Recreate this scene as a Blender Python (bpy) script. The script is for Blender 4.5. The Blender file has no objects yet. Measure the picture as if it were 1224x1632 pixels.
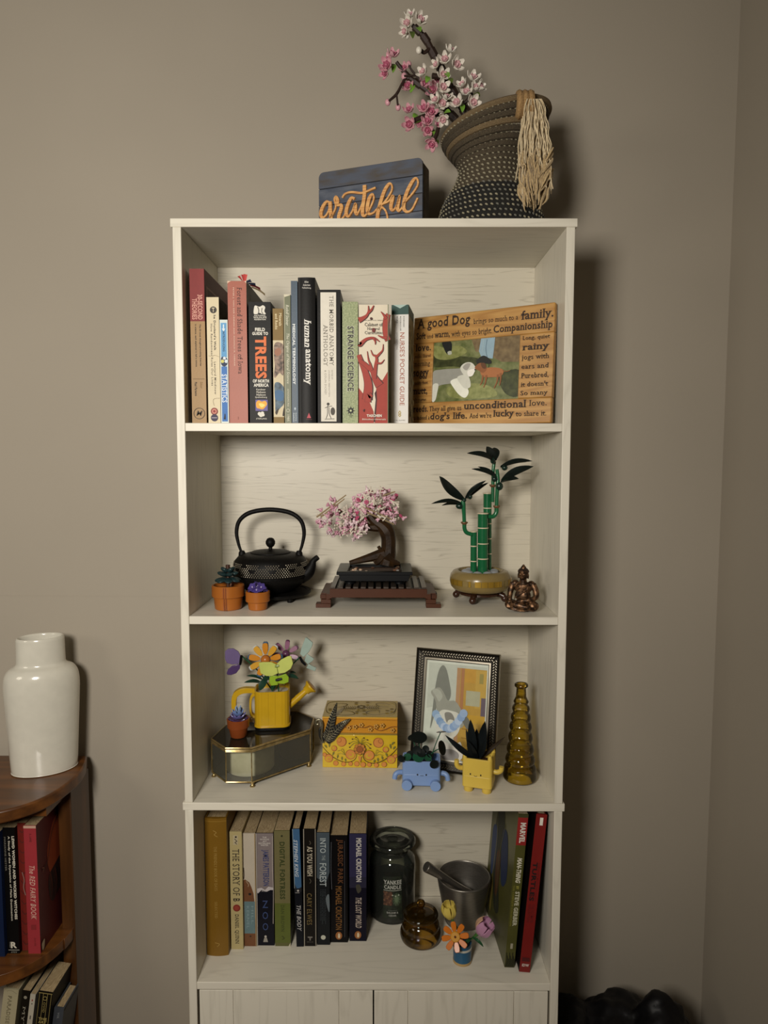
import bpy, math, random
from mathutils import Vector, Matrix, Euler

random.seed(7)
PI = math.pi
S = bpy.context.scene
COL = S.collection

# ------------------------------------------------------------------ camera, light, exposure
CAM_LOC = Vector((0.02016, -1.07238, 1.43906))
CAM_ROT = Matrix(((0.9999912, -0.0038253, -0.0017020),
                  (0.0039475, 0.9968828, 0.0787978),
                  (0.0013953, -0.0788038, 0.9968892)))   # columns: right, forward, up
FPX = 1116.7
cam = bpy.data.cameras.new('camera')
cam.sensor_fit = 'HORIZONTAL'
cam.sensor_width = 36.0
cam.lens = FPX / 1224.0 * 36.0
cam.clip_start = 0.02
cam_ob = bpy.data.objects.new('camera', cam)
r_, f_, u_ = CAM_ROT.col[0], CAM_ROT.col[1], CAM_ROT.col[2]
cam_ob.matrix_world = Matrix(((r_.x, u_.x, -f_.x, CAM_LOC.x), (r_.y, u_.y, -f_.y, CAM_LOC.y),
                              (r_.z, u_.z, -f_.z, CAM_LOC.z), (0, 0, 0, 1)))
COL.objects.link(cam_ob)
S.camera = cam_ob

S.view_settings.view_transform = 'Standard'
S.view_settings.look = 'None'
S.view_settings.gamma = 1.0
S.view_settings.use_curve_mapping = False
S.view_settings.exposure = 0.0

world = bpy.data.worlds.new('room_ambient')
S.world = world
world.use_nodes = True
bg = world.node_tree.nodes['Background']
bg.inputs[0].default_value = (1.0, 0.86, 0.62, 1)
bg.inputs[1].default_value = 0.034

def point_lamp(name, loc, power, radius, col):
    l = bpy.data.lights.new(name, 'POINT')
    l.energy = power
    l.color = col
    l.shadow_soft_size = radius
    o = bpy.data.objects.new(name, l)
    o.location = loc
    COL.objects.link(o)
    return o

# two lamps of the room: a shaded one beside the photographer, turned to the bookcase, and a bare bulb far to the left
def shaded_lamp(name, loc, aim, power, radius, col, cone, blend):
    l = bpy.data.lights.new(name, 'SPOT')
    l.energy = power
    l.color = col
    l.shadow_soft_size = radius
    l.spot_size = math.radians(cone)
    l.spot_blend = blend
    o = bpy.data.objects.new(name, l)
    o.location = loc
    o.rotation_euler = (Vector(aim) - Vector(loc)).to_track_quat('-Z', 'Y').to_euler()
    COL.objects.link(o)
    return o
shaded_lamp('shaded_lamp', (-0.36, -1.28, 1.62), (-0.55, 0.2, 1.45), 75, 0.15, (1.0, 0.94, 0.855), 150, 1.0)
point_lamp('lamp_bulb', (-1.55, -1.20, 1.75), 14, 0.25, (1.0, 0.90, 0.74))

# ------------------------------------------------------------------ helpers
def PX(px, py, Y):
    """world point at depth Y that the photograph shows at pixel (px, py)"""
    d = CAM_ROT @ Vector(((px - 612) / FPX, 1.0, -(py - 816) / FPX))
    t = (Y - CAM_LOC.y) / d.y
    return CAM_LOC + d * t

def lin(c):
    return c / 12.92 if c <= 0.04045 else ((c + 0.055) / 1.055) ** 2.4

def rgb(h):
    if isinstance(h, str):
        h = h.lstrip('#')
        return tuple(lin(int(h[i:i + 2], 16) / 255) for i in (0, 2, 4))
    return h

MATS = {}
def mat(name, col, rough=0.5, metal=0.0, var=0.06, scale=40.0, bump=0.0, bscale=None, stretch=(1, 1, 1), col2=None,
        coat=0.0, trans=0.0, ior=1.45, spec=0.5, detail=3.0, sheen=0.0, thr=None):
    """procedural surface: colour broken up by noise, optional fine relief"""
    key = name
    if key in MATS:
        return MATS[key]
    m = bpy.data.materials.new(name)
    m.use_nodes = True
    nt = m.node_tree
    b = nt.nodes['Principled BSDF']
    c = rgb(col)
    tc = nt.nodes.new('ShaderNodeTexCoord')
    mp = nt.nodes.new('ShaderNodeMapping')
    mp.inputs['Scale'].default_value = stretch
    nt.links.new(tc.outputs['Object'], mp.inputs[0])
    nz = nt.nodes.new('ShaderNodeTexNoise')
    nz.inputs['Scale'].default_value = scale
    nz.inputs['Detail'].default_value = detail
    nt.links.new(mp.outputs[0], nz.inputs['Vector'])
    rp = nt.nodes.new('ShaderNodeValToRGB')
    c2 = rgb(col2) if col2 is not None else tuple(min(1, x * (1 + var)) for x in c)
    c1 = c if col2 is not None else tuple(x * (1 - var) for x in c)
    lo, hi = thr if thr else (0.3, 0.7)
    rp.color_ramp.elements[0].position = lo
    rp.color_ramp.elements[1].position = hi
    rp.color_ramp.elements[0].color = (*c1, 1)
    rp.color_ramp.elements[1].color = (*c2, 1)
    nt.links.new(nz.outputs[0], rp.inputs[0])
    nt.links.new(rp.outputs[0], b.inputs['Base Color'])
    b.inputs['Roughness'].default_value = rough
    b.inputs['Metallic'].default_value = metal
    b.inputs['Coat Weight'].default_value = coat
    b.inputs['Transmission Weight'].default_value = trans
    b.inputs['IOR'].default_value = ior
    b.inputs['Specular IOR Level'].default_value = spec
    b.inputs['Sheen Weight'].default_value = sheen
    if bump:
        n2 = nz
        if bscale:
            n2 = nt.nodes.new('ShaderNodeTexNoise')
            n2.inputs['Scale'].default_value = bscale
            nt.links.new(mp.outputs[0], n2.inputs['Vector'])
        bm = nt.nodes.new('ShaderNodeBump')
        bm.inputs['Strength'].default_value = bump
        bm.inputs['Distance'].default_value = 0.002
        nt.links.new(n2.outputs[0], bm.inputs['Height'])
        nt.links.new(bm.outputs[0], b.inputs['Normal'])
    MATS[key] = m
    return m

def ink(h):
    return mat('print_' + h, '#' + h, rough=0.6, var=0.05, scale=90)

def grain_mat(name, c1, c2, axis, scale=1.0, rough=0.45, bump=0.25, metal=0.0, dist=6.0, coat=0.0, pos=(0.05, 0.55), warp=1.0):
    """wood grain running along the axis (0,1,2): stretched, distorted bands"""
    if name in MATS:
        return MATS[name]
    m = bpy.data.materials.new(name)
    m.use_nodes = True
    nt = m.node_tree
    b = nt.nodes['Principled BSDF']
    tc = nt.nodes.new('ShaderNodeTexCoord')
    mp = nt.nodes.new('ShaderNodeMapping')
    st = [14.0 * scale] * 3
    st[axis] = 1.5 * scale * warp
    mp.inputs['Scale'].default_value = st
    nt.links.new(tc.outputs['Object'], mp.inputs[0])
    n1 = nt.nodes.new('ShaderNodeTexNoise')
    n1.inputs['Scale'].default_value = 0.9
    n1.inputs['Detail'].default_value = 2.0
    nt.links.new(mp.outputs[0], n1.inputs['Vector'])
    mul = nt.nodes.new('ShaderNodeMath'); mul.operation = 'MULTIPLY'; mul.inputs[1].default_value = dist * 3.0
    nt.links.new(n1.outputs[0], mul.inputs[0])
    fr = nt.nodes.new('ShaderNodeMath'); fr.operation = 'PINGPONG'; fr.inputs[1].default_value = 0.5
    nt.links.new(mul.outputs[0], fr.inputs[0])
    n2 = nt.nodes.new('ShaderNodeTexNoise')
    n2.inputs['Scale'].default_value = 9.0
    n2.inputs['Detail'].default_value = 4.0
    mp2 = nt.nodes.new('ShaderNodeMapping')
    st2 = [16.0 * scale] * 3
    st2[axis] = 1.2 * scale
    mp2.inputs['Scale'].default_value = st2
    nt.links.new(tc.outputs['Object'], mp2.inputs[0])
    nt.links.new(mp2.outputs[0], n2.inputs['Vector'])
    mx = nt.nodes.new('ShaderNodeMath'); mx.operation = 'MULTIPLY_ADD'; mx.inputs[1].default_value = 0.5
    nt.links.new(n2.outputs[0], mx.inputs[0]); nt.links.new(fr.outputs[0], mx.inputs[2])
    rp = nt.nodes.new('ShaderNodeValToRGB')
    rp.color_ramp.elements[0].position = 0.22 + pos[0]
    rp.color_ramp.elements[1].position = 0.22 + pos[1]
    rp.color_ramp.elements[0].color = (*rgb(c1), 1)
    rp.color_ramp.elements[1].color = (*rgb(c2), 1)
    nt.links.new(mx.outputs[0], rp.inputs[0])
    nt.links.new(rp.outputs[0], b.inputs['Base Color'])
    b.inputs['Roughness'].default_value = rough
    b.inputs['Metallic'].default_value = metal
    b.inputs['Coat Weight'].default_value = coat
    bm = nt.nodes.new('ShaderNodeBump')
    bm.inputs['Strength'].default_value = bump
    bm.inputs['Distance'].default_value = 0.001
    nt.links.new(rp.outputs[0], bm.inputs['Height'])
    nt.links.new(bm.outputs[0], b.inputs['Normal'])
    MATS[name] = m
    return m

def glass_mat(name, col, rough=0.02, ior=1.45, density=0.0, tint=None, edge=None):
    """thin coloured glass: clear to shadow rays through transparency mix (procedural)"""
    if name in MATS:
        return MATS[name]
    m = bpy.data.materials.new(name)
    m.use_nodes = True
    nt = m.node_tree
    for n in list(nt.nodes):
        nt.nodes.remove(n)
    out = nt.nodes.new('ShaderNodeOutputMaterial')
    tr = nt.nodes.new('ShaderNodeBsdfTransparent')
    tr.inputs[0].default_value = (*rgb(col), 1)
    if edge:
        # light crossing the wall at a slant travels further through the glass and loses more
        fc = nt.nodes.new('ShaderNodeLayerWeight')
        fc.inputs[0].default_value = 0.35
        rpe = nt.nodes.new('ShaderNodeValToRGB')
        rpe.color_ramp.elements[0].color = (*rgb(col), 1)
        rpe.color_ramp.elements[1].color = (*rgb(edge), 1)
        nt.links.new(fc.outputs['Facing'], rpe.inputs[0])
        nt.links.new(rpe.outputs[0], tr.inputs[0])
    gl = nt.nodes.new('ShaderNodeBsdfGlossy')
    gl.inputs['Roughness'].default_value = rough
    gl.inputs[0].default_value = (1, 1, 1, 1)
    lw = nt.nodes.new('ShaderNodeFresnel')
    lw.inputs[0].default_value = ior
    nz = nt.nodes.new('ShaderNodeTexNoise')
    nz.inputs['Scale'].default_value = 30
    bm = nt.nodes.new('ShaderNodeBump')
    bm.inputs['Strength'].default_value = 0.03
    nt.links.new(nz.outputs[0], bm.inputs['Height'])
    nt.links.new(bm.outputs[0], gl.inputs['Normal'])
    mx = nt.nodes.new('ShaderNodeMixShader')
    nt.links.new(lw.outputs[0], mx.inputs[0])
    nt.links.new(tr.outputs[0], mx.inputs[1])
    nt.links.new(gl.outputs[0], mx.inputs[2])
    if density:
        df = nt.nodes.new('ShaderNodeBsdfDiffuse')
        df.inputs[0].default_value = (*rgb(tint or col), 1)
        m2 = nt.nodes.new('ShaderNodeMixShader')
        m2.inputs[0].default_value = density
        nt.links.new(mx.outputs[0], m2.inputs[1])
        nt.links.new(df.outputs[0], m2.inputs[2])
        mx = m2
    nt.links.new(mx.outputs[0], out.inputs[0])
    MATS[name] = m
    return m

def catmull(pts, n=6, closed=False):
    P = [Vector(p) for p in pts]
    out = []
    N = len(P)
    rng = N if closed else N - 1
    for i in range(rng):
        p1, p2 = P[i], P[(i + 1) % N]
        p0 = P[i - 1] if (i > 0 or closed) else p1 * 2 - p2
        p3 = P[(i + 2) % N] if (i + 2 < N or closed) else p2 * 2 - p1
        for k in range(n):
            t = k / n
            out.append(0.5 * ((2 * p1) + (p2 - p0) * t + (2 * p0 - 5 * p1 + 4 * p2 - p3) * t * t + (3 * p1 - p0 - 3 * p2 + p3) * t ** 3))
    if not closed:
        out.append(P[-1])
    return out

def lerp_list(vals, m):
    n = len(vals)
    out = []
    for i in range(m):
        x = i / (m - 1) * (n - 1)
        k = min(int(x), n - 2)
        out.append(vals[k] + (vals[k + 1] - vals[k]) * (x - k))
    return out

class MB:
    """collects shapes into one mesh"""
    def __init__(s):
        s.v, s.f, s.m = [], [], []
        s.M = Matrix.Identity(4)
        s.mi = 0
    def at(s, loc=(0, 0, 0), rot=(0, 0, 0), scale=(1, 1, 1)):
        s.M = Matrix.LocRotScale(Vector(loc), Euler(rot), Vector(scale))
        return s
    def k(s, mi):
        s.mi = mi
        return s
    def add(s, vs, fs, mi=None):
        o = len(s.v)
        s.v += [s.M @ Vector(p) for p in vs]
        s.f += [tuple(i + o for i in f) for f in fs]
        s.m += [s.mi if mi is None else mi] * len(fs)
        return s
    def bx(s, x0, x1, y0, y1, z0, z1):
        return s.add([(x0, y0, z0), (x1, y0, z0), (x1, y1, z0), (x0, y1, z0), (x0, y0, z1), (x1, y0, z1), (x1, y1, z1), (x0, y1, z1)],
                     [(0, 3, 2, 1), (4, 5, 6, 7), (0, 1, 5, 4), (1, 2, 6, 5), (2, 3, 7, 6), (3, 0, 4, 7)])
    def lathe(s, prof, n=32, c=(0, 0, 0), a0=0.0, a1=2 * PI, sx=1, sy=1):
        full = abs(a1 - a0 - 2 * PI) < 1e-6
        cols = n if full else n + 1
        vs, fs = [], []
        for (r, z) in prof:
            for i in range(cols):
                a = a0 + (a1 - a0) * i / n
                vs.append((c[0] + r * math.cos(a) * sx, c[1] + r * math.sin(a) * sy, c[2] + z))
        for j in range(len(prof) - 1):
            for i in range(n):
                i2 = (i + 1) % cols
                fs.append((j * cols + i, j * cols + i2, (j + 1) * cols + i2, (j + 1) * cols + i))
        if full:
            if prof[0][0] > 1e-6:
                fs.append(tuple(range(cols - 1, -1, -1)))
            if prof[-1][0] > 1e-6:
                fs.append(tuple((len(prof) - 1) * cols + i for i in range(cols)))
        return s.add(vs, fs)
    def tube(s, pts, r, n=8, cap=True, flat=1.0, up=None):
        P = [Vector(p) for p in pts]
        N = len(P)
        R = r if isinstance(r, (list, tuple)) else [r] * N
        if len(R) != N:
            R = lerp_list(list(R), N)
        T = []
        for i in range(N):
            d = P[min(i + 1, N - 1)] - P[max(i - 1, 0)]
            T.append(d.normalized() if d.length > 1e-9 else Vector((0, 0, 1)))
        ref = Vector(up) if up else (Vector((0, 0, 1)) if abs(T[0].z) < 0.9 else Vector((1, 0, 0)))
        u = T[0].cross(ref).normalized()
        vs, fs = [], []
        for i in range(N):
            u = (u - T[i] * u.dot(T[i]))
            u = u.normalized() if u.length > 1e-9 else T[i].orthogonal().normalized()
            w = T[i].cross(u)
            for k in range(n):
                a = 2 * PI * k / n
                vs.append(P[i] + u * (math.cos(a) * R[i]) + w * (math.sin(a) * R[i] * flat))
        for i in range(N - 1):
            for k in range(n):
                k2 = (k + 1) % n
                fs.append((i * n + k, i * n + k2, (i + 1) * n + k2, (i + 1) * n + k))
        if cap:
            fs.append(tuple(range(n - 1, -1, -1)))
            fs.append(tuple((N - 1) * n + k for k in range(n)))
        return s.add(vs, fs)
    def cyl(s, p0, p1, r0, r1=None, n=16):
        return s.tube([p0, p1], [r0, r0 if r1 is None else r1], n)
    def sph(s, c, r, nu=14, nv=9):
        rx, ry, rz = r if isinstance(r, (tuple, list)) else (r, r, r)
        vs, fs = [(c[0], c[1], c[2] - rz)], []
        for j in range(1, nv):
            b = -PI / 2 + PI * j / nv
            for i in range(nu):
                a = 2 * PI * i / nu
                vs.append((c[0] + rx * math.cos(b) * math.cos(a), c[1] + ry * math.cos(b) * math.sin(a), c[2] + rz * math.sin(b)))
        vs.append((c[0], c[1], c[2] + rz))
        top = len(vs) - 1
        for i in range(nu):
            fs.append((0, 1 + (i + 1) % nu, 1 + i))
            fs.append((top, top - nu + i, top - nu + (i + 1) % nu))
        for j in range(nv - 2):
            for i in range(nu):
                a, b2 = 1 + j * nu + i, 1 + j * nu + (i + 1) % nu
                fs.append((a, b2, b2 + nu, a + nu))
        return s.add(vs, fs)
    def prism(s, poly, d, o=(0, 0, 0), u=(1, 0, 0), w=(0, 0, 1), nrm=None):
        """polygon in the (u,w) plane extruded by d against the normal u x w ... along -nrm"""
        U, W, O = Vector(u), Vector(w), Vector(o)
        Nn = Vector(nrm) if nrm else U.cross(W).normalized()
        n = len(poly)
        vs = [O + U * a + W * b for a, b in poly] + [O + U * a + W * b - Nn * d for a, b in poly]
        fs = [tuple(range(n)), tuple(range(2 * n - 1, n - 1, -1))]
        fs += [(i, n + i, n + (i + 1) % n, (i + 1) % n) for i in range(n)]
        return s.add(vs, fs)
    def ribbon(s, pts, wid, d, o=(0, 0, 0), u=(1, 0, 0), w=(0, 0, 1)):
        """flat stroke following 2D points in the (u,w) plane, thickness d behind the plane"""
        P = [Vector((p[0], p[1])) for p in pts]
        N = len(P)
        Wd = wid if isinstance(wid, (list, tuple)) else [wid] * N
        if len(Wd) != N:
            Wd = lerp_list(list(Wd), N)
        U, W, O = Vector(u), Vector(w), Vector(o)
        Nn = U.cross(W).normalized()
        L, Rr = [], []
        for i in range(N):
            t = P[min(i + 1, N - 1)] - P[max(i - 1, 0)]
            t = t.normalized() if t.length > 1e-9 else Vector((1, 0))
            nn = Vector((-t.y, t.x)) * Wd[i] * 0.5
            L.append(P[i] + nn); Rr.append(P[i] - nn)
        to3 = lambda q, z: O + U * q.x + W * q.y + Nn * z
        vs, fs = [], []
        for i in range(N):
            if d > 0:
                vs += [to3(L[i], 0), to3(Rr[i], 0), to3(Rr[i], -d), to3(L[i], -d)]
            else:
                vs += [to3(L[i], 0), to3(Rr[i], 0)]
        if d > 0:
            for i in range(N - 1):
                a, b = 4 * i, 4 * i + 4
                for k in range(4):
                    k2 = (k + 1) % 4
                    fs.append((a + k, a + k2, b + k2, b + k))
            fs += [(3, 2, 1, 0), (4 * N - 4, 4 * N - 3, 4 * N - 2, 4 * N - 1)]
        else:
            for i in range(N - 1):
                fs.append((2 * i, 2 * i + 1, 2 * i + 3, 2 * i + 2))
        return s.add(vs, fs)
    def leaf(s, base, tip, width, normal=(0, 0, 1), bend=0.0, fold=0.15, n=8, thick=0.0006, prof=None):
        """blade leaf between two points; normal = upper side"""
        B, T = Vector(base), Vector(tip)
        ax = T - B
        L = ax.length
        ax = ax.normalized()
        Nn = Vector(normal)
        Nn = (Nn - ax * Nn.dot(ax))
        Nn = Nn.normalized() if Nn.length > 1e-6 else ax.orthogonal().normalized()
        sd = ax.cross(Nn)
        vs, fs = [], []
        for i in range(n + 1):
            t = i / n
            w = width * 0.5 * (prof(t) if prof else math.sin(PI * min(1, t * 0.92 + 0.08)) ** 0.75)
            c = B + ax * (L * t) + Nn * (bend * L * math.sin(PI * t))
            vs += [c + sd * w + Nn * (fold * w), c - Nn * (fold * w * 0.3), c - sd * w + Nn * (fold * w)]
        m = len(vs)
        vs += [p - Nn * thick for p in vs]
        for i in range(n):
            a = 3 * i
            fs += [(a, a + 3, a + 4, a + 1), (a + 1, a + 4, a + 5, a + 2)]
            fs += [(m + a, m + a + 1, m + a + 4, m + a + 3), (m + a + 1, m + a + 2, m + a + 5, m + a + 4)]
            fs += [(a, m + a, m + a + 3, a + 3), (a + 2, a + 5, m + a + 5, m + a + 2)]
        fs += [(0, 1, m + 1, m), (1, 2, m + 2, m + 1)]
        e = 3 * n
        fs += [(e, m + e, m + e + 1, e + 1), (e + 1, m + e + 1, m + e + 2, e + 2)]
        return s.add(vs, fs)
    def build(s, name, mats, parent=None, bevel=0.0, seg=2, sharp=40, flat=False, loc=None, subsurf=0):
        me = bpy.data.meshes.new(name)
        me.from_pydata([tuple(p) for p in s.v], [], s.f)
        if not isinstance(mats, (list, tuple)):
            mats = [mats]
        for m in mats:
            me.materials.append(m)
        me.polygons.foreach_set('material_index', [min(i, len(mats) - 1) for i in s.m])
        me.validate()
        me.update()
        if not flat:
            me.shade_smooth()
            me.set_sharp_from_angle(angle=math.radians(sharp))
        o = bpy.data.objects.new(name, me)
        COL.objects.link(o)
        if parent:
            o.parent = parent
        if loc is not None:
            o.location = loc
        if bevel:
            bv = o.modifiers.new('bevel', 'BEVEL')
            bv.width = bevel
            bv.segments = seg
            bv.limit_method = 'ANGLE'
            bv.angle_limit = math.radians(35)
            bv.harden_normals = False
        if subsurf:
            ss = o.modifiers.new('subsurf', 'SUBSURF')
            ss.levels = subsurf
            ss.render_levels = subsurf
        return o

def tag(o, label, cat, group=None):
    o['label'] = label
    o['category'] = cat
    if group:
        o['group'] = group
    return o

def thing(name, label, cat, loc=(0, 0, 0), rz=0.0, group=None, rot=None):
    o = bpy.data.objects.new(name, None)
    o.empty_display_size = 0.02
    COL.objects.link(o)
    o.location = loc
    o.rotation_euler = rot if rot else (0, 0, rz)
    return tag(o, label, cat, group)

def dup(root, loc, rz=None, label=None, group=None, scale=None):
    r = root.copy(); COL.objects.link(r)
    r.location = loc
    if rz is not None:
        r.rotation_euler = (0, 0, rz)
    if scale:
        r.scale = (scale,) * 3
    if label: r['label'] = label
    if group: r['group'] = group
    for ch in list(root.children):
        c = ch.copy(); COL.objects.link(c); c.parent = r
        for g in list(ch.children):
            d = g.copy(); COL.objects.link(d); d.parent = c
    return r

def struct(o):
    o['kind'] = 'structure'
    return o

# ---- lettering -----------------------------------------------------------------------------
GLY = {}
def glyphs(txt, style=''):
    """2D outline mesh of a line of text, fitted to the unit square; style letters: b bold, s serif, i italic, w wide, c condensed"""
    key = (txt, style)
    if key in GLY:
        return GLY[key]
    cu = bpy.data.curves.new('t', 'FONT')
    cu.body = txt
    cu.size = 1.0
    cu.resolution_u = 2
    cu.offset = 0.022 if 'b' in style else 0.004
    if 'B' in style:
        cu.offset = 0.04
    if 'i' in style:
        cu.shear = 0.28
    cu.space_character = 1.12 if 'w' in style else (1.08 if ('b' in style or 'B' in style or 's' in style) else 1.0)
    ob = bpy.data.objects.new('t', cu)
    me = bpy.data.meshes.new_from_object(ob)
    vs = [(v.co.x, v.co.y) for v in me.vertices]
    fs = [tuple(p.vertices) for p in me.polygons]
    if 's' in style and vs:
        # slab ends on the stems: boundary edges that run level at the base line, x height or cap height
        cnt = {}
        for f in fs:
            for a, b in zip(f, f[1:] + f[:1]):
                e = (min(a, b), max(a, b))
                cnt[e] = cnt.get(e, 0) + 1
        ext = []
        for (a, b), c in cnt.items():
            if c == 1:
                (xa, ya), (xb, yb) = vs[a], vs[b]
                if abs(ya - yb) < 0.004 and 0.04 < abs(xa - xb) < 0.16:
                    ym = ya
                    up = 1 if ym < 0.2 else -1
                    if -0.3 < ym < 0.9:
                        x0, x1 = min(xa, xb) - 0.07, max(xa, xb) + 0.07
                        ext.append((x0, x1, ym, ym + 0.05 * up))
        for x0, x1, y0, y1 in ext:
            o = len(vs)
            y0, y1 = min(y0, y1), max(y0, y1)
            vs += [(x0, y0), (x1, y0), (x1, y1), (x0, y1)]
            fs.append((o, o + 1, o + 2, o + 3))
    bpy.data.objects.remove(ob)
    bpy.data.meshes.remove(me)
    bpy.data.curves.remove(cu)
    if not vs:
        vs = [(0, 0)]
    xs = [p[0] for p in vs]; ys = [p[1] for p in vs]
    x0, x1, y0, y1 = min(xs), max(xs), min(ys), max(ys)
    w, h = max(x1 - x0, 1e-6), max(y1 - y0, 1e-6)
    GLY[key] = ([((x - x0) / w, (y - y0) / h) for x, y in vs], fs, w / h)
    return GLY[key]

class Print:
    """flat print on a panel: text, rectangles, discs and shapes, each layer a hair above the last.
    The panel is spanned by u (0..1 left to right, length W) and v (0..1 top to bottom, length H)."""
    def __init__(s, W, H, warp=None):
        s.W, s.H = W, H
        s.mb = MB()
        s.mats = []
        s.lay = 0
        s.warp = warp
    def mi(s, c):
        m = c if not isinstance(c, str) else ink(c)
        if m not in s.mats:
            s.mats.append(m)
        return s.mats.index(m)
    def put(s, uv, fs, c):
        s.lay += 1
        e = 0.00025 + 0.00006 * s.lay
        vs = []
        for (u, v) in uv:
            y = -e - (s.warp(u) if s.warp else 0)
            vs.append(((u - 0.5) * s.W, y, (1 - v) * s.H))
        s.mb.add(vs, fs, s.mi(c))
        return s
    def rect(s, u0, u1, v0, v1, c):
        n = 8 if s.warp else 1
        uv, fs = [], []
        for i in range(n + 1):
            u = u0 + (u1 - u0) * i / n
            uv += [(u, v1), (u, v0)]
        for i in range(n):
            fs.append((2 * i, 2 * i + 2, 2 * i + 3, 2 * i + 1))
        return s.put(uv, fs, c)
    def poly(s, pts, c):
        return s.put(pts, [tuple(range(len(pts)))], c)
    def blob(s, pts, c, n=5):
        q = catmull([(a, b, 0) for a, b in pts], n, closed=True)
        return s.poly([(p.x, p.y) for p in q], c)
    def disc(s, u, v, r, c, n=18, ry=None):
        """r in metres"""
        ry = ry or r
        return s.poly([(u + r * math.cos(2 * PI * i / n) / s.W, v + ry * math.sin(2 * PI * i / n) / s.H) for i in range(n)], c)
    def ring(s, u, v, r, w, c, n=22):
        uv, fs = [], []
        for i in range(n):
            a = 2 * PI * i / n
            for q in (r, r - w):
                uv.append((u + q * math.cos(a) / s.W, v + q * math.sin(a) / s.H))
        for i in range(n):
            j = (i + 1) % n
            fs.append((2 * i, 2 * j, 2 * j + 1, 2 * i + 1))
        return s.put(uv, fs, c)
    def stroke(s, pts, w, c, sm=5):
        """w in metres (number or list), pts in (u,v)"""
        q = catmull([(a * s.W, b * s.H, 0) for a, b in pts], sm) if sm else [Vector((a * s.W, b * s.H, 0)) for a, b in pts]
        N = len(q)
        wd = w if isinstance(w, (list, tuple)) else [w, w]
        wd = lerp_list(list(wd), N)
        uv, fs = [], []
        for i in range(N):
            t = (q[min(i + 1, N - 1)] - q[max(i - 1, 0)])
            t = t.normalized() if t.length > 1e-9 else Vector((1, 0, 0))
            nn = Vector((-t.y, t.x, 0)) * wd[i] * 0.5
            for p in (q[i] + nn, q[i] - nn):
                uv.append((p.x / s.W, p.y / s.H))
        for i in range(N - 1):
            fs.append((2 * i, 2 * i + 2, 2 * i + 3, 2 * i + 1))
        return s.put(uv, fs, c)
    def down(s, txt, v0, v1, u0, u1, c, style=''):
        """text reading down the spine"""
        vs, fs, asp = glyphs(txt, style)
        return s.put([(u0 + (u1 - u0) * y, v0 + (v1 - v0) * x) for x, y in vs], fs, c)
    def text(s, txt, u0, u1, v0, v1, c, style=''):
        vs, fs, asp = glyphs(txt, style)
        return s.put([(u0 + (u1 - u0) * x, v1 + (v0 - v1) * y) for x, y in vs], fs, c)
    def build(s, name, parent, loc=(0, 0, 0), rot=(0, 0, 0)):
        o = s.mb.build(name, s.mats, parent, flat=True)
        o.location = loc
        o.rotation_euler = rot
        return o
# ------------------------------------------------------------------ room
WALL_Y = 0.262
WALL_X = 0.657
wall_paint = mat('wall_paint_taupe', (0.372, 0.328, 0.262), rough=0.75, var=0.03, scale=3.0, bump=0.06, bscale=420)
struct(MB().bx(-2.2, WALL_X + 0.1, WALL_Y, WALL_Y + 0.1, 0, 2.75).build('wall_back', wall_paint))
struct(MB().bx(WALL_X, WALL_X + 0.1, -2.6, WALL_Y, 0, 2.75).build('wall_right', wall_paint))
floor_mat = grain_mat('floor_oak', '#6b4a2c', '#8a6440', 1, 0.6, rough=0.4)
struct(MB().bx(-2.2, WALL_X, -2.6, WALL_Y, -0.05, 0.0).build('floor', floor_mat))
# thin raised line across the wall left of the bookcase
struct(MB().bx(-1.15, -0.303, WALL_Y - 0.0006, WALL_Y + 0.01, 1.1695, 1.1712).build('wall_line_1', wall_paint))

# ------------------------------------------------------------------ bookcase
ZT, ZA, ZB, ZC, ZD = 1.79236, 1.48984, 1.19081, 0.89054, 0.58776
TH = 0.0126
BD = 0.2266          # inner depth
WI = 0.287           # inner half width
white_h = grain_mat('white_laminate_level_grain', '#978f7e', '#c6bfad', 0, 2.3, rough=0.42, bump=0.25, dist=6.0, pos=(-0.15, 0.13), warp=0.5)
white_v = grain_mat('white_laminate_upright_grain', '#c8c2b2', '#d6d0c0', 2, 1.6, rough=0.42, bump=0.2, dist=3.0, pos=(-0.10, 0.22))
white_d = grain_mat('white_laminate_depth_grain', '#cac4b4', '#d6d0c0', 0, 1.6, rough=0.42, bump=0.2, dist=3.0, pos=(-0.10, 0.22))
bc = thing('bookcase', 'tall white wood-grain bookcase with open shelves and doors below', 'bookcase', (0, 0, 0))
B2 = BD + 0.006
bv = 0.0009
MB().bx(-0.3033, 0.3033, 0, B2, ZT - TH, ZT).build('top_board', white_d, bc, bevel=bv)
for n, z0, z1 in (('side_panel', ZC, ZT - TH), ('side_panel', 0.0, ZC - TH)):
    MB().bx(-0.30, -WI, 0, B2, z0, z1).build(n, white_v, bc, bevel=bv)
    MB().bx(WI, 0.30, 0, B2, z0, z1).build(n, white_v, bc, bevel=bv)
for z in (ZA, ZB):
    MB().bx(-WI, WI, 0.0006, BD, z - TH, z).build('shelf', white_d, bc, bevel=bv)
MB().bx(-0.3033, 0.3033, -0.0008, B2, ZC - TH, ZC).build('shelf', white_d, bc, bevel=bv)
MB().bx(-WI, WI, 0.0006, BD, ZD - TH, ZD).build('shelf', white_d, bc, bevel=bv)
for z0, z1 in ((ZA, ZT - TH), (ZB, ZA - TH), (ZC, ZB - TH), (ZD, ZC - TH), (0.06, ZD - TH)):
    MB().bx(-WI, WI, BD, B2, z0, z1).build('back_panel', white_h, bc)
MB().bx(-WI, WI, 0.02, BD, 0.06, 0.06 + TH).build('shelf', white_d, bc)
MB().bx(-WI, WI, 0.01, 0.022, 0.0, 0.06).build('plinth', white_v, bc)
dark_metal = mat('dark_knob_metal', '#2a2622', rough=0.35, metal=0.8)
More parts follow.
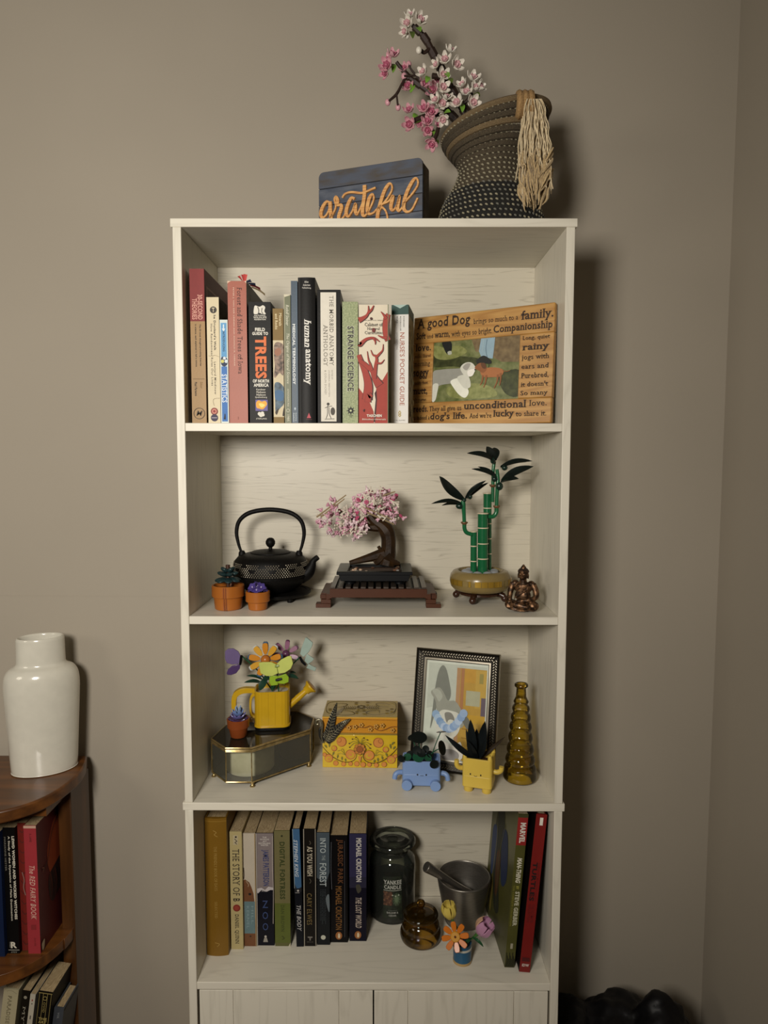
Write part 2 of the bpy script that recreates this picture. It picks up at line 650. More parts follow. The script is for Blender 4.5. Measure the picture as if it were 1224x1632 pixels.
for sx in (-1, 1):
    d = MB()
    xo, xi = sx * 0.2835, sx * 0.0012
    x0, x1 = min(xo, xi), max(xo, xi)
    z0, z1 = 0.066, ZD - TH - 0.0025
    d.bx(x0, x1, 0.0042, 0.016, z0, z1)
    door = d.build('door', white_v, bc, bevel=0.0006)
    for a, b in ((x0, x0 + 0.0545), (x0 + 0.0555, x1 - 0.0555), (x1 - 0.0545, x1)):
        MB().bx(a, b, 0.002, 0.0052, z0, z1).build('door_plank', white_v, door, bevel=0.0005)
    kx = sx * 0.195
    MB().lathe([(0.0, 0.0), (0.006, 0.0), (0.004, 0.006), (0.009, 0.014), (0.0085, 0.019), (0, 0.021)], 20).build('knob', dark_metal, door).matrix_local = \
        Matrix.Translation((kx, 0.0025, 0.498)) @ Matrix.Rotation(PI / 2, 4, 'X')
# ------------------------------------------------------------------ books
paper = grain_mat('page_edges', '#b7a888', '#d8ccb0', 1, 9.0, rough=0.8, bump=0.3)
paper_old = grain_mat('page_edges_aged', '#8f7a58', '#b5a07a', 1, 9.0, rough=0.85, bump=0.3)

def cover_mat(h, rough=0.45):
    c = rgb('#' + h)
    return mat('cover_' + h, '#' + h, rough=rough, var=0.05, scale=25, bump=0.04, bscale=300, spec=0.15 if max(c) < 0.06 else 0.4)

def book(name, label, loc, t, h, d, spine, side=None, hard=True, rot=(0, 0, 0), bulge=0.0, pg=None, marks=None, sidemarks=None,
         group=None, topcol=None, leftmarks=None):
    """origin at the middle of the spine's foot; spine looks to -Y"""
    root = thing(name, label, 'book', loc, rot=rot, group=group)
    c = 0.0024 if hard else 0.0005
    warp = (lambda u: bulge * (1 - (2 * u - 1) ** 2)) if bulge else None
    mb = MB()
    xs = [-t / 2 + t * i / 8 for i in range(9)]
    yf = [-(warp((x + t / 2) / t) if warp else 0) for x in xs]
    # outer wrap: spine curve then the two boards
    outer = [(-t / 2, d)] + list(zip(xs, yf)) + [(t / 2, d)]
    inner = [(t / 2 - c, d)] + [(t / 2 - c, c + 0.001), (-t / 2 + c, c + 0.001)] + [(-t / 2 + c, d)]
    poly = outer + inner
    n = len(poly)
    vs = [(x, y, 0) for x, y in poly] + [(x, y, h) for x, y in poly]
    sideq = []
    no = len(outer)
    fs = [(i, i + 1, n + i + 1, n + i) for i in range(n - 1)] + [(n - 1, 0, n, 2 * n - 1)]
    mi = [1 if i in (0, no - 2) else 0 for i in range(n)]
    # caps: left board, spine, right board
    for z in (0, n):
        sp = list(range(1, no - 1))
        fs.append(tuple(z + i for i in (0, 1, no + 2, no + 3)));  mi.append(1)
        fs.append(tuple(z + i for i in sp + [no + 1, no + 2])); mi.append(0)
        fs.append(tuple(z + i for i in (no - 2, no - 1, no, no + 1))); mi.append(1)
    for f, m in zip(fs, mi):
        mb.f.append(f); mb.m.append(m)
    mb.v = [Vector(p) for p in vs]
    sm = cover_mat(spine) if isinstance(spine, str) else spine
    sd = sm if side is None else (cover_mat(side) if isinstance(side, str) else side)
    mb.build('cover', [sm, sd], root, sharp=30)
    i = 0.003 if hard else 0.0002
    MB().bx(-t / 2 + c, t / 2 - c, c + 0.001, d - i, i, h - i).build('pages', pg or paper, root)
    if marks:
        P = Print(t, h, warp)
        marks(P)
        P.build('spine_print', root)
    if sidemarks:
        P = Print(d, h)
        sidemarks(P)
        P.build('cover_print', root, (t / 2, d / 2, 0), (0, 0, PI / 2))
    if leftmarks:
        P = Print(d, h)
        leftmarks(P)
        P.build('cover_print', root, (-t / 2, d / 2, 0), (0, 0, -PI / 2))
    return root

def book_px(name, label, xl, xr, ytop, ybot, Y, Z, d, spine, gap=0.0003, **kw):
    """xl, xr: spine edges at mid height in the photo; ytop: its top"""
    ym = (ytop + ybot) / 2
    a, b, tp = PX(xl, ym, Y), PX(xr, ym, Y), PX((xl + xr) / 2, ytop, Y)
    return book(name, label, ((a.x + b.x) / 2, Y, Z + 0.0002), b.x - a.x - 2 * gap, tp.z - Z, d, spine, **kw)

G1 = 'books on the top shelf'

def m1(P):
    P.rect(0, 1, 0, .336, '7d2826')
    P.down('30-SECOND', .165, .325, .52, .86, 'd79f8e', 'b')
    P.down('THEORIES', .19, .325, .14, .48, 'd79f8e', 'b')
    P.down('The 50 most thought-provoking theories', .355, .625, .58, .72, '2c2217', 'b')
    P.down('in science, each explained in half a minute', .355, .63, .28, .42, '2c2217', 'b')
    P.rect(.12, .9, .708, .7105, '5a4424')
    P.down('Editor', .73, .77, .6, .75, '8a6a38')
    P.down('Paul Parsons', .73, .82, .22, .38, '2c2217', 'b')
    P.ring(.5, .935, .0088, .0008, '2c2217')
    P.text('M', .3, .72, .917, .95, '2c2217', 'i')
def s1(P):
    P.rect(0, 1, 0, .336, '5e1f20')
    for a in ((.05, .052, .1, .336),):
        P.rect(.06, .09, .1, .336, 'b08a80')
    P.rect(.06, .9, .1, .112, 'b08a80')
book_px('book', 'red and tan book standing at the left end of the top shelf', 303.8, 327.6, 428.5, 675, .020, ZA, .19, '9a7847', side='6f5334',
        hard=False, marks=m1, sidemarks=s1, group=G1)

def m2(P):
    P.disc(.55, .1, .0052, '3a332c')
    P.text('T', .44, .66, .083, .117, 'cfc3a4', 'b')
    P.down("he Drunkard's Walk", .14, .42, .56, .74, '2e2822', 'bw')
    P.down('How Randomness Rules Our Lives', .21, .70, .3, .46, '4a4238', 'w')
    P.stroke([(.1, .462), (.4, .466), (.6, .458), (.95, .47)], .0005, '8a7a60')
    P.down('Leonard Mlodinow', .51, .77, .54, .7, '4a4238', 'w')
    P.stroke([(.95, .8), (.5, .805), (.42, .83), (.5, .86)], .0005, '8a7a60')
    P.disc(.5, .905, .0055, '7e2c2c'); P.disc(.5, .905, .0038, 'c98a78'); P.disc(.5, .905, .002, '8e2b2a')
    P.disc(.5, .957, .0055, '37304a'); P.rect(.28, .72, .954, .960, 'a8a0a8')
book_px('book', 'cream paperback with a black capital T disc near its top', 330.3, 350.4, 473.8, 675, .012, ZA, .14, 'cdbf9d', side='9c8b68', hard=False,
        marks=m2, group=G1)

def m3(P):
    P.rect(.14, .86, .03, .36, '5f9bc8')
    P.rect(.14, .86, .45, .985, '3f72b4')
    P.poly([(.5, .115), (.28, .085), (.43, .085), (.43, .045), (.57, .045), (.57, .085), (.72, .085)], 'd8e2e6')
    P.down('INTRODUCING', .11, .305, .36, .64, '1c2c4c', 'b')
    P.blob([(.12, .37), (.4, .355), (.5, .37), (.62, .355), (.9, .38), (.88, .43), (.5, .45), (.14, .43)], '22304e')
    P.disc(.3, .4, .0026, 'c9c36a'); P.disc(.55, .37, .0022, 'd6dce0'); P.disc(.78, .4, .0026, 'cdd8dc')
    P.down('STATISTICS', .525, .80, .18, .84, 'd8e2ea', 'b')
    P.stroke([(.5, .91), (.5, .935), (.46, .965)], [.0012, .003], '141c30')
book_px('book', 'thin short blue paperback with white and navy lettering', 350.9, 364.1, 509.8, 675, .007, ZA, .12, 'c8d2cc', side='b9b08e', hard=False, marks=m3, group=G1)

def m4(P):
    P.down('Forest and Shade Trees of Iowa', .045, .65, .5, .76, '45231d', 's')
    P.down('PETER J. VAN DER LINDEN AND DONALD R. FARRAR', .045, .595, .27, .35, 'd9b8a4', 'bw')
    P.down('IOWA', .955, .975, .45, .5, '6a3026')
    P.poly([(0, .0), (.2, 0), (.05, .012), (0, .02)], 'd8b9a0')
    P.poly([(1, .0), (.9, 0), (.97, .012), (1, .018)], 'd8b9a0')
def s4(P):
    P.stroke([(.1, .06), (.2, .1), (.22, .06)], .001, '4c4f48')
    for k in range(14):
        u, v = random.uniform(.05, .95), random.uniform(.02, .5)
        P.stroke([(u, v), (u + .05, v + .03), (u + .06, v - .02)], [.0005, .002, .0004], random.choice(['2c302b', '363a33']))
b4 = book_px('book', 'terracotta book with a charcoal cover and dark serif title', 363.9, 394.3, 448, 675, .010, ZA, .165, '9e5642', side='161815', hard=True,
             marks=m4, sidemarks=s4, group=G1)

# ribbons of a bookmark that lies in the terracotta book and fans out of its top
bmk = thing('bookmark_tassel', 'red, white and navy ribbon bookmark fanning out of the terracotta book', 'bookmark', PX(390, 447, .045))
base = Vector((0, 0, -0.004))
fan = [('b7443f', (-.009, .002, .011)), ('d9cfc0', (-.005, 0, .012)), ('b7443f', (-.002, -.002, .012)), ('c04a45', (.002, -.003, .012)), ('232a44', (.009, .004, .004)),
       ('232a44', (.014, .012, .0)), ('8e3036', (.019, .024, -.004)), ('c9b48a', (.024, .036, -.010))]
for i, (c, tpt) in enumerate(fan):
    tpv = Vector(tpt)
    MB().leaf(base + tpv * (0.0 if i < 5 else .35), base + tpv * 1.05, .0062, normal=(0.2, -1, .6), bend=.06, fold=.3, thick=.0003,
              prof=lambda t: .45 + .55 * t).build('ribbon', mat('ribbon_' + c, '#' + c, rough=.7), bmk)

def m5(P):
    P.blob([(.26, .045), (.32, .03), (.5, .04), (.66, .028), (.76, .045), (.72, .075), (.78, .1), (.6, .098), (.5, .09), (.38, .1), (.24, .095)], 'd9d5c8')
    P.stroke([(.42, .04), (.47, .07), (.44, .1)], .0012, '1d1c1b'); P.stroke([(.62, .05), (.6, .08), (.66, .098)], .001, '1d1c1b')
    P.text('NATIONAL', .26, .78, .106, .118, 'd9d5c8', 'b'); P.text('WILDLIFE', .22, .82, .121, .134, 'd9d5c8', 'b'); P.text('FEDERATION', .26, .78, .138, .15, 'd9d5c8', 'b')
    P.text('FIELD', .29, .74, .212, .24, 'e0dccf', 'B'); P.text('GUIDE TO', .16, .88, .246, .272, 'e0dccf', 'B')
    P.down('TREES', .283, .63, .28, .8, 'd9713c', 'B')
    P.text('OF NORTH', .16, .9, .636, .664, 'e0dccf', 'B'); P.text('AMERICA', .2, .88, .67, .698, 'e0dccf', 'B')
    for i, s in enumerate(('Kershner', 'Mathews', 'Nelson', 'Spellenberg')):
        P.text(s, .32 - .06 * (i == 3), .74 + .06 * (i == 3), .712 + .022 * i, .728 + .022 * i, 'cfcabd', 'b')
    P.rect(.27, .83, .805, .898, '6a5f96')
    P.blob([(.3, .83), (.42, .81), (.55, .82), (.72, .815), (.8, .84), (.72, .865), (.6, .885), (.45, .88), (.32, .87)], 'e2a63c')
    P.blob([(.42, .84), (.55, .835), (.7, .85), (.55, .87)], 'f0d77a')
    for u, v, r in ((.45, .922, .0028), (.58, .918, .0028), (.52, .932, .0032), (.62, .932, .0022)):
        P.disc(u, v, r, 'd9d5c8')
    P.stroke([(.53, .93), (.52, .948)], .0012, 'd9d5c8')
    P.text('STERLING', .3, .78, .957, .969, 'd9d5c8')
book_px('book', 'thick black field guide with a huge orange vertical word on its spine', 396.8, 432.4, 481.3, 675, .011, ZA, .12, '161514', hard=False, marks=m5, group=G1)

rock_mat = mat('rock_picture', '#4a4038', rough=.6, scale=160, col2='#9a8272', detail=5, thr=(.35, .6))
rock_mat2 = mat('blue_rock_picture', '#39424a', rough=.6, scale=120, col2='#6d8494', detail=5)
def m6(P):
    P.rect(0, 1, 0, .275, '7d6432')
    P.down('Minerals', .04, .15, .6, .85, 'd9c9a0', 'b'); P.down('and Rocks', .045, .18, .22, .48, 'd9c9a0', 'b')
    P.rect(0, 1, .275, .945, 'cdbf9e')
    P.blob([(.1, .32), (.4, .29), (.8, .3), (1, .33), (1, .5), (.95, .58), (.6, .56), (.2, .6), (.05, .58), (.15, .5), (.08, .42)], rock_mat)
    P.blob([(.2, .36), (.6, .34), (.8, .38), (.5, .41), (.2, .4)], '9a6a52')
    P.blob([(.1, .66), (.5, .64), (.9, .67), (1, .7), (1, .82), (.7, .86), (.2, .9), (.15, .8)], rock_mat2)
    P.blob([(.2, .715), (.9, .72), (.9, .8), (.2, .79)], '44688c')
    P.blob([(.15, .9), (.5, .87), (.3, .925)], '3a3026')
    P.blob([(.85, .93), (1, .86), (1, .93)], '2c241c')
    P.rect(0, 1, .945, 1, '7d6432')
book_px('book', 'olive-brown pocket book with pictures of rocks down its spine', 435.2, 452.4, 492, 675, .013, ZA, .1, '7d6432', hard=False, marks=m6, group=G1)

def m7(P):
    P.rect(0, .12, 0, .96, 'a9a58a')
    P.poly([(0, 0), (1, 0), (.9, .008), (.1, .02)], 'cfc9b0')
    P.down('Rudolf Steiner', .08, .24, .28, .78, 'd5d2bd', 'i'); P.down('The Origins of Natural Science', .3, .69, .22, .8, 'd5d2bd', 'i')
    P.down('ANTHROPOSOPHIC PRESS', .73, .87, .4, .68, 'c5c2ad', 'b'); P.ring(.5, .9, .0026, .0006, 'd5d2bd'); P.down('1985', .935, .985, .35, .72, 'd5d2bd')
book_px('book', 'thin worn olive booklet with white handwritten-style lettering', 452.9, 463.9, 469.5, 675, .010, ZA, .135, '64684a', hard=False, marks=m7, group=G1)

def m8(P):
    P.rect(.82, .9, 0, 1, '56697a')
    P.down('MEDICAL TERMINOLOGY', .30, .725, .2, .62, 'dfe3e2', 'Bw')
    P.poly([(.35, .895), (.5, .885), (.65, .895), (.5, .91)], 'b8c4cc'); P.down('Quick Study', .925, .985, .5, .75, 'c6d0d4', 'b'); P.down('Academic', .925, .99, .18, .42, 'c6d0d4', 'b')
book_px('book', 'slate blue thin book with bold white capitals next to the black book', 464.2, 475, 447.8, 675, .012, ZA, .16, '3c4d5c', hard=False, marks=m8, group=G1)

def m9(P):
    P.rect(0, .14, 0, 1, '0c0c0c')
    for i, (s, a, b) in enumerate((('Allen', .38, .62), ('Ackerman', .3, .72), ('Fullenberg', .26, .76))):
        P.text(s, a, b, .024 + .021 * i, .038 + .021 * i, 'bdb9b0', 'b')
    P.down('human', .283, .475, .36, .76, 'e2dfd6', 'bis'); P.down('anatomy', .49, .735, .3, .76, 'e2dfd6', 'bs')
    P.poly([(.47, .965), (.6, .928), (.72, .965)], 'b8505a'); P.rect(.42, .78, .974, .976, '7a3a40')
book_px('book', 'tall black book with white lowercase lettering, tallest at the shelf middle', 475.4, 503.2, 442.7, 675, .010, ZA, .17, '161514', hard=True, bulge=.002, marks=m9, group=G1)

def m10(P):
    P.rect(.14, .81, .02, .987, 'd8d2c4')
    P.down('THE MORBID ANATOMY', .045, .565, .52, .7, '6a645a', 'sw'); P.down('ANTHOLOGY', .26, .57, .26, .44, '6a645a', 'sw')
    P.down('EDITED BY', .60, .67, .6, .66, '8a847a', 'w'); P.down('JOANNA EBENSTEIN', .6, .8, .45, .53, '8a847a', 'w'); P.down('& COLIN DICKEY', .6, .785, .3, .38, '8a847a', 'w')
    P.stroke([(.36, .965), (.42, .93), (.42, .88), (.46, .86)], .0009, '3a352e'); P.stroke([(.58, .965), (.5, .93), (.48, .88)], .0009, '3a352e')
    P.disc(.45, .855, .0022, '3a352e'); P.stroke([(.3, .885), (.45, .875), (.62, .87)], .0007, '3a352e'); P.disc(.65, .91, .0034, '4a443c', ry=.006)
    P.stroke([(.3, .97), (.72, .968)], .0008, '3a352e')
def s10(P):
    P.rect(.0, 1, 0.02, .03, '302c28')
book_px('book', 'black book with a wide white spine label and grey serif capitals', 505.8, 543.2, 461.9, 675, .008, ZA, .15, '161412', hard=True, marks=m10, group=G1)

strange = mat('cover_leaf_green_pattern', '#7f8a60', rough=.5, scale=420, col2='#9aa277', detail=2, thr=(.42, .58))
def m11(P):
    P.down('STRANGE SCIENCE', .197, .735, .29, .76, 'd4d4bd', 'Bc'); P.down('STRANGE SCIENCE', .2, .732, .32, .73, '1d1d1a', 'b')
    P.disc(.53, .895, .0042, '1d1d1a')
    for k in range(8):
        a = k * PI / 4
        P.stroke([(.53, .895), (.53 + .0068 * math.cos(a) / P.W, .895 + .0068 * math.sin(a) / P.H)], [.003, .0004], '1d1d1a', 0)
    P.disc(.53, .895, .0016, 'c3c89e'); P.text('PORTABLE', .4, .68, .93, .938, '4a4d38'); P.text('PRESS', .46, .62, .943, .95, '4a4d38')
book_px('book', 'leaf-green speckled book with bold black capitals', 545.4, 570.8, 481, 675, .012, ZA, .14, strange, hard=False, marks=m11, group=G1)

def m12(P):
    R, D = '9e3729', '3e1714'
    def branch(pts, w, dark=True):
        if dark:
            P.stroke([(a + .012, b + .001) for a, b in pts], [x * 1.15 + .0004 for x in w], D)
        P.stroke(pts, w, R)
    P.poly([(0, 0.7), (.12, .74), (.3, .78), (.38, .83), (.5, .9), (.52, .99), (.5, 1), (0, 1)], R)
    P.poly([(.55, .99), (.6, .8), (.58, .72), (.66, .62), (.8, .635), (1, .55), (1, 1), (.5, 1)], R)
    P.poly([(.5, .99), (.57, .8), (.53, .745), (.6, .715), (.62, .8), (.56, .99)], D)
    branch([(.28, .8), (.32, .68), (.22, .57), (.05, .46), (0, .42)], [.014, .012, .009, .007, .006])
    branch([(.42, .78), (.34, .76), (.3, .82)], [.006, .007, .009])
    branch([(.7, .68), (.55, .62), (.45, .56), (.33, .53), (.2, .5), (.03, .47)], [.012, .009, .006, .006, .006, .005])
    branch([(.52, .62), (.56, .52), (.6, .46), (.56, .43), (.47, .42), (.4, .38)], [.006, .005, .004, .003, .002, .0008])
    branch([(.58, .44), (.7, .41), (.8, .38), (.82, .33)], [.004, .003, .002, .0006])
    branch([(.6, .49), (.75, .49), (.86, .46)], [.003, .002, .0006])
    branch([(.45, .55), (.38, .5), (.32, .46), (.28, .39)], [.003, .003, .002, .0006], True)
    branch([(.03, .33), (.06, .33), (.25, .29), (.5, .28), (.7, .31)], [.008, .006, .004, .003, .0008])
    branch([(.5, .285), (.55, .31), (.55, .335)], [.003, .002, .0006])
    branch([(.0, .13), (.1, .12), (.25, .095), (.32, .06), (.32, .01)], [.008, .006, .004, .0025, .0008])
    branch([(.3, .075), (.42, .045), (.5, .008)], [.003, .003, .001])
    branch([(1, .08), (.93, .12), (.9, .2), (.92, .26), (.98, .3)], [.006, .009, .009, .008, .008])
    branch([(.92, .12), (.84, .09), (.74, .06)], [.005, .003, .0008])
    branch([(.95, .28), (.8, .275), (.64, .258)], [.004, .003, .001])
    P.text('ALBERTUS SEBA', .2, .8, .128, .136, '6a645a', 'w')
    P.text('Cabinet of', .2, .8, .152, .182, '6f6a60', 's'); P.text('Natural', .28, .7, .19, .213, '6f6a60', 's'); P.text('Curiosities', .2, .82, .222, .248, '6f6a60', 's')
    P.disc(.42, .118, .002, '4a2a22'); P.disc(.5, .215, .0026, '6e2a24', ry=.0034)
    P.text('TASCHEN', .27, .78, .925, .948, 'e6ded0', 'B'); P.text('Bibliotheca Universalis', .12, .92, .96, .974, 'e0c8b8', 'b')
    P.blob([(.14, .89), (.2, .88), (.18, .905)], '4a1a16')
    P.rect(.975, 1, 0, 1, '6b7154')
book_px('book', 'cream book with branching red coral drawn over its wide spine', 571.5, 619.3, 485.8, 675, .008, ZA, .14, 'd6cbb4', hard=True, marks=m12, group=G1)

def m13(P):
    P.rect(0, 1, 0, .08, '22473f')
    P.poly([(.1, .0), (.5, .03), (.9, .0)], '9fb5ac')
    P.down("NURSE'S POCKET GUIDE", .23, .84, .5, .78, 'a2583f', '')
    P.down('15TH EDITION', .23, .37, .28, .37, '8d8c88', '')
    P.down('DOENGES', .095, .185, .69, .76, '6f6e68', 'b'); P.down('MOORHOUSE', .095, .215, .5, .57, '6f6e68', 'b'); P.down('MURR', .095, .155, .3, .37, '6f6e68', 'b')
    P.stroke([(.5, .885), (.44, .905), (.56, .92), (.5, .935)], .0012, 'b09a52'); P.stroke([(.5, .885), (.56, .905), (.44, .92), (.5, .935)], .0012, 'b09a52')
    P.text('F.A. DAVIS', .2, .82, .96, .97, '8d8c88', 'w')
def s13(P):
    P.rect(0, 1, 0, .08, '1d3c36')
    for k in range(40):
        u, v = random.random() * .9, random.uniform(.1, .95)
        P.disc(u, v, random.uniform(.002, .006), random.choice(['6d6a4e', '8b876c', '4d5a45', 'a09a85']), n=7)
nb = book_px('book', 'white spine book with a dark green top band beside the wooden picture frame', 622.8, 650.6, 486, 675, .048, ZA, .078, 'd2cfc8', side='6f6c55',
             hard=False, marks=m13, sidemarks=s13, group=G1, rot=(0, 0, -math.radians(8)))
nb.location.x += .0006

# ------------------------------------------------------------------ wooden dog picture frame
def dog_frame():
    pr, pl = PX(880, 620, .022), PX(655.5, 620, .148)
    W = (Vector((pr.x, .022)) - Vector((pl.x, .148))).length
    H = .186
    rz = math.atan2(.022 - .148, pr.x - pl.x)
    root = thing('picture_frame', 'honey-coloured wooden picture frame covered in black serif words, dog photo inside', 'picture frame',
                 ((pr.x + pl.x) / 2 - .0012, (.022 + .148) / 2, ZA + .0020), rot=(-math.radians(3.5), 0, rz))
    root.rotation_euler = (Matrix.Rotation(rz, 3, 'Z') @ Matrix.Rotation(-math.radians(3.5), 3, 'X')).to_euler()
    oak = grain_mat('honey_oak', '#a3753a', '#ba8e4e', 0, 1.8, rough=.42, bump=.08, dist=4)
    u0, u1, v0, v1 = .157, .777, .245, .785
    k = .012
    x = lambda u: (u - .5) * W
    z = lambda v: (1 - v) * H
    MB().bx(x(0), x(1), 0, k, z(v0), z(0)).build('frame_rail', oak, root, bevel=.002)
    MB().bx(x(0), x(1), 0, k, z(1), z(v1)).build('frame_rail', oak, root, bevel=.002)
    MB().bx(x(0), x(u0), 0.0001, k, z(v1), z(v0)).build('frame_stile', oak, root, bevel=.001)
    MB().bx(x(u1), x(1), 0.0001, k, z(v1), z(v0)).build('frame_stile', oak, root, bevel=.001)
    MB().bx(x(.03), x(.97), k, k + .003, z(.97), z(.03)).build('backing', mat('black_board', '#1a1815', rough=.8), root)
    MB().add([(x(.42), k + .003, z(.2)), (x(.58), k + .003, z(.2)), (x(.6), .06, .0062), (x(.4), .06, .0062)], [(0, 1, 2, 3)]).build('easel_leg', mat('black_board', '#1a1815'), root).modifiers.new('solid', 'SOLIDIFY').thickness = .002
    P = Print(W, H)
    c = '33200f'
    def u_(px): # pixel column in the enlarged view -> along the frame, allowing for its turn
        t = (px - 283) / (1068 - 283)
        return t / (t + (1 - t) * 1.118)
    def T(s, a, b, v0, v1, st='s'):
        k = .010 if b < 420 else .004
        P.text(s, u_(a) + k, u_(b) + k * .6, v0, v1, c, st)
    T('A good Dog', 303, 640, .018, .135, 'bs'); T('brings so much to a', 655, 893, .07, .13); T('family.', 905, 1060, .045, .145, 'bs')
    T('Soft', 296, 362, .145, .205, 'bs'); T('and', 370, 412, .165, .205); T('warm,', 420, 520, .165, .215, 'bs'); T('with eyes so bright.', 527, 760, .16, .225); T('Companionship', 768, 1058, .145, .23, 'bs')
    T('love.', 293, 400, .25, .315, 'bs'); T('walks. Shared', 290, 400, .345, .375); T('morning', 288, 398, .41, .465); T('soggy', 284, 392, .495, .57, 'bs')
    T('muddy feet.', 282, 390, .59, .63); T('mutt,', 278, 386, .655, .72, 'bs'); T('really matter.', 276, 384, .745, .785)
    T('breeds.', 272, 395, .815, .875, 'bs'); T('They all give us', 405, 605, .825, .885); T('unconditional', 617, 950, .80, .865, 'bs'); T('love.', 963, 1045, .805, .855)
    T('It is indeed a', 272, 407, .905, .945); T("dog's life.", 413, 640, .885, .965, 'bs'); T("And we're", 652, 775, .9, .945); T('lucky', 783, 893, .88, .955, 'bs'); T('to share it.', 898, 1045, .895, .94)
    for s, a, b, st in (('Long, quiet', .262, .305, 's'), ('rainy', .33, .4, 'bs'), ('jogs with', .42, .475, 's'), ('ears and', .5, .54, 's'), ('Purebred,', .575, .625, 's'),
                        ("it doesn't", .65, .69, 's'), ('So many', .725, .775, 's')):
        P.text(s, u1 + .02, .975, a, b, c, st)
    for k2, (a, b) in enumerate((((.003, .12), (.157, .245)), )):
        pass
    P.build('carved_words', root)
    # the photograph
    pw, ph = (u1 - u0) * W, (v1 - v0) * H
    ph_ob = MB().bx(x(u0), x(u1), .0035, .0045, z(v1), z(v0)).build('photo', mat('grass_photo', '#62693a', rough=.35, scale=95, col2='#979468', detail=6), root)
    Q = Print(pw, ph)
    soil = mat('soil_photo', '#6d5640', rough=.35, scale=110, col2='#9a8060', detail=6)
    shade = mat('dark_grass_photo', '#34361f', rough=.35, scale=100, col2='#5a5c38', detail=6)
    light = mat('light_grass_photo', '#7f8048', rough=.35, scale=120, col2='#aaa76e', detail=6)
    Q.poly([(.45, 0), (1, 0), (1, .42), (.8, .4), (.62, .25), (.5, .2)], soil)
    Q.blob([(0, .2), (.2, .24), (.5, .3), (.62, .42), (.5, .5), (.25, .42), (0, .4)], shade)
    Q.blob([(0, .05), (.15, .1), (.3, .08), (.4, .2), (.2, .3), (.02, .25)], light)
    Q.blob([(.2, .75), (.5, .72), (.7, .8), (.75, .95), (.4, .97), (.2, .9)], light)
    Q.blob([(.78, .62), (1, .55), (1, .95), (.85, .9)], shade)
    Q.blob([(.1, 0), (.2, .0), (.22, .12), (.2, .2), (.16, .2), (.12, .1)], '1c1b1c'); Q.blob([(.17, .17), (.21, .16), (.22, .21), (.18, .22)], 'c8c4ba')
    Q.poly([(.56, 0), (.72, 0), (.71, .2), (.7, .34), (.57, .3), (.54, .2)], 'a3b8cc'); Q.stroke([(.63, .02), (.62, .18), (.64, .32)], .0012, '6d8298')
    Q.stroke([(.59, .02), (.58, .2)], .0012, 'b2c2cf')
    Q.blob([(.53, .33), (.6, .28), (.68, .36), (.68, .42), (.58, .4), (.52, .4)], '22201f')
    Q.stroke([(.66, .36), (.655, .5), (.62, .56)], .0009, '2a2622')
    w1, w2, w3 = 'd6d2c8', 'a09c94', 'ece8de'
    Q.blob([(0, .5), (.1, .46), (.26, .46), (.38, .47), (.4, .55), (.36, .66), (.24, .7), (.1, .72), (0, .78)], w2)
    Q.blob([(0, .72), (.07, .7), (.06, .85), (.04, .97), (.0, .98)], w1)
    Q.blob([(.22, .66), (.34, .62), (.4, .74), (.44, .86), (.4, .95), (.33, .9), (.26, .78)], w3)
    Q.blob([(.3, .6), (.42, .58), (.46, .76), (.4, .8), (.34, .72)], w1)
    Q.blob([(.33, .46), (.38, .38), (.46, .38), (.51, .47), (.49, .56), (.44, .6), (.38, .58)], w1)
    Q.blob([(.36, .45), (.4, .39), (.45, .4), (.41, .5)], w2); Q.blob([(.42, .51), (.5, .49), (.48, .59), (.43, .6)], w3); Q.disc(.505, .5, .0012, '2a2622')
    r1, r2 = '8a5530', 'a66a3e'
    Q.blob([(.57, .53), (.66, .48), (.78, .5), (.83, .55), (.8, .63), (.7, .64), (.6, .62)], r2)
    Q.blob([(.5, .47), (.55, .4), (.61, .41), (.64, .5), (.6, .56), (.55, .52)], r1); Q.blob([(.57, .4), (.62, .41), (.63, .49), (.59, .48)], '5f3a20')
    for pts in ([(.6, .6), (.59, .7), (.57, .76)], [(.64, .6), (.63, .72), (.61, .8)], [(.77, .6), (.76, .72), (.73, .82)], [(.8, .58), (.8, .7), (.79, .78)]):
        Q.stroke(pts, [.004, .002, .0015], r1)
    Q.stroke([(.82, .54), (.86, .56), (.9, .55)], .001, r1)
    Q.build('photo_print', ph_ob, (((u0 + u1) / 2 - .5) * W, .0035, z(v1)))
    MB().bx(x(u0), x(u1), .0022, .0026, z(v1), z(v0)).build('glass', glass_mat('clear_picture_glass', '#f6f8f6', rough=.2, ior=1.12), root)
dog_frame()
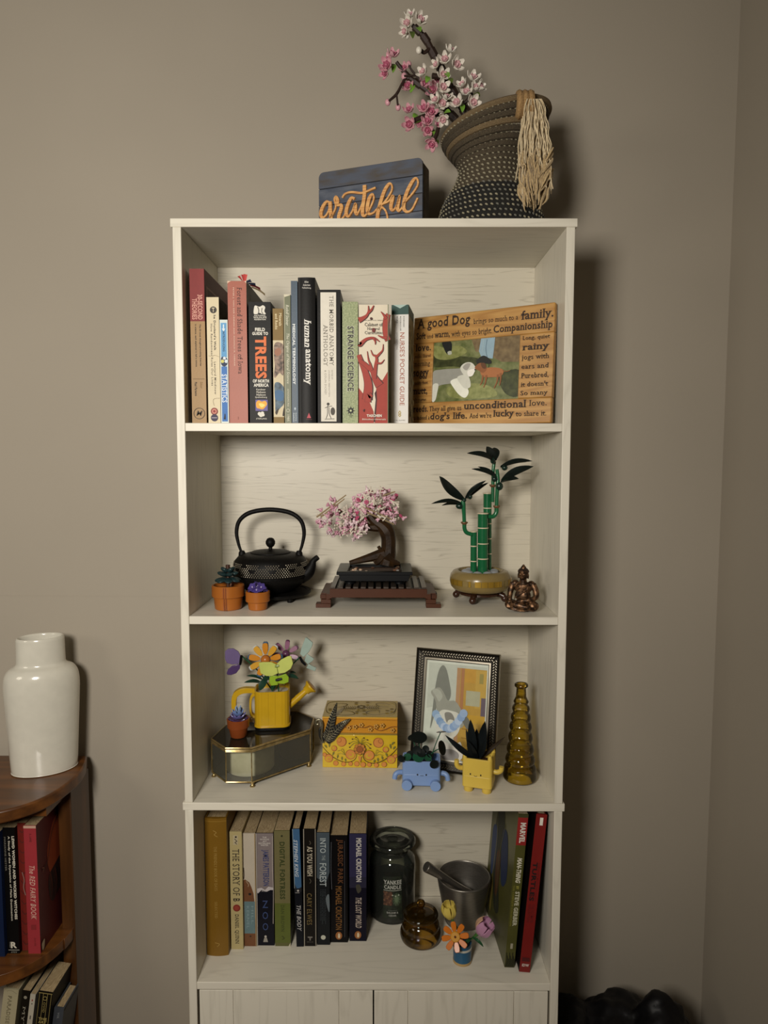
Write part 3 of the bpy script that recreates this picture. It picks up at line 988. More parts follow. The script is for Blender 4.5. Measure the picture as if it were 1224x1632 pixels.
# ------------------------------------------------------------------ on top of the bookcase
def grateful_sign():
    Wd, H, D = .179, PX(671, 250, .06).z - ZT, .038
    a, b = PX(671, 300, .06), PX(510, 300, .12)
    rz = math.atan2(.06 - .12, a.x - b.x)
    root = thing('wooden_sign', 'blue-grey plank block sign with raised wooden cursive word on bookcase top', 'sign',
                 ((a.x + b.x) / 2, .09, ZT + .0002), rz)
    blue = mat('worn_slate_paint', '#3d4452', rough=.75, scale=30, col2='#5b606a', detail=6, bump=.3, stretch=(1, 1, 3), thr=(.35, .65))
    blue2 = mat('worn_brown_paint', '#4b443c', rough=.75, scale=26, col2='#4d5360', detail=6, bump=.3, stretch=(1, 1, 3), thr=(.3, .6))
    edge = mat('weathered_edge_wood', '#4d463a', rough=.8, scale=40, col2='#75695a', detail=5, bump=.3)
    n = 4
    ph = .0272
    zb = H - n * ph
    r = .009
    core = MB().bx(-Wd / 2 + .001, Wd / 2 - .001, .0035, D, 0, H - r)
    core.bx(-Wd / 2 + r, Wd / 2 - r, .0035, D, H - r, H - .0008)
    for sx in (-1, 1):
        core.lathe([(r - .001, 0), (r - .001, D - .0035)], 24)
        cnt = 24 * 2
        for i in range(len(core.v) - cnt, len(core.v)):
            p = core.v[i]
            core.v[i] = Vector((sx * (Wd / 2 - r) + p.x, .0035 + p.z, H - r + p.y))
    core.build('block', edge, root)
    MB().bx(-Wd / 2, Wd / 2, 0, .006, 0, zb - .0006).build('plank', blue, root, bevel=.0006)
    for i in range(n):
        z0, z1 = zb + i * ph + .0006, zb + (i + 1) * ph - .0006
        if i < n - 1:
            MB().bx(-Wd / 2, Wd / 2, 0, .006, z0, z1).build('plank', blue if i != 1 else blue2, root, bevel=.0006)
        else:
            pts = [(-Wd / 2, z0), (Wd / 2, z0)]
            for k in range(7):
                t = k / 6 * PI / 2
                pts.append((Wd / 2 - r + r * math.cos(t), z1 - r + r * math.sin(t)))
            for k in range(7):
                t = PI / 2 + k / 6 * PI / 2
                pts.append((-Wd / 2 + r + r * math.cos(t), z1 - r + r * math.sin(t)))
            MB().prism(pts, .006, nrm=(0, -1, 0)).build('plank', blue2, root, bevel=.0006)
    strokes = [
        [(185, 482), (150, 478), (110, 530), (92, 590), (110, 625), (148, 600), (178, 545), (188, 480)],
        [(188, 475), (190, 540), (196, 600), (196, 660), (185, 715), (155, 735), (128, 712), (150, 665), (215, 590), (246, 520), (232, 455), (248, 432), (264, 465), (262, 505),
         (300, 505), (300, 540), (278, 600), (280, 645), (318, 622), (352, 560), (372, 500), (405, 442), (432, 448)],
        [(432, 448), (400, 440), (362, 515), (350, 580), (372, 610), (410, 560), (440, 492), (440, 555), (455, 590), (490, 530), (515, 470)],
        [(528, 322), (526, 420), (512, 520), (510, 590), (532, 602), (565, 560), (600, 490), (616, 435), (600, 405), (570, 450), (554, 540), (570, 585), (610, 575), (655, 530),
         (720, 470), (775, 380), (780, 325), (755, 310), (715, 370), (680, 470), (655, 570), (650, 640), (668, 690), (710, 690), (740, 630), (725, 560), (690, 525), (664, 545)],
        [(680, 500), (750, 470), (790, 420), (772, 515), (785, 552), (818, 520), (850, 420), (832, 520), (842, 557), (870, 530), (890, 485), (960, 400), (1006, 320), (1000, 266),
         (970, 275), (920, 370), (890, 470), (888, 540), (920, 567), (960, 540), (1006, 440)],
        [(312, 440), (340, 405), (400, 388), (500, 395), (560, 375), (632, 345)]]
    mb = MB()
    for st in strokes:
        P2 = []
        for (x, y) in st:
            t = (x - 62) / 978
            u = t / (t + (1 - t) * 1.054)
            v = (y - (205 - 150 * t)) / (H / 1.19 * 1117 * 6.12 * (1 + .053 * t))
            P2.append(((u - .5) * Wd, (1 - v) * H, 0))
        q = catmull(P2, 6)
        wd = []
        for i in range(len(q)):
            d = q[min(i + 1, len(q) - 1)] - q[max(i - 1, 0)]
            dn = -d.y / (d.length + 1e-9)
            wd.append(.0028 + .0032 * max(0, dn))
        wd = [sum(wd[max(0, i - 3):i + 4]) / len(wd[max(0, i - 3):i + 4]) for i in range(len(wd))]
        mb.ribbon([(p.x, p.y) for p in q], wd, .0042, o=(0, -.004 - .00012 * len(mb.v) / 400, 0))
    mb.build('cursive_word', grain_mat('cut_birch', '#c08548', '#dba765', 0, 3, rough=.55), root, sharp=60)
grateful_sign()

def rope_vase():
    cx, cy = PX(784, 345, .125).x, .125
    root = thing('rope_vase', 'coiled rope vase fading from black to brown, leaning, with a long tassel', 'vase', (cx, cy, ZT + .0002))
    black = mat('black_rope', '#141312', rough=.9, scale=700, col2='#26241f', bump=.8, bscale=900)
    brown = mat('brown_rope', '#3a3226', rough=.9, scale=700, col2='#574c3a', bump=.8, bscale=900)
    tan = mat('tan_rope', '#63523a', rough=.9, scale=700, col2='#7d6a4c', bump=.8, bscale=900)
    cord = mat('pale_stitch_cord', '#8f8871', rough=.85, scale=300)
    dark_cord = mat('grey_stitch_cord', '#6b695f', rough=.85, scale=300)
    prof = [(0, .082), (.012, .0845), (.028, .0835), (.045, .0785), (.062, .071), (.08, .061), (.097, .0525), (.112, .0485), (.124, .0495), (.138, .056), (.152, .067), (.165, .077), (.177, .084), (.187, .088)]
    def rad(z):
        for (z0, r0), (z1, r1) in zip(prof, prof[1:]):
            if z <= z1:
                return r0 + (r1 - r0) * (z - z0) / (z1 - z0)
        return prof[-1][1]
    n = 23
    zz, z = [], .0062
    # coils spaced along the profile's own length
    for i in range(n):
        zz.append(.0055 + (.186 - .0055) * i / (n - 1))
    st = MB(); st2 = MB()
    for i, z in enumerate(zz):
        t = z / .187
        tilt = math.radians(14) * max(0, (t - .25) / .75) ** 1.3
        r = rad(z)
        sh = -.006 * math.sin(PI * t) + .004 * t
        C = Vector((sh, 0, z))
        R = Matrix.Rotation(-tilt, 3, 'Y')
        mr = .0050
        pts = []
        for k in range(64):
            a = 2 * PI * k / 64
            pts.append(C + R @ Vector((r * math.cos(a), r * math.sin(a), 0)))
        pts.append(pts[0])
        m = black if t < .42 else (brown if i < n - 1 else tan)
        if i in (n - 4,):
            m = tan
        MB().tube(pts, mr, 8, cap=False).build('rope_coil', m, root)
        if i < n - 1:
            cnt = max(18, int(r * 2 * PI / .0080))
            for k in range(cnt):
                a = 2 * PI * (k + .5 * (i % 2)) / cnt
                if math.sin(a) > .35:
                    continue
                rr = r + .0040
                pc = C + R @ Vector((rr * math.cos(a), rr * math.sin(a), .0040))
                g = st if (t > .42 or random.random() < .55) else st2
                g.at(pc, (.0, .45, a + PI / 2)).sph((0, 0, 0), (.0027, .0015, .0016), 6, 4)
    for o in (st.build('pale_stitches', cord, root), st2.build('grey_stitches', dark_cord, root)):
        o['kind'] = 'stuff'
    MB().lathe([(0, .001), (.076, .001), (.076, .004), (0, .004)], 40).build('base', black, root)
    # knot and tassel on the near right of the rim
    K = PX(838, 168, .055) - Vector((cx, cy, ZT))
    kn = MB()
    for k in range(3):
        pts = [K + Vector((-.012 + k * .0085, .006 * math.sin(a) - .003, .016 * math.cos(a) - .002)) + Vector((0, -.012 * max(0, -math.sin(a)) , 0)) for a in [2 * PI * j / 16 for j in range(17)]]
        kn.tube(pts, .0055, 8)
    kn.build('knot', mat('knot_rope', '#8a6a42', rough=.9, scale=500, col2='#ab8a5c', bump=.7, bscale=800), root)
    tm = mat('tassel_cotton', '#bba680', rough=.95, scale=200, col2='#dccba8', sheen=.3)
    tf = mat('tassel_fluff', '#98805a', rough=.95, scale=300, col2='#bda57a', sheen=.3)
    ts = MB(); fl = MB()
    rnd = random.Random(3)
    for k in range(80):
        f = rnd.random()
        y0 = .048 + rnd.uniform(-.016, .012)
        px0, px1 = 839 + 23 * f + rnd.uniform(-3, 3), 824 + 58 * f + rnd.uniform(-4, 4)
        yb = rnd.uniform(250, 318) - 18 * abs(f - .45)
        pts = []
        ph, am = rnd.uniform(0, 6), rnd.uniform(.6, 2.2)
        for j in range(15):
            t = j / 14
            py = 158 + (yb - 158) * t
            sx = px0 + (px1 - px0) * (t ** .6) + am * math.sin(ph + t * (14 + 6 * f)) * min(1, t * 4)
            pts.append(PX(sx, py, y0 + .002 * math.sin(ph + 9 * t) - (.006 if t < .12 else 0)) - Vector((cx, cy, ZT)))
        ts.tube(pts, .00095, 4)
    for k in range(150):
        f = rnd.random()
        y0 = .046 + rnd.uniform(-.016, .014)
        px0 = 826 + 55 * f
        pya = rnd.uniform(235, 300)
        L = rnd.uniform(25, 48) * (1 - .6 * abs(f - .35))
        pts = []
        ph = rnd.uniform(0, 6)
        for j in range(6):
            t = j / 5
            sx = px0 + (848 - px0) * .45 * t * t + 2.0 * math.sin(ph + 5 * t)
            pts.append(PX(sx, min(pya + L * t, 343), y0 + .003 * math.sin(ph + 4 * t)) - Vector((cx, cy, ZT)))
        fl.tube(pts, [.0014, .0024, .0006], 4)
    for o in (ts.build('tassel_strands', tm, root), fl.build('tassel_fluff', tf, root)):
        o['kind'] = 'stuff'
    return root
rope_vase()

# ---- blossom branches standing in the vase
def petal_flower(name, petal, heart):
    mb = MB()
    for i in range(5):
        a = 2 * PI * i / 5
        d = Vector((math.cos(a), math.sin(a), 0))
        mb.k(0).leaf(d * .0015 + Vector((0, 0, 0)), d * .0078 + Vector((0, 0, .0075)), .0062, normal=Vector((0, 0, 1)) - d * .8, bend=-.14, fold=.3, n=5, thick=.0007,
                     prof=lambda t: (.45 + 1.1 * t if t < .5 else 1.0 - 1.7 * (t - .5) ** 1.4))
    for i in range(6):
        a = 2 * PI * i / 6 + .3
        d = Vector((math.cos(a), math.sin(a), 0))
        mb.k(1).leaf(d * .001 + Vector((0, 0, .001)), d * .0036 + Vector((0, 0, .006)), .004, normal=Vector((0, 0, 1)) - d, bend=-.1, n=3, thick=.0005)
    mb.k(1).sph((0, 0, .0035), (.0018, .0018, .0022), 8, 5)
    mb.k(0).sph((0, 0, .0008), (.0026, .0026, .0016), 8, 5)
    me = mb.build(name, [petal, heart]).data
    ob = bpy.data.objects[-1] if False else None
    return me

def strip_proto(me):
    for o in list(bpy.data.objects):
        if o.data is me:
            bpy.data.objects.remove(o)
    return me

white_p = mat('white_petal', '#d9d3c6', rough=.35, var=.04)
blush = mat('blush_petal', '#cfa3a6', rough=.35, var=.08)
pink_p = mat('pink_petal', '#cf9aa3', rough=.35, var=.08)
rose = mat('rose_petal', '#b5627a', rough=.35, var=.08)
FL_W = strip_proto(petal_flower('blossom', white_p, blush))
FL_P = strip_proto(petal_flower('blossom_pink', pink_p, rose))
brown_st = mat('dark_brown_plastic', '#2e1e16', rough=.6, var=.1, bump=.1, bscale=200)
lime = mat('lime_leaf_plastic', '#6f9a3a', rough=.4, var=.12)
olive = mat('olive_leaf_plastic', '#55662c', rough=.4, var=.12)

def branch_thing(name, label, stems, flowers, leaves, buds, base_px, dy=0.0):
    O = PX(base_px[0], base_px[1], .10)
    root = thing(name, label, 'branch', O)
    rnd = random.Random(len(flowers))
    for i, (pts, r, Y) in enumerate(stems):
        q = [PX(x, y, dy + Y[0] + (Y[1] - Y[0]) * k / (len(pts) - 1)) - O for k, (x, y) in enumerate(pts)]
        MB().tube(catmull(q, 3) if len(q) > 2 else q, r, 8).build('stem' if i == 0 else 'twig', brown_st, root)
        if i == 0:
            for k in range(1, len(q) - 1):
                d = (q[k + 1] - q[k - 1]).normalized()
                MB().tube([q[k] - d * .007, q[k] + d * .007], r[0] * (1.25 - .08 * k) if isinstance(r, list) else r * 1.2, 6).build('stem_joint', brown_st, root, bevel=.0006)
    for (x, y, me, dx, dz, sc) in flowers:
        o = bpy.data.objects.new('blossom', me)
        COL.objects.link(o)
        o.parent = root
        o.location = PX(x, y, dy + .085 + rnd.uniform(-.010, .010)) - O
        dirv = Vector((dx, -1.0 + .3 * rnd.random(), dz)).normalized()
        o.rotation_euler = (dirv.to_track_quat('Z', 'Y').to_matrix() @ Matrix.Rotation(rnd.uniform(0, 6), 3, 'Z')).to_euler()
        o.scale = (sc * 1.22,) * 3
    sh = dy
    for (x, y, dx, ey, c) in leaves:
        p = PX(x, y, .092 + sh) - O
        q = PX(x + dx, y + ey, .085 + sh) - O
        MB().leaf(p, q, .0085, normal=(.2, -1, .4), bend=.15, fold=.25, thick=.0008).build('leaf', c, root)
    for (x, y, r, m) in buds:
        p = PX(x, y, .085 + sh) - O
        MB().sph(p, (r, r, r * 1.2), 10, 8).build('bud', m, root)
W_, P_ = FL_W, FL_P
branch_thing('blossom_branch', 'upright dark branch with white blossoms standing in the rope vase', [
    ([(764, 215), (742, 178), (722, 148), (703, 110), (690, 85), (678, 62), (665, 48), (657, 40)], [.0075, .0072, .0068, .0062, .0055, .004, .003], (.11, .10)),
    ([(684, 78), (676, 84), (671, 80)], .0028, (.10, .095)),
    ([(712, 125), (700, 122), (689, 121)], [.005, .004, .0045], (.1, .095)),
    ([(735, 168), (745, 160), (752, 148)], .003, (.1, .095)),
    ([(716, 160), (706, 165), (700, 170)], .003, (.1, .095))],
    [(650, 40, W_, -.4, .1, 1.15), (654, 27, W_, -.2, .9, .95), (668, 34, W_, .5, .3, 1.15), (647, 50, W_, -.8, -.3, .9), (709, 98, W_, -.1, .2, 1.15), (717.6, 83, W_, .3, 1, 1), (726, 105, W_, .4, .0, 1.2),
     (697, 104, W_, -.8, .1, .9), (706, 122, W_, .1, .1, 1.15), (676, 117, W_, -.7, .3, 1.05), (704.5, 141, W_, .2, 0, 1.2), (753, 127.6, W_, .2, .5, 1.2), (738, 136.5, W_, -.6, .5, .95), (757, 142, W_, .4, .6, 1),
     (764, 139, W_, .9, .3, .9), (743, 150, W_, -.1, .5, 1.1), (704, 167, W_, .1, 0, 1.2), (695, 162, W_, -.6, .4, 1.05), (711, 157, W_, .3, .7, 1), (729, 166, W_, -.4, .2, 1.2), (753, 165, W_, .2, -.1, 1.2), (706, 189, W_, -.1, -.6, 1.1)],
    [(655, 50, 3, 11, olive), (664, 44, 7, 6, lime), (708, 116, 8, 8, lime), (716, 124, 3, 10, olive), (712, 148, 2, 10, lime), (683, 122, -4, 10, lime), (755, 150, 10, 3, olive), (735, 165, 2, 14, lime), (708, 180, 10, -2, lime), (712, 150, 4, 10, olive)],
    [(667.6, 80, .0048, white_p), (649, 57, .004, white_p)], (764, 215))
branch_thing('blossom_branch', 'drooping branch with pink blossoms and round pink buds in the rope vase', [
    ([(758, 222), (722, 186), (703, 166), (685, 148), (665, 133), (648, 120), (632, 99)], [.0062, .006, .0055, .005, .0045, .0038, .003], (.1, .085)),
    ([(646, 124), (640, 135), (632, 150), (620, 161)], [.0024, .002, .0024, .002], (.085, .08)),
    ([(632, 150), (634, 168)], .0016, (.08, .08)),
    ([(670, 131), (664, 121), (656, 112), (652, 104)], .0017, (.085, .08)),
    ([(664, 120), (652, 121), (644, 121)], .0016, (.085, .08)),
    ([(716, 184), (690, 183), (676, 186), (660, 192)], [.004, .0035, .0045, .004], (.095, .085)),
    ([(712, 188), (700, 200), (696, 214), (690, 226)], [.004, .003, .0035, .003], (.095, .085))],
    [(618, 106, P_, -.4, 0, 1.25), (626, 90, P_, .2, .8, 1.1), (619, 97, P_, -.5, .5, .95), (615, 116, P_, -.7, -.5, .95), (644, 111, P_, -.2, .3, .9), (651, 139, P_, -.3, .1, 1.1), (675, 137, P_, .3, .5, 1.0), (691, 145, P_, -.4, 0, 1.2),
     (700, 131, P_, 0, .3, 1.1), (652.5, 178, P_, -.3, .6, 1.05), (653.5, 199, P_, -.3, -.2, 1.2), (668.5, 199, P_, 0, 0, .8), (677, 175, P_, -.3, .3, 1.15), (686, 180, P_, .1, 0, 1.2), (681, 196, P_, 0, .3, 1.1), (681.5, 208, P_, -.1, -.3, 1.05), (689, 228, P_, -.3, -.7, 1.15), (697, 199, P_, .4, .2, .9)],
    [(628, 102, -2, 14, lime), (636, 104, 4, 8, olive), (659, 134, -5, 14, lime), (680, 140, 10, 6, olive), (664, 182, -6, 8, lime), (672, 190, -10, 6, olive), (690, 206, -2, 12, lime), (696, 222, -2, 12, olive)],
    [(618, 163, .0046, pink_p), (634.5, 171, .0046, pink_p), (651.5, 102.5, .0046, pink_p), (644, 121.5, .0048, pink_p)], (758, 222), .038)
# ------------------------------------------------------------------ second shelf
terra = mat('terracotta_plastic', '#98581f', rough=.32, var=.05, scale=30)
terra_d = mat('dark_terracotta_plastic', '#7a3c14', rough=.35, var=.05, scale=30)
soil = mat('brown_soil_plastic', '#3a2214', rough=.6, var=.2, scale=200)

def brick_pot(name, label, loc, rb, rr, h, rim, soil_z):
    root = thing(name, label, 'potted plant', loc)
    wall = .0022
    MB().lathe([(0, 0), (rb * .86, 0), (rb * .92, .0012), (rb, h - rim), (rb, h - rim + .001), (rr - wall, h - rim + .001), (rr - wall, soil_z)], 40).build('pot', terra, root, sharp=30)
    MB().lathe([(rb * .98, h - rim), (rr - .0004, h - rim), (rr, h - rim + .0006), (rr, h - .0012), (rr - .0008, h), (rr - wall - .001, h), (rr - wall - .001, h - .006), (rb * .98, h - .006)], 40).build('rim', terra, root, sharp=30)
    MB().lathe([(0, soil_z), (rr - wall - .0005, soil_z)], 32).build('soil', soil, root)
    return root

# larger pot: two half shells with a seam to the front
p1 = brick_pot('potted_plant', 'larger terracotta toy-brick pot with dark teal leaves, left end of second shelf', (-.2385, .0575, ZB + .0002), .0235, .0263, .0395, .0185, .033)
seam = MB()
for sx in (-1, 1):
    seam.bx(sx * .0016 - .0009, sx * .0016 + .0009, -.0272, -.024, .0215, .0385)
    seam.bx(sx * .0016 - .0009, sx * .0016 + .0009, -.0243, -.021, .001, .0215)
seam.build('seam_ridges', terra_d, p1, bevel=.0003)
teal = mat('dark_teal_leaf_plastic', '#1c3032', rough=.3, var=.15)
stem_b = mat('brown_stem_plastic', '#3d2417', rough=.4)
MB().lathe([(.003, .028), (.003, .066), (.0036, .066), (.0036, .072), (0, .072)], 12).build('stem', stem_b, p1)
for ring, (nn, rr, zz, tip, dz) in enumerate(((7, .004, .050, .0205, -.004), (6, .003, .056, .0165, .003), (5, .002, .061, .011, .006))):
    for k in range(nn):
        a = 2 * PI * (k + .35 * ring) / nn - .4
        d = Vector((math.cos(a), math.sin(a), 0))
        b, t = d * rr + Vector((0, 0, zz)), d * tip + Vector((0, 0, zz + dz))
        mb = MB(); mid = (b + t) / 2; L = (t - b).length
        mb.at(mid, (0, -math.atan2(dz, tip - rr), a)); mb.sph((0, 0, 0), (L * .58, L * .42, .0034), 12, 8)
        mb.build('leaf', teal, p1)

p2 = brick_pot('potted_plant', 'smaller terracotta toy-brick pot with purple violets, in front of teapot', (-.1895, .0530, ZB + .0002), .0163, .0195, .030, .0165, .026)
violet = mat('violet_petal_plastic', '#46397a', rough=.35, var=.12)
pale = mat('pale_violet_plastic', '#b7a8c8', rough=.35)
rnd = random.Random(5)
for k in range(9):
    a = 2 * PI * k / 8
    rr = .0095 if k < 8 else 0
    c = Vector((rr * math.cos(a), rr * math.sin(a), .033 + .004 * (k % 2) + (.005 if k == 8 else 0)))
    mb = MB()
    nrm = Vector((math.cos(a) * .8, math.sin(a) * .8 - .3, .8)).normalized()
    q = nrm.to_track_quat('Z', 'Y').to_matrix()
    for j in range(5):
        b = 2 * PI * j / 5 + k
        d = q @ Vector((math.cos(b), math.sin(b), .25))
        mb.k(0).leaf(c, c + d * .0085, .0072, normal=nrm, bend=.1, n=4, thick=.0008)
    mb.k(1).sph(c + nrm * .001, .0013, 8, 5)
    mb.build('violet_flower', [violet, pale], p2)

# ---- cast iron teapot on its trivet
iron = mat('cast_iron_black', '#0d0c0b', rough=.5, var=.2, scale=300, bump=.25, bscale=700, spec=.18)
iron_dot = mat('pale_iron_dot', '#8d8574', rough=.35, metal=.4)  # dots coloured paler than the iron body
TX, TY = -.1830, .1440
tv = thing('trivet', 'round black cast iron trivet under the teapot', 'trivet', (TX + .003, TY, ZB + .0002))
MB().lathe([(0, .0085), (.063, .0085), (.0665, .010), (.0675, .0125), (.0665, .0140), (.060, .0140), (.059, .0130), (0, .0130)], 56).build('plate', iron, tv)
for k in range(3):
    a = -PI / 2 + 2 * PI * k / 3 + .75
    MB().lathe([(.0045, 0), (.005, .002), (.0045, .0095)], 14, c=(.052 * math.cos(a), .052 * math.sin(a), 0)).build('foot', iron, tv)

tp = thing('teapot', 'black cast iron teapot with arched handle and dotted band', 'teapot', (TX, TY, ZB + .0134))
B = [(0, .0), (.034, .0), (.042, .003), (.054, .011), (.0615, .021), (.0638, .028), (.0645, .0345), (.0640, .046), (.0615, .055), (.056, .0615), (.046, .0655), (.035, .0672), (.035, .0662), (0, .0662)]
body = MB().lathe(B, 64).build('body', iron, tp, sharp=50)
MB().lathe([(.0640, .0272), (.0652, .0280), (.0652, .0292), (.0640, .0300)], 64).build('band', iron, body)
dots = MB()
for row in range(8):
    z = .033 + row * .0028
    r = .0645 if z < .046 else .0645 - (z - .046) * .22
    n = 92
    for k in range(n):
        a = 2 * PI * (k + .5 * (row % 2)) / n
        if math.sin(a) > .2:
            continue
        m = (k * 2 + (row % 2)) % 16
        if row in (6, 7) and 5 < m < 11:
            continue
        if row in (3, 4) and (m < 3 or m > 13):
            continue
        dots.at((r * math.cos(a), r * math.sin(a), z), (0, 0, a)).sph((0, 0, 0), (.0009, .00105, .00105), 5, 4)
d = dots.build('raised_dots', iron_dot, body)
d['kind'] = 'stuff'
lid = MB().lathe([(.0345, .0665), (.0345, .0685), (.030, .0702), (.015, .0722), (.006, .0732), (0, .0734)], 48).build('lid', iron, tp)
MB().lathe([(.0035, .072), (.0032, .0765), (.006, .0785), (.0083, .083), (.0083, .087), (.006, .0915), (.003, .0932), (0, .0936)], 24).build('lid_knob', iron, lid)
sp = catmull([(.052, -.004, .026), (.066, -.006, .034), (.073, -.007, .046), (.076, -.0075, .054), (.0835, -.009, .0605)], 5)
MB().tube(sp, [.0145, .013, .0095, .0065, .0052, .0050], 16, flat=.95).build('spout', iron, tp)
for sx in (-1, 1):
    MB().lathe([(.0065, .058), (.006, .067), (.004, .0705), (0, .071)], 12, c=(sx * .050, 0, 0)).build('handle_lug', iron, tp)
hp = catmull([(-.0505, 0, .066), (-.0560, 0, .083), (-.0590, 0, .104), (-.0530, 0, .124), (-.034, 0, .1375), (0, 0, .1425), (.034, 0, .1375), (.0530, 0, .124), (.0590, 0, .104), (.0560, 0, .083), (.0505, 0, .066)], 6)
MB().tube(hp, [.0022, .0028, .0034, .0037, .0040, .0040, .0040, .0037, .0034, .0028, .0022], 12).build('handle', iron, tp)

# ---- toy-brick bonsai: slatted stand, black tray, tree
rbrown = mat('reddish_brown_plastic', '#43220f', rough=.45, spec=.3, var=.06)
SX, SY0, SY1 = .0068, .066, .176
ST = .0325
sd = thing('slatted_stand', 'low brown slatted wooden-look stand under the bonsai tray', 'stand', (SX, (SY0 + SY1) / 2, ZB + .0002))
hy = (SY1 - SY0) / 2
for sy, nm in ((-1, 'front_rail'), (1, 'back_rail')):
    y0, y1 = (-hy, -hy + .008) if sy < 0 else (hy - .008, hy)
    MB().prism([(-.0865, .0135), (-.082, .0135), (-.0755, .0165), (.0755, .0165), (.082, .0135), (.0865, .0135), (.0865, .0225), (.0800, .0225), (.0800, .0310), (-.0800, .0310), (-.0800, .0225), (-.0865, .0225)],
               y1 - y0, o=(0, y0, 0), nrm=(0, -1, 0)).build(nm, rbrown, sd, bevel=.0004)
for sx in (-1, 1):
    for y0, y1 in ((-hy, -hy + .016), (hy - .016, hy)):
        MB().bx(*sorted((sx * .0785, sx * .1030)), y0 - .002, y1, 0, .0066).build('foot', rbrown, sd, bevel=.0004)
        MB().bx(*sorted((sx * .0785, sx * .0948)), y0, y1, .0066, .0135).build('foot_block', rbrown, sd, bevel=.0004)
    MB().bx(*sorted((sx * .0800, sx * .0948)), -hy + .0082, hy - .0082, .0135, .0225).build('end_step', rbrown, sd, bevel=.0004)
    MB().bx(*sorted((sx * .0868, sx * .0962)), -hy + .004, hy - .004, .0138, .0205).build('end_step', rbrown, sd, bevel=.0004)
gslat = mat('dark_grey_brown_plastic', '#3d342d', rough=.35, var=.05)
for k in range(13):
    xx = -.075 + k * .0125
    MB().bx(xx - .0042, xx + .0042, -hy + .0005, hy - .0005, .0312, .0342).build('slat', gslat, sd, bevel=.0004)

MB().bx(-.0798, .0798, -hy + .009, hy - .009, .0290, .0305).build('gap_shade_sheet', mat('gap_shade_black', '#0a0909', rough=.5), sd)  # dark sheet added under the slats to put shade into their gaps
blackp = mat('black_plastic', '#08090b', rough=.45, var=.05, spec=.2)
trayZ = ZB + .0346
tr = thing('bonsai_tree', 'toy-brick bonsai with pink blossoms in a black tray on the slatted stand', 'bonsai', (.0, .133, trayZ))
tray = MB()
L2, D2 = .0635, .048
tray.prism([(-.0565, .0055), (.0565, .0055), (.0600, .016), (-.0600, .016)], D2 * 2 - .006, o=(0, -D2 + .003, 0), nrm=(0, -1, 0))
tray_o = tray.build('tray', blackp, tr, bevel=.0005)
greyp = mat('grey_top_plastic', '#4a4a44', rough=.4, var=.05)
rimb = MB()
rimb.bx(-L2, L2, -D2, -D2 + .013, .0162, .0215); rimb.bx(-L2, L2, D2 - .013, D2, .0162, .0215)
rimb.bx(-L2, -L2 + .019, -D2 + .0131, D2 - .0131, .0162, .0215); rimb.bx(L2 - .019, L2, -D2 + .0131, D2 - .0131, .0162, .0215)
rimb.build('tray_rim', blackp, tr, bevel=.0005)
for x0, x1, y0, y1 in ((-L2 + .001, -L2 + .018, -D2 + .001, D2 - .001), (L2 - .018, L2 - .001, -D2 + .001, D2 - .001)):
    MB().bx(x0, x1, y0, y1, .0216, .0222).build('rim_tile', greyp, tr, bevel=.0003)
for sx in (-1, 1):
    for sy in (-1, 1):
        MB().lathe([(.0085, 0), (.0085, .003), (.006, .0054)], 16, c=(sx * .042, sy * .034, .0001)).build('tray_foot', blackp, tr)
MB().bx(-L2 + .019, L2 - .019, -D2 + .013, D2 - .013, .014, .0168).build('soil', soil, tr)
peb = [mat('pebble_' + c, '#' + c, rough=.4) for c in ('b9a58e', '6b4a38', '8d8a84', 'c5a68c', '4a3020')]
rnd = random.Random(11)
for k in range(34):
    x, y = rnd.uniform(-.040, .041), rnd.uniform(-.033, .030)
    if abs(x - .012) < .02 and abs(y) < .02:
        continue
    MB().lathe([(0, 0), (.0026, 0), (.003, .0012), (.002, .0024), (0, .0028)], 10, c=(x, y, .0168)).build('pebble', peb[k % 5], tr)
bark = mat('bark_plastic', '#1d130b', rough=.5, scale=60, col2='#35230f', bump=.3, bscale=150, detail=4, spec=.2)
O = Vector((.0, .133, trayZ))
def bp(cx, cy, Y=.133):
    """enlarged view of the bonsai -> local point"""
    return PX(495 + cx / 5.564, 770 + cy / 5.564, Y) - O
trunk = MB()
trunk.tube(catmull([bp(665, 720), bp(680, 650), bp(690, 570), bp(690, 490), bp(672, 425), bp(625, 372), bp(565, 335), bp(520, 280), bp(500, 225)], 4),
           [.0165, .0150, .0130, .0130, .0138, .0115, .0085, .0068, .005], 9)
trunk.tube(catmull([bp(640, 390), bp(560, 390), bp(505, 385), bp(440, 330), bp(330, 290), bp(240, 250)], 4), [.009, .0075, .006, .005, .0045, .003], 7)
trunk.tube(catmull([bp(600, 360), bp(640, 300), bp(690, 240), bp(720, 210)], 4), [.008, .006, .005, .003], 7)
for pts, r in (([(660, 620), (560, 650), (450, 680), (345, 705)], [.011, .0085, .006, .0035]), ([(670, 640), (720, 690), (790, 715)], [.010, .007, .003]),
               ([(640, 640), (600, 690), (570, 715)], [.009, .007, .004]), ([(600, 560), (640, 620), (720, 700)], [.003, .003, .003]), ([(690, 560), (630, 640), (560, 700)], [.003, .003, .003])):
    trunk.tube(catmull([bp(x, y, .125 if len(r) == 3 else .128) for x, y in pts], 4), r, 7)
trunk.build('trunk', bark, tr, sharp=25)
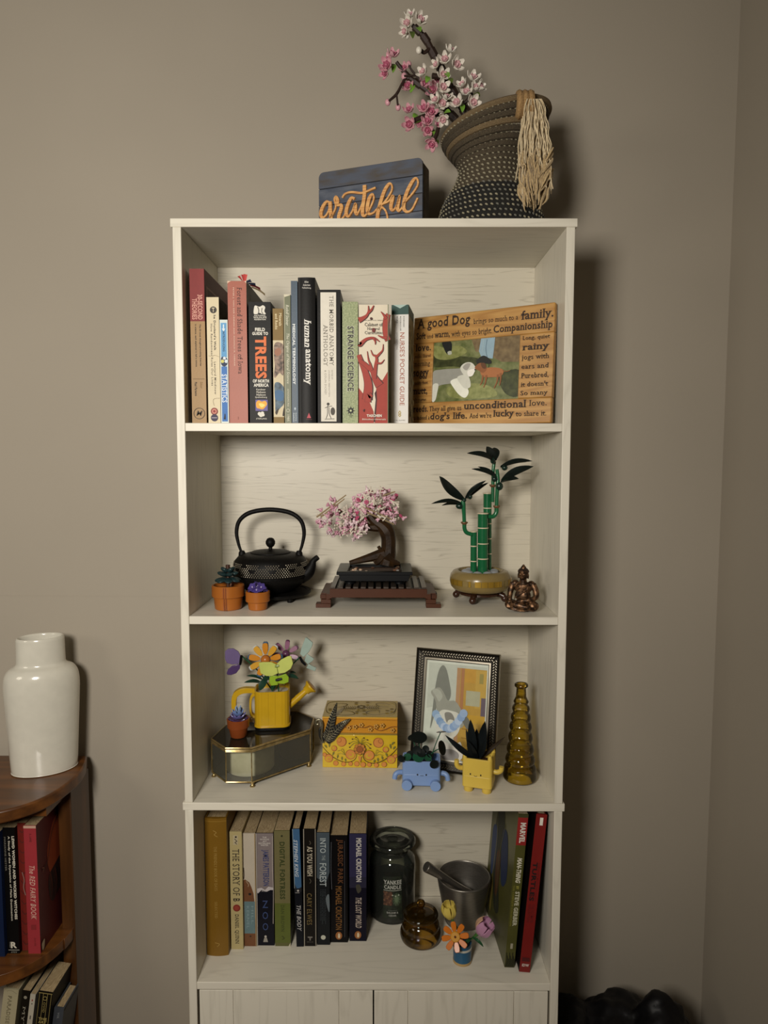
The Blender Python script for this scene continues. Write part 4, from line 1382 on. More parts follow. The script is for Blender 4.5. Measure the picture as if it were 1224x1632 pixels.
# blossom pieces
pk = [mat('bonsai_pink_' + c, '#' + c, rough=.3, var=.05) for c in ('cf9fae', 'd9aebc', 'c48ea0', 'dcc3c8')]
hot = mat('bonsai_rose', '#b84e72', rough=.3)
cream = mat('bonsai_white', '#d6cdbd', rough=.3)
def proto_mesh(fn, mats):
    mb = MB(); fn(mb)
    o = mb.build('blossom_piece', mats)
    me = o.data
    bpy.data.objects.remove(o)
    return me
def pc_frog(mb):
    mb.sph((0, 0, .002), (.0030, .0026, .0036), 8, 6)
    for a in (.6, 2.2, 3.8, 5.4):
        mb.sph((.0030 * math.cos(a), .0026 * math.sin(a), .0008), (.0016, .0016, .0018), 6, 4)
    mb.leaf((0, 0, .004), (.001, 0, .0088), .0036, normal=(0, -1, 0), n=3, thick=.0009)
def pc_star(mb):
    for j in range(6):
        a = PI * j / 3
        mb.sph((.0030 * math.cos(a), .0030 * math.sin(a), .001), (.0018, .0018, .0015), 6, 4)
    mb.sph((0, 0, .0016), .0018, 6, 4)
def pc_twig(mb):
    mb.tube([(0, 0, -.007), (0, 0, .006)], .0011, 5)
    for z, sx in ((-.004, 1), (0, -1), (.003, 1)):
        mb.tube([(0, 0, z), (sx * .0048, 0, z + .0045)], [.0011, .0014], 5)
        mb.sph((sx * .005, 0, z + .005), .0016, 6, 4)
    mb.sph((0, 0, .006), .0018, 6, 4)
FROG = [proto_mesh(pc_frog, [m]) for m in pk]
STAR = proto_mesh(pc_star, [hot]); TWIG = proto_mesh(pc_twig, [cream])
regions = [((560, 150), (190, 95), 74), ((690, 130), (80, 70), 10), ((750, 290), (75, 55), 12), ((620, 270), (110, 60), 22), ((300, 330), (150, 85), 44), ((160, 240), (100, 110), 20),
           ((400, 300), (110, 110), 42), ((250, 430), (110, 40), 18), ((420, 400), (90, 80), 24), ((395, 480), (28, 28), 4), ((100, 360), (50, 45), 6)]
cnt = 0
for (cx, cy), (rx, ry), n in regions:
    for k in range(n):
        a, rr = rnd.uniform(0, 2 * PI), math.sqrt(rnd.random())
        x, y = cx + rx * rr * math.cos(a), cy + ry * rr * math.sin(a)
        if cx == 300 and abs(x - 240) < 45 and abs(y - 310) < 40:
            continue
        w = rnd.random()
        me = FROG[rnd.randrange(4)] if w < .68 else (STAR if w < .80 else TWIG)
        o = bpy.data.objects.new('blossom_piece', me)
        COL.objects.link(o)
        o.parent = tr
        o.location = bp(x, y, .133 - .030 * math.sqrt(max(0, 1 - rr * rr)) * rnd.uniform(.2, 1) + (.015 if k % 4 == 0 else 0))
        dv = Vector((rnd.uniform(-.8, .8), rnd.uniform(-1, .1), rnd.uniform(-.4, 1))).normalized()
        o.rotation_euler = (dv.to_track_quat('Z', 'Y').to_matrix() @ Matrix.Rotation(rnd.uniform(0, 6), 3, 'Z')).to_euler()
        s_ = rnd.uniform(.85, 1.2)
        o.scale = (s_,) * 3
        cnt += 1
sand = mat('sand_twig_plastic', '#8d7a5c', rough=.4)
for a, b in (((55, 300), (315, 105)), ((90, 300), (300, 140)), ((470, 210), (760, 340)), ((500, 260), (740, 365)), ((640, 110), (750, 75))):
    MB().tube([bp(*a, .112), bp(*b, .115)], [.0016, .0011], 6).build('flat_twig', sand, tr)

# ---- toy-brick bamboo in a tan bowl
tanp = mat('tan_plastic', '#7c6a40', rough=.25, var=.04)
goldp = mat('pearl_gold_plastic', '#b08c36', rough=.3, metal=.6, var=.05)
brp = mat('brown_stand_plastic', '#331d12', rough=.25, var=.06)
BX, BY = .1828, .132
bb = thing('bamboo_plant', 'toy-brick bamboo with three green stalks in a tan bowl on brown feet', 'plant', (BX, BY, ZB + .0002))
MB().lathe([(0, .0095), (.030, .0095), (.036, .011), (.036, .0145), (.028, .0165), (0, .0165)], 40).build('stand_plate', brp, bb)
for k in range(4):
    a = -PI / 2 - .42 + k * PI / 2
    p = Vector((math.cos(a), math.sin(a), 0))
    g = MB()
    g.tube([p * .026 + Vector((0, 0, .0135)), p * .036 + Vector((0, 0, .0125)), p * .043 + Vector((0, 0, .0095))], [.0052, .0055, .005], 10)
    g.sph(p * .0435 + Vector((0, 0, .0062)), (.0062, .0062, .0062), 14, 10)
    g.build('stand_foot', brp, bb)
prof = [(.026, .0165), (.038, .0168), (.0455, .0195), (.0505, .025), (.0527, .0335), (.0527, .0385), (.0512, .0455), (.047, .0508), (.0425, .0525), (.039, .0525), (.037, .0505), (.036, .045)]
MB().lathe(prof, 56).build('bowl', tanp, bb)
for k in range(14):
    a0 = PI + .25 + k * .205
    if k in (4, 9):
        w = .07
    else:
        w = .19
    MB().lathe([(.0526, .0305), (.0538, .0305), (.0538, .0400), (.0526, .0400)], 4, a0=a0, a1=a0 + w).build('gold_tile', goldp if k not in (3, 10) else tanp, bb, sharp=25)
MB().lathe([(0, .046), (.0362, .046)], 32).build('soil', blackp, bb)
stone = mat('light_bluish_grey_plastic', '#8a8d90', rough=.3, var=.04)
for k in range(11):
    a = 2 * PI * k / 9 + .2
    rr = .025 if k < 9 else .010
    MB().sph((rr * math.cos(a), rr * math.sin(a), .0485), (.0082, .0082, .0052), 12, 8).build('stone', stone, bb)
green = mat('bright_green_plastic', '#155a35', rough=.22, var=.05)
dgreen = mat('dark_green_leaf_plastic', '#0a1412', rough=.28, var=.2)
nough = mat('nougat_ring_plastic', '#cbbda2', rough=.35)
Ob = Vector((BX, BY, ZB + .0002))
def bq(px, py, Y=.132):
    return PX(px, py, Y) - Ob
for (pxc, rpx, ytop, rings, Y) in ((755, 5.2, 847, (870, 894), .122), (769.5, 8.2, 818, (841, 866, 890), .120), (777, 6.8, 786, (809.5, 834, 858, 882), .142)):
    r = rpx / 1117 * 1.2
    top = bq(pxc, ytop, Y); base = Vector((bq(pxc, 895, Y).x, top.y, .047))
    cuts = sorted([bq(pxc, y, Y).z for y in rings])
    zs = [base.z] + cuts + [top.z]
    for z0, z1 in zip(zs, zs[1:]):
        f0 = (z0 - base.z) / (top.z - base.z); f1 = (z1 - base.z) / (top.z - base.z)
        c0 = base.lerp(top, f0); c1 = base.lerp(top, f1)
        MB().tube([c0 + Vector((0, 0, .0009)), c0.lerp(c1, .5), c0.lerp(c1, .5) + Vector((0, 0, .0001)), c1 - Vector((0, 0, .0009))], [r, r, r * .985, r], 20).build('stalk_segment', green, bb, sharp=30)
    for z in cuts + [top.z]:
        c = base.lerp(top, (z - base.z) / (top.z - base.z))
        MB().lathe([(0, -.0009), (r * 1.10, -.0009), (r * 1.10, .0007), (0, .0009)], 24, c=c).build('node_ring', nough, bb, sharp=30)
def shoot(pts, r, Y, m=green, nm='shoot'):
    MB().tube(catmull([bq(x, y, Y) for x, y in pts], 5), r, 12).build(nm, m, bb)
shoot([(753, 852), (744, 849), (740.5, 843), (740, 834)], .0035, .118)
shoot([(740, 834), (739.5, 820), (738.5, 805), (738, 798)], [.0032, .0032, .004, .0036], .118)
shoot([(778, 823), (786, 823), (791, 817), (791.5, 808)], .0037, .120)
shoot([(791.5, 808), (792, 790), (793, 775), (793.5, 762), (792, 748)], [.0032, .0032, .0038, .0032, .003], .120)
shoot([(785, 800), (785.5, 775), (786, 750), (788, 735)], .0030, .132)
for (x, y, Y) in ((740, 833.5, .118), (791.5, 807.5, .120), (785.5, 774, .130)):
    c = bq(x, y, Y)
    MB().lathe([(.0035, -.0026), (.0062, .0004), (.0058, .002), (.004, -.0006)], 14, c=c).build('collar', mat('brown_collar_plastic', '#6b4a2c', rough=.4), bb)
def cp(x, y, Y):
    return bq(680 + x / 6.8, 700 + y / 6.8, Y)
for (b, t, w, bend, Yb, Yt) in (((395, 650), (140, 400), 80, -.12, .118, .105), ((420, 640), (640, 448), 38, .10, .118, .10), ((440, 640), (668, 470), 28, .10, .120, .125),
                                ((390, 700), (52, 697), 34, .14, .118, .10), ((380, 705), (165, 716), 26, .12, .118, .13), ((745, 240), (440, 150), 52, .12, .12, .10), ((745, 235), (650, 78), 75, -.05, .122, .12), ((745, 215), (735, 90), 62, .1, .12, .14),
                                ((800, 300), (1142, 235), 42, .14, .12, .11), ((820, 295), (1080, 245), 24, .1, .125, .14), ((810, 455), (1156, 293), 66, .12, .118, .10), ((800, 465), (997, 426), 52, .1, .115, .09),
                                ((770, 430), (490, 320), 36, .12, .118, .10), ((770, 420), (556, 296), 30, .12, .122, .13)):
    s_ = w / 6.8 / 1117 * 1.2
    MB().leaf(cp(*b, Yb), cp(*t, Yt), s_ * 1.5, normal=(0, -.75, .65), bend=bend, fold=.25, n=10, thick=.0009).build('leaf', dgreen, bb)
for (x, y, w, h, Y) in ((360, 725, 60, 40, .118), (405, 660, 34, 30, .118), (470, 620, 34, 40, .117), (715, 230, 36, 44, .12), (845, 310, 44, 36, .118), (790, 510, 52, 54, .117), (735, 430, 44, 40, .117)):
    c = cp(x, y, Y)
    MB().sph(c, (w / 6.8 / 1117 * .9, .005, h / 6.8 / 1117 * 1.0), 12, 8).build('leaf_base', mat('deep_green_plastic', '#10281f', rough=.28), bb)

# ---- bronze seated figurine
def figurine():
    root = thing('seated_figurine', 'small bronze meditating figurine in draped robe beside bamboo bowl', 'figurine', (.2405, .0480, ZB + .0004), math.radians(-24))
    mb = MB()
    S_ = mb.sph
    # crossed legs and base
    S_((0, -.002, .0075), (.0255, .0155, .0078), 24, 12)
    S_((-.0165, -.006, .0095), (.0105, .0095, .0088), 16, 10); S_((.0165, -.006, .0095), (.0105, .0095, .0088), 16, 10)
    mb.tube(catmull([(-.022, -.006, .012), (-.008, -.0145, .0115), (.008, -.0155, .009), (.017, -.012, .007)], 5), [.006, .006, .005, .0035], 12)
    mb.tube(catmull([(.022, -.006, .011), (.008, -.013, .0075), (-.006, -.0155, .0065)], 5), [.006, .005, .0035], 12)
    # torso, neck
    S_((0, .002, .024), (.0125, .0088, .012), 20, 12); S_((0, .002, .037), (.0148, .0088, .0105), 20, 12)
    S_((-.0125, .002, .0435), (.0058, .006, .0055)); S_((.0125, .002, .0435), (.0058, .006, .0055))
    mb.tube([(0, .0015, .043), (0, .001, .052)], [.0062, .0052], 14)
    # arms: one reaches down over the knee, one folded into the lap
    mb.tube(catmull([(-.0150, .001, .044), (-.0185, -.001, .034), (-.0195, -.004, .024), (-.0185, -.0095, .0165)], 5), [.0052, .0050, .0042, .0034], 12)
    S_((-.0180, -.0135, .0125), (.0042, .0026, .0055)); 
    for k in range(4):
        mb.tube([(-.0205 + k * .0017, -.0148, .012), (-.0208 + k * .0017, -.0165, .006)], [.0011, .0008], 6)
    mb.tube(catmull([(.0150, .001, .044), (.0205, -.001, .033), (.0210, -.005, .0235), (.0110, -.0120, .0195), (.0010, -.0135, .0180)], 5), [.0052, .0050, .0044, .0034, .0028], 12)
    S_((-.002, -.0135, .0178), (.0058, .0036, .0022))
    # head with hair cap, top knot, long ears
    S_((0, .0005, .0580), (.0075, .0078, .0092), 22, 16)
    S_((0, .0022, .0618), (.0084, .0082, .0070), 22, 14)
    S_((0, .0022, .0682), (.0046, .0046, .0046)); S_((0, .0022, .0722), (.0022, .0022, .0026), 10, 8)
    for sx in (-1, 1):
        S_((sx * .0078, .0016, .0560), (.0013, .0022, .0050), 8, 8)
        S_((sx * .0030, -.0064, .0592), (.0019, .0010, .0008), 8, 6)
        mb.tube([(sx * .0011, -.0072, .0605), (sx * .0048, -.0062, .0607)], .0005, 6)
    mb.tube([(0, -.0070, .0602), (0, -.0090, .0566)], [.0008, .0014], 8)
    mb.tube([(-.0022, -.0073, .0537), (0, -.0079, .0534), (.0022, -.0073, .0537)], [.0005, .0009, .0005], 6)
    # robe folds
    for k in range(7):
        f = k / 6
        mb.tube(catmull([(.0125 - .003 * f, -.0045 - .002 * f, .0455 - .009 * f), (.003 - .004 * f, -.0085, .0400 - .012 * f), (-.0075 - .003 * f, -.0078, .0315 - .0105 * f), (-.0118, -.0030, .0250 - .007 * f)], 4), [.0007, .0010, .0009, .0006], 6)
    for k in range(5):
        f = k / 4
        mb.tube(catmull([(-.024 + .004 * f, -.009, .014 - .004 * f), (-.012, -.0165 - .0006 * k, .0105 - .0065 * f), (0, -.0170, .0085 - .0065 * f), (.012, -.0165, .0105 - .0065 * f), (.024 - .004 * f, -.009, .014 - .004 * f)], 5), .0008, 6)
    bz = mat('aged_bronze', '#2e2016', rough=.42, metal=.7, scale=170, col2='#8a6648', detail=4, thr=(.42, .68))
    o = mb.build('body', bz, root)
    rm = o.modifiers.new('remesh', 'REMESH'); rm.mode = 'VOXEL'; rm.voxel_size = .00055; rm.use_smooth_shade = True
    sm = o.modifiers.new('smooth', 'SMOOTH'); sm.factor = .5; sm.iterations = 2
    curls = MB()
    for j in range(6):
        b = .15 + j * .24
        n = max(4, int(20 * math.cos(b)))
        for k in range(n):
            a = 2 * PI * k / n + j * .3
            if math.sin(a) < -.45 and b < .35:
                continue
            curls.sph((.0084 * math.cos(b) * math.cos(a), .0022 + .0082 * math.cos(b) * math.sin(a), .0620 + .0072 * math.sin(b)), .00085, 6, 4)
    curls.build('hair_curls', mat('dark_bronze', '#2a1d14', rough=.45, metal=.6), root)['kind'] = 'stuff'
    return root
fg = figurine()
fg.scale = (1.03, 1.03, 1.0)
# ------------------------------------------------------------------ third shelf
brass = mat('old_brass', '#8d7848', rough=.3, metal=.8, scale=120, col2='#c4ad7c', thr=(.3, .75))
# ---- glass and brass display box
def glass_box():
    pts = [(-.2788, .0900), (-.2457, .0520), (-.2030, .0520), (-.1145, .1320), (-.1140, .1850), (-.1490, .2195), (-.1950, .2180), (-.2680, .1480)]
    cx, cy = -.195, .135
    Z1, Z2, Z3 = .0085, .0615, .0685
    root = thing('glass_box', 'low octagonal brass-edged glass box standing on little brass feet', 'box', (cx, cy, ZC + .0002))
    P = [(x - cx, y - cy) for x, y in pts]
    n = len(P)
    def inset(k):
        return [(x * k, y * k) for x, y in P]
    haze_glass = glass_mat('painted_haze_glass', '#e4e4d8', rough=.04, density=.10, tint='#b0ae9c')  # pale diffuse tint paints a haze of reflections onto the panes
    topg = glass_mat('smoky_lid_glass', '#8d8878', rough=.08, density=.22, tint='#4a4438')
    MB().prism(inset(.985), .0012, o=(0, 0, Z1 + .0014), u=(1, 0, 0), w=(0, 1, 0)).build('base_plate', mat('dark_mirror_base', '#3a342a', rough=.15, metal=.6), root)
    rim = MB()
    for z, r in ((Z1, .0013), (Z2 - .0009, .0011)):
        rim.tube([(x, y, z) for x, y in P + [P[0]]], r, 6)
    rim.build('brass_rim', brass, root)
    for i in range(n):
        a, b = P[i], P[(i + 1) % n]
        MB().tube([(a[0], a[1], Z1), (a[0], a[1], Z2)], .0009, 6).build('corner_post', brass, root)
        d = Vector((b[0] - a[0], b[1] - a[1], 0)).normalized()
        nn = Vector((d.y, -d.x, 0)) * .0006
        A, B_ = Vector((*a, 0)) + d * .0008, Vector((*b, 0)) - d * .0008
        MB().add([A - nn + Vector((0, 0, Z1 + .001)), B_ - nn + Vector((0, 0, Z1 + .001)), B_ - nn + Vector((0, 0, Z2 - .001)), A - nn + Vector((0, 0, Z2 - .001))], [(0, 1, 2, 3)]).build('glass_pane', haze_glass, root)
    lid = MB().prism(inset(.985), .0015, o=(0, 0, Z3 - .0006), u=(1, 0, 0), w=(0, 1, 0)).build('lid_glass', topg, root)
    lr = MB(); band = MB()
    for z, k, r in ((Z2 + .0015, 1.0, .0013), (Z3 - .0018, 1.0, .0015)):
        lr.tube([(x * k, y * k, z) for x, y in P + [P[0]]], r, 6)
    for i in range(n):
        a, b = P[i], P[(i + 1) % n]
        band.add([(a[0] * .995, a[1] * .995, Z2 + .001), (b[0] * .995, b[1] * .995, Z2 + .001), (b[0] * .995, b[1] * .995, Z3 - .001), (a[0] * .995, a[1] * .995, Z3 - .001)], [(0, 1, 2, 3)])
    lr.build('lid_frame', brass, root)
    band.build('lid_band', mat('dark_brass_band', '#3a3020', rough=.4, metal=.5), root)
    for i in (0, 2, 3, 5, 7):
        x, y = P[i][0] * .965, P[i][1] * .965
        MB().lathe([(0, 0), (.0042, 0), (.0044, .0014), (.0028, .0026), (.0022, .0048), (.0036, .0070), (.0030, .0084)], 14, c=(x, y, 0)).build('foot', brass, root)
    return root, Z3
gb, GZ = glass_box()
GZ = ZC + GZ + .0006
cand = thing('pillar_candle', 'wide pale candle standing inside the glass box', 'candle', (-.2165, .1080, ZC + .0105))
MB().lathe([(0, 0), (.040, 0), (.0415, .002), (.0415, .040), (.040, .0425), (.036, .0415), (0, .0395)], 48).build('wax', mat('pale_wax', '#d2cfba', rough=.6, scale=60, col2='#e6e3d2', bump=.2, bscale=120), cand)
MB().cyl((0, 0, .039), (.0008, 0, .047), .0007, n=6).build('wick', mat('charred_wick', '#1c1814', rough=.9), cand)
cand2 = thing('pillar_candle', 'dark brown candle in the right half of the glass box', 'candle', (-.1480, .1660, ZC + .0105))
MB().lathe([(0, 0), (.027, 0), (.028, .002), (.028, .036), (.026, .038), (0, .036)], 40).build('wax', mat('brown_wax', '#3d2a1e', rough=.5, scale=60, var=.1), cand2)
MB().cyl((0, 0, .036), (.0008, 0, .044), .0007, n=6).build('wick', mat('charred_wick', '#1c1814'), cand2)

# ---- yellow toy-brick watering can
yel = mat('bright_yellow_plastic', '#c19a1c', rough=.28, var=.04)
yel_d = mat('flame_yellow_plastic', '#b57e18', rough=.3, var=.04)
WX, WY = -.1830, .1480
wc = thing('watering_can', 'yellow toy-brick watering can on the glass box', 'watering can', (WX, WY, GZ + .0002), math.radians(6))
def rrect(hx, hy, r, n=5):
    out = []
    for cx_, cy_, a0 in ((hx - r, hy - r, 0), (-hx + r, hy - r, PI / 2), (-hx + r, -hy + r, PI), (hx - r, -hy + r, 1.5 * PI)):
        for k in range(n + 1):
            a = a0 + PI / 2 * k / n
            out.append((cx_ + r * math.cos(a), cy_ + r * math.sin(a)))
    return out
MB().prism(rrect(.0305, .0265, .012), .0045, o=(0, 0, .0048), u=(1, 0, 0), w=(0, 1, 0)).build('base_plate', blackp, wc)
MB().prism(rrect(.0318, .0280, .0135), .004, o=(0, 0, .0090), u=(1, 0, 0), w=(0, 1, 0)).build('foot_ring', yel, wc, bevel=.0005)
# the wall is a ring of upright panels with fine joints
per = rrect(.0306, .0270, .0130, 4)
m = len(per)
for i in range(m):
    a, b = Vector((*per[i], 0)), Vector((*per[(i + 1) % m], 0))
    L = (b - a).length
    parts_n = max(1, round(L / .012))
    for k in range(parts_n):
        p, q = a.lerp(b, k / parts_n), a.lerp(b, (k + 1) / parts_n)
        d = (q - p)
        p2, q2 = p + d * .008, q - d * .008
        nn = Vector((d.y, -d.x, 0)).normalized() * .0022
        z0, z1 = .0091, .0690
        MB().add([p2 + Vector((0, 0, z0)), q2 + Vector((0, 0, z0)), q2 - nn + Vector((0, 0, z0)), p2 - nn + Vector((0, 0, z0)),
                  p2 + Vector((0, 0, z1)), q2 + Vector((0, 0, z1)), q2 - nn + Vector((0, 0, z1)), p2 - nn + Vector((0, 0, z1))],
                 [(0, 1, 5, 4), (1, 2, 6, 5), (2, 3, 7, 6), (3, 0, 4, 7), (4, 5, 6, 7), (3, 2, 1, 0)]).build('wall_panel', yel, wc)
MB().prism(rrect(.0285, .0250, .012), .0015, o=(0, 0, .0600), u=(1, 0, 0), w=(0, 1, 0)).build('inner_floor', mat('white_plastic', '#c9c4b6', rough=.3), wc)
hp2 = catmull([(-.030, 0, .0650), (-.050, 0, .0655), (-.0630, 0, .060), (-.0675, 0, .049), (-.0675, 0, .030), (-.0660, 0, .020), (-.056, 0, .0135), (-.031, 0, .0125)], 5)
hb = MB()
hb.ribbon([(p.x, p.z) for p in hp2], [.0085, .0095, .0095, .0085, .0078, .0078, .0085, .009], .012, o=(0, -.006, 0))
hb.build('handle', yel, wc, bevel=.0006)
hb = MB(); hb.ribbon([(p.x, p.z) for p in catmull([(-.0315, 0, .060), (-.0375, 0, .052), (-.0390, 0, .036), (-.0375, 0, .022), (-.0315, 0, .016)], 5)], [.006, .004, .003, .004, .006], .011, o=(0, -.0055, 0))
hb.build('handle_brace', yel, wc)
d0, d1 = Vector((.030, 0, .0350)), Vector((.0600, 0, .0610))
dd = (d1 - d0).normalized()
MB().tube([d0 - dd * .004, d0.lerp(d1, .45), d0.lerp(d1, .46), d1], [.0062, .0056, .0062, .0052], 16).build('spout', yel, wc, sharp=30)
MB().tube([d1 - dd * .001, d1 + dd * .004, d1 + dd * .0100, d1 + dd * .0102, d1 + dd * .0128], [.0075, .0082, .0125, .0132, .0125], 22).build('spout_rose', yel, wc, sharp=30)
MB().tube([d1 + dd * .0130, d1 + dd * .0134], [.010, .0095], 18).build('rose_plate', yel_d, wc)

def gp(x, y, Y):
    """enlarged view of the bouquet -> world"""
    return PX(325 + x / 6.44, 1005 + y / 6.44, Y)
canv = Vector((WX, WY, GZ + .0625))
gst = mat('green_stem_plastic', '#24553a', rough=.35)
def toy(name, label, cat, head, stem_to=None):
    base = stem_to or Vector((WX, WY, GZ + .0632))
    root = thing(name, label, cat, base)
    MB().tube(catmull([Vector((0, 0, 0)), (head - base) * .5 + Vector((0, .004, .004)), head - base], 5), .0013, 6).build('stem', gst, root)
    return root, base
def block(mb, c, d, L, w, t, up=(0, -1, 0)):
    """rounded petal block from c along d"""
    d = Vector(d).normalized(); U = Vector(up); sd = d.cross(U).normalized(); nn = sd.cross(d).normalized()
    M = Matrix((( d.x, sd.x, nn.x, c.x), (d.y, sd.y, nn.y, c.y), (d.z, sd.z, nn.z, c.z), (0, 0, 0, 1)))
    old = mb.M; mb.M = M
    prof = [(0, .35), (.25, .8), (.6, 1), (.88, .9), (1, .55)]
    poly = [(L * a, w / 2 * b) for a, b in prof] + [(L * a, -w / 2 * b) for a, b in reversed(prof)]
    mb.prism(poly, t, o=(0, 0, t / 2), u=(1, 0, 0), w=(0, 1, 0))
    mb.M = old
org = mat('bright_orange_plastic', '#c07c14', rough=.3); ylw = mat('light_orange_plastic', '#c9962a', rough=.3); wht = mat('white_petal_plastic', '#b9bcb6', rough=.3)
blu = mat('dark_azure_plastic', '#264f6e', rough=.3); mauve = mat('mauve_plastic', '#8d5f78', rough=.3); mauve_d = mat('dark_mauve_plastic', '#5a3350', rough=.3)
def daisy(label, cx, cy, Y, R, cols, back, heart, n=9, a0=0.0, facing=(0, -1, .35)):
    C = gp(cx, cy, Y)
    root, base = toy('toy_flower', label, 'toy flower', C)
    f = Vector(facing).normalized()
    q = f.to_track_quat('Z', 'Y').to_matrix()
    for k in range(n):
        a = 2 * PI * k / n + a0
        d = q @ Vector((math.cos(a), math.sin(a), .28))
        mb = MB()
        block(mb.k(0), C - base + d * R * .32 + f * .002, d, R * .68, R * .36, .003, f)
        block(mb.k(1), C - base + d * R * .36 - f * .0015, d, R * .74, R * .36, .0028, f)
        mb.build('petal', [cols[k % len(cols)], back[k % len(back)]], root, bevel=.0005)
    MB().sph(C - base + f * .002, (R * .3, R * .3, R * .3), 14, 9).build('flower_heart', heart, root)
    return root
daisy('orange and blue block-petal toy flower in the watering can', 635, 300, .135, .0290, [org, ylw], [blu, wht], mat('flower_heart_plastic', '#b06a2a', rough=.3), 9, .2)
daisy('mauve block-petal toy flower at the back of the watering can', 840, 240, .165, .0235, [mauve], [mauve_d], mauve_d, 7, .5, (.2, -1, .3))
# lower yellow petals peeping out under the orange flower
def wing(mb, pts, Y, t, off=0.0, base=None):
    q = [gp(x, y, Y + off * i) - base for i, (x, y) in enumerate(pts)]
    n = len(q)
    nn = Vector((0, 1, 0)) * t
    vs = q + [p + nn for p in q]
    fs = [tuple(range(n)), tuple(range(2 * n - 1, n - 1, -1))] + [(i, n + i, n + (i + 1) % n, (i + 1) % n) for i in range(n)]
    mb.add(vs, fs)
def butterfly(label, wings, body, Y, wm, bm, wm2=None, st=(0, 0)):
    c = gp(*body[0], Y)
    root, base = toy('toy_butterfly', label, 'toy butterfly', c, Vector((WX + st[0], WY + st[1], GZ + .0632)))
    for i, (pts, dz) in enumerate(wings):
        mb = MB(); wing(mb, pts, Y, .0035, dz, base); mb.build('wing', wm if i % 2 == 0 or wm2 is None else wm2, root, bevel=.0009)
    mb = MB(); mb.tube([gp(*p, Y - .002) - base for p in body], [.0022, .0026, .002], 8); mb.build('body', bm, root)
    return root
lav = mat('lavender_plastic', '#6f6088', rough=.22); lav_d = mat('dark_lavender_plastic', '#55406e', rough=.25)
mint = mat('mint_plastic', '#9db0a6', rough=.25); lime_y = mat('pale_lime_plastic', '#b9c264', rough=.3); lime_g = mat('lime_plastic', '#8aa82c', rough=.3)
butterfly('lavender toy butterfly at the left of the watering can bouquet', [([(215, 215), (245, 188), (300, 185), (350, 215), (378, 265), (380, 320), (350, 345), (290, 350), (235, 335), (215, 290)], .001),
          ([(232, 440), (245, 400), (285, 365), (340, 350), (375, 345), (365, 395), (330, 440), (280, 458), (240, 455)], .001)], [(385, 255), (380, 300), (372, 350)], .125, lav, blackp, lav_d)
mbx = MB(); b0 = Vector((WX, WY, GZ + .0632))
bt = butterfly('mint green toy butterfly at the right of the watering can bouquet', [([(1040, 75), (1055, 72), (1118, 125), (1110, 165), (1075, 225), (1020, 275), (985, 240), (1000, 180)], .0015),
          ([(1055, 240), (1130, 290), (1120, 310), (1065, 350), (1030, 310)], .001), ([(1070, 345), (1155, 385), (1140, 420), (1050, 385)], .001)], [(985, 270), (1010, 320), (1045, 355)], .135, mint, blackp)
butterfly('pale lime toy butterfly in front of the watering can bouquet', [([(560, 335), (600, 325), (690, 325), (745, 350), (760, 440), (700, 470), (640, 468), (580, 440)], .0),
          ([(745, 345), (790, 300), (860, 265), (895, 262), (915, 340), (890, 395), (830, 435), (765, 445)], -.0004), ], [(735, 370), (745, 365), (770, 362)], .108, lime_y, mat('olive_peg_plastic', '#7d8a3c', rough=.35), None, (.012, -.006))
lg = butterfly('small lime green toy butterfly at the rim of the watering can', [([(672, 480), (700, 462), (760, 470), (760, 560), (690, 568), (668, 530)], .0), ([(760, 470), (840, 445), (870, 480), (868, 530), (820, 550), (760, 545)], .0)],
               [(738, 510), (765, 503), (800, 495)], .110, lime_g, blackp)
sprig = thing('leaf_sprig', 'dark green toy leaves spreading over the watering can rim', 'toy leaves', Vector((WX, WY, GZ + .0632)))
dl = mat('dark_green_toy_leaf', '#1c3a2c', rough=.3)
for b, t, w, Y0, Y1 in (((600, 540), (415, 530), 46, .135, .115), ((600, 500), (440, 462), 34, .145, .135), ((840, 470), (972, 492), 50, .14, .12), ((860, 440), (945, 432), 30, .15, .14), ((640, 500), (570, 615), 80, .115, .108), ((700, 480), (600, 500), 70, .12, .112)):
    MB().leaf(gp(*b, Y0) - sprig.location, gp(*t, Y1) - sprig.location, w / 6.44 / 1117 * 1.2, normal=(0, -.6, .8), bend=.14, n=8, thick=.001).build('leaf', dl, sprig)
MB().tube([Vector((0, 0, 0)), Vector((0, -.008, .012))], .002, 6).build('stem', gst, sprig)

# ---- tiny pot with blue succulent on the glass box
sp_ = thing('potted_plant', 'tiny terracotta toy pot with a blue and purple succulent on the glass box', 'potted plant', (-.2340, .0975, GZ + .0002))
terra2 = mat('brown_terracotta_plastic', '#82401c', rough=.35, var=.05)
MB().lathe([(0, 0), (.0125, 0), (.0135, .001), (.0165, .0165), (.0185, .0170), (.0195, .0310), (.0185, .0318), (.0172, .0316), (.0165, .026), (0, .026)], 36).build('pot', terra2, sp_, sharp=35)
lv = [mat('succulent_' + c, '#' + c, rough=.3) for c in ('4b3560', '6b67a0', '6f86b8', '8fa6c6')]
for ring, (n, r0, r1, z0, z1, w, c) in enumerate(((9, .004, .0165, .031, .034, .010, 0), (8, .003, .0125, .035, .041, .0085, 1), (6, .002, .009, .040, .048, .0075, 2), (4, .001, .0045, .046, .053, .005, 3))):
    for k in range(n):
        a = 2 * PI * (k + .5 * (ring % 2)) / n
        d = Vector((math.cos(a), math.sin(a), 0))
        MB().leaf(d * r0 + Vector((0, 0, z0 - .004)), d * r1 + Vector((0, 0, z1)), w, normal=Vector((0, 0, 1)) - d * .3, bend=-.12, n=5, thick=.0012).build('leaf', lv[c], sp_)

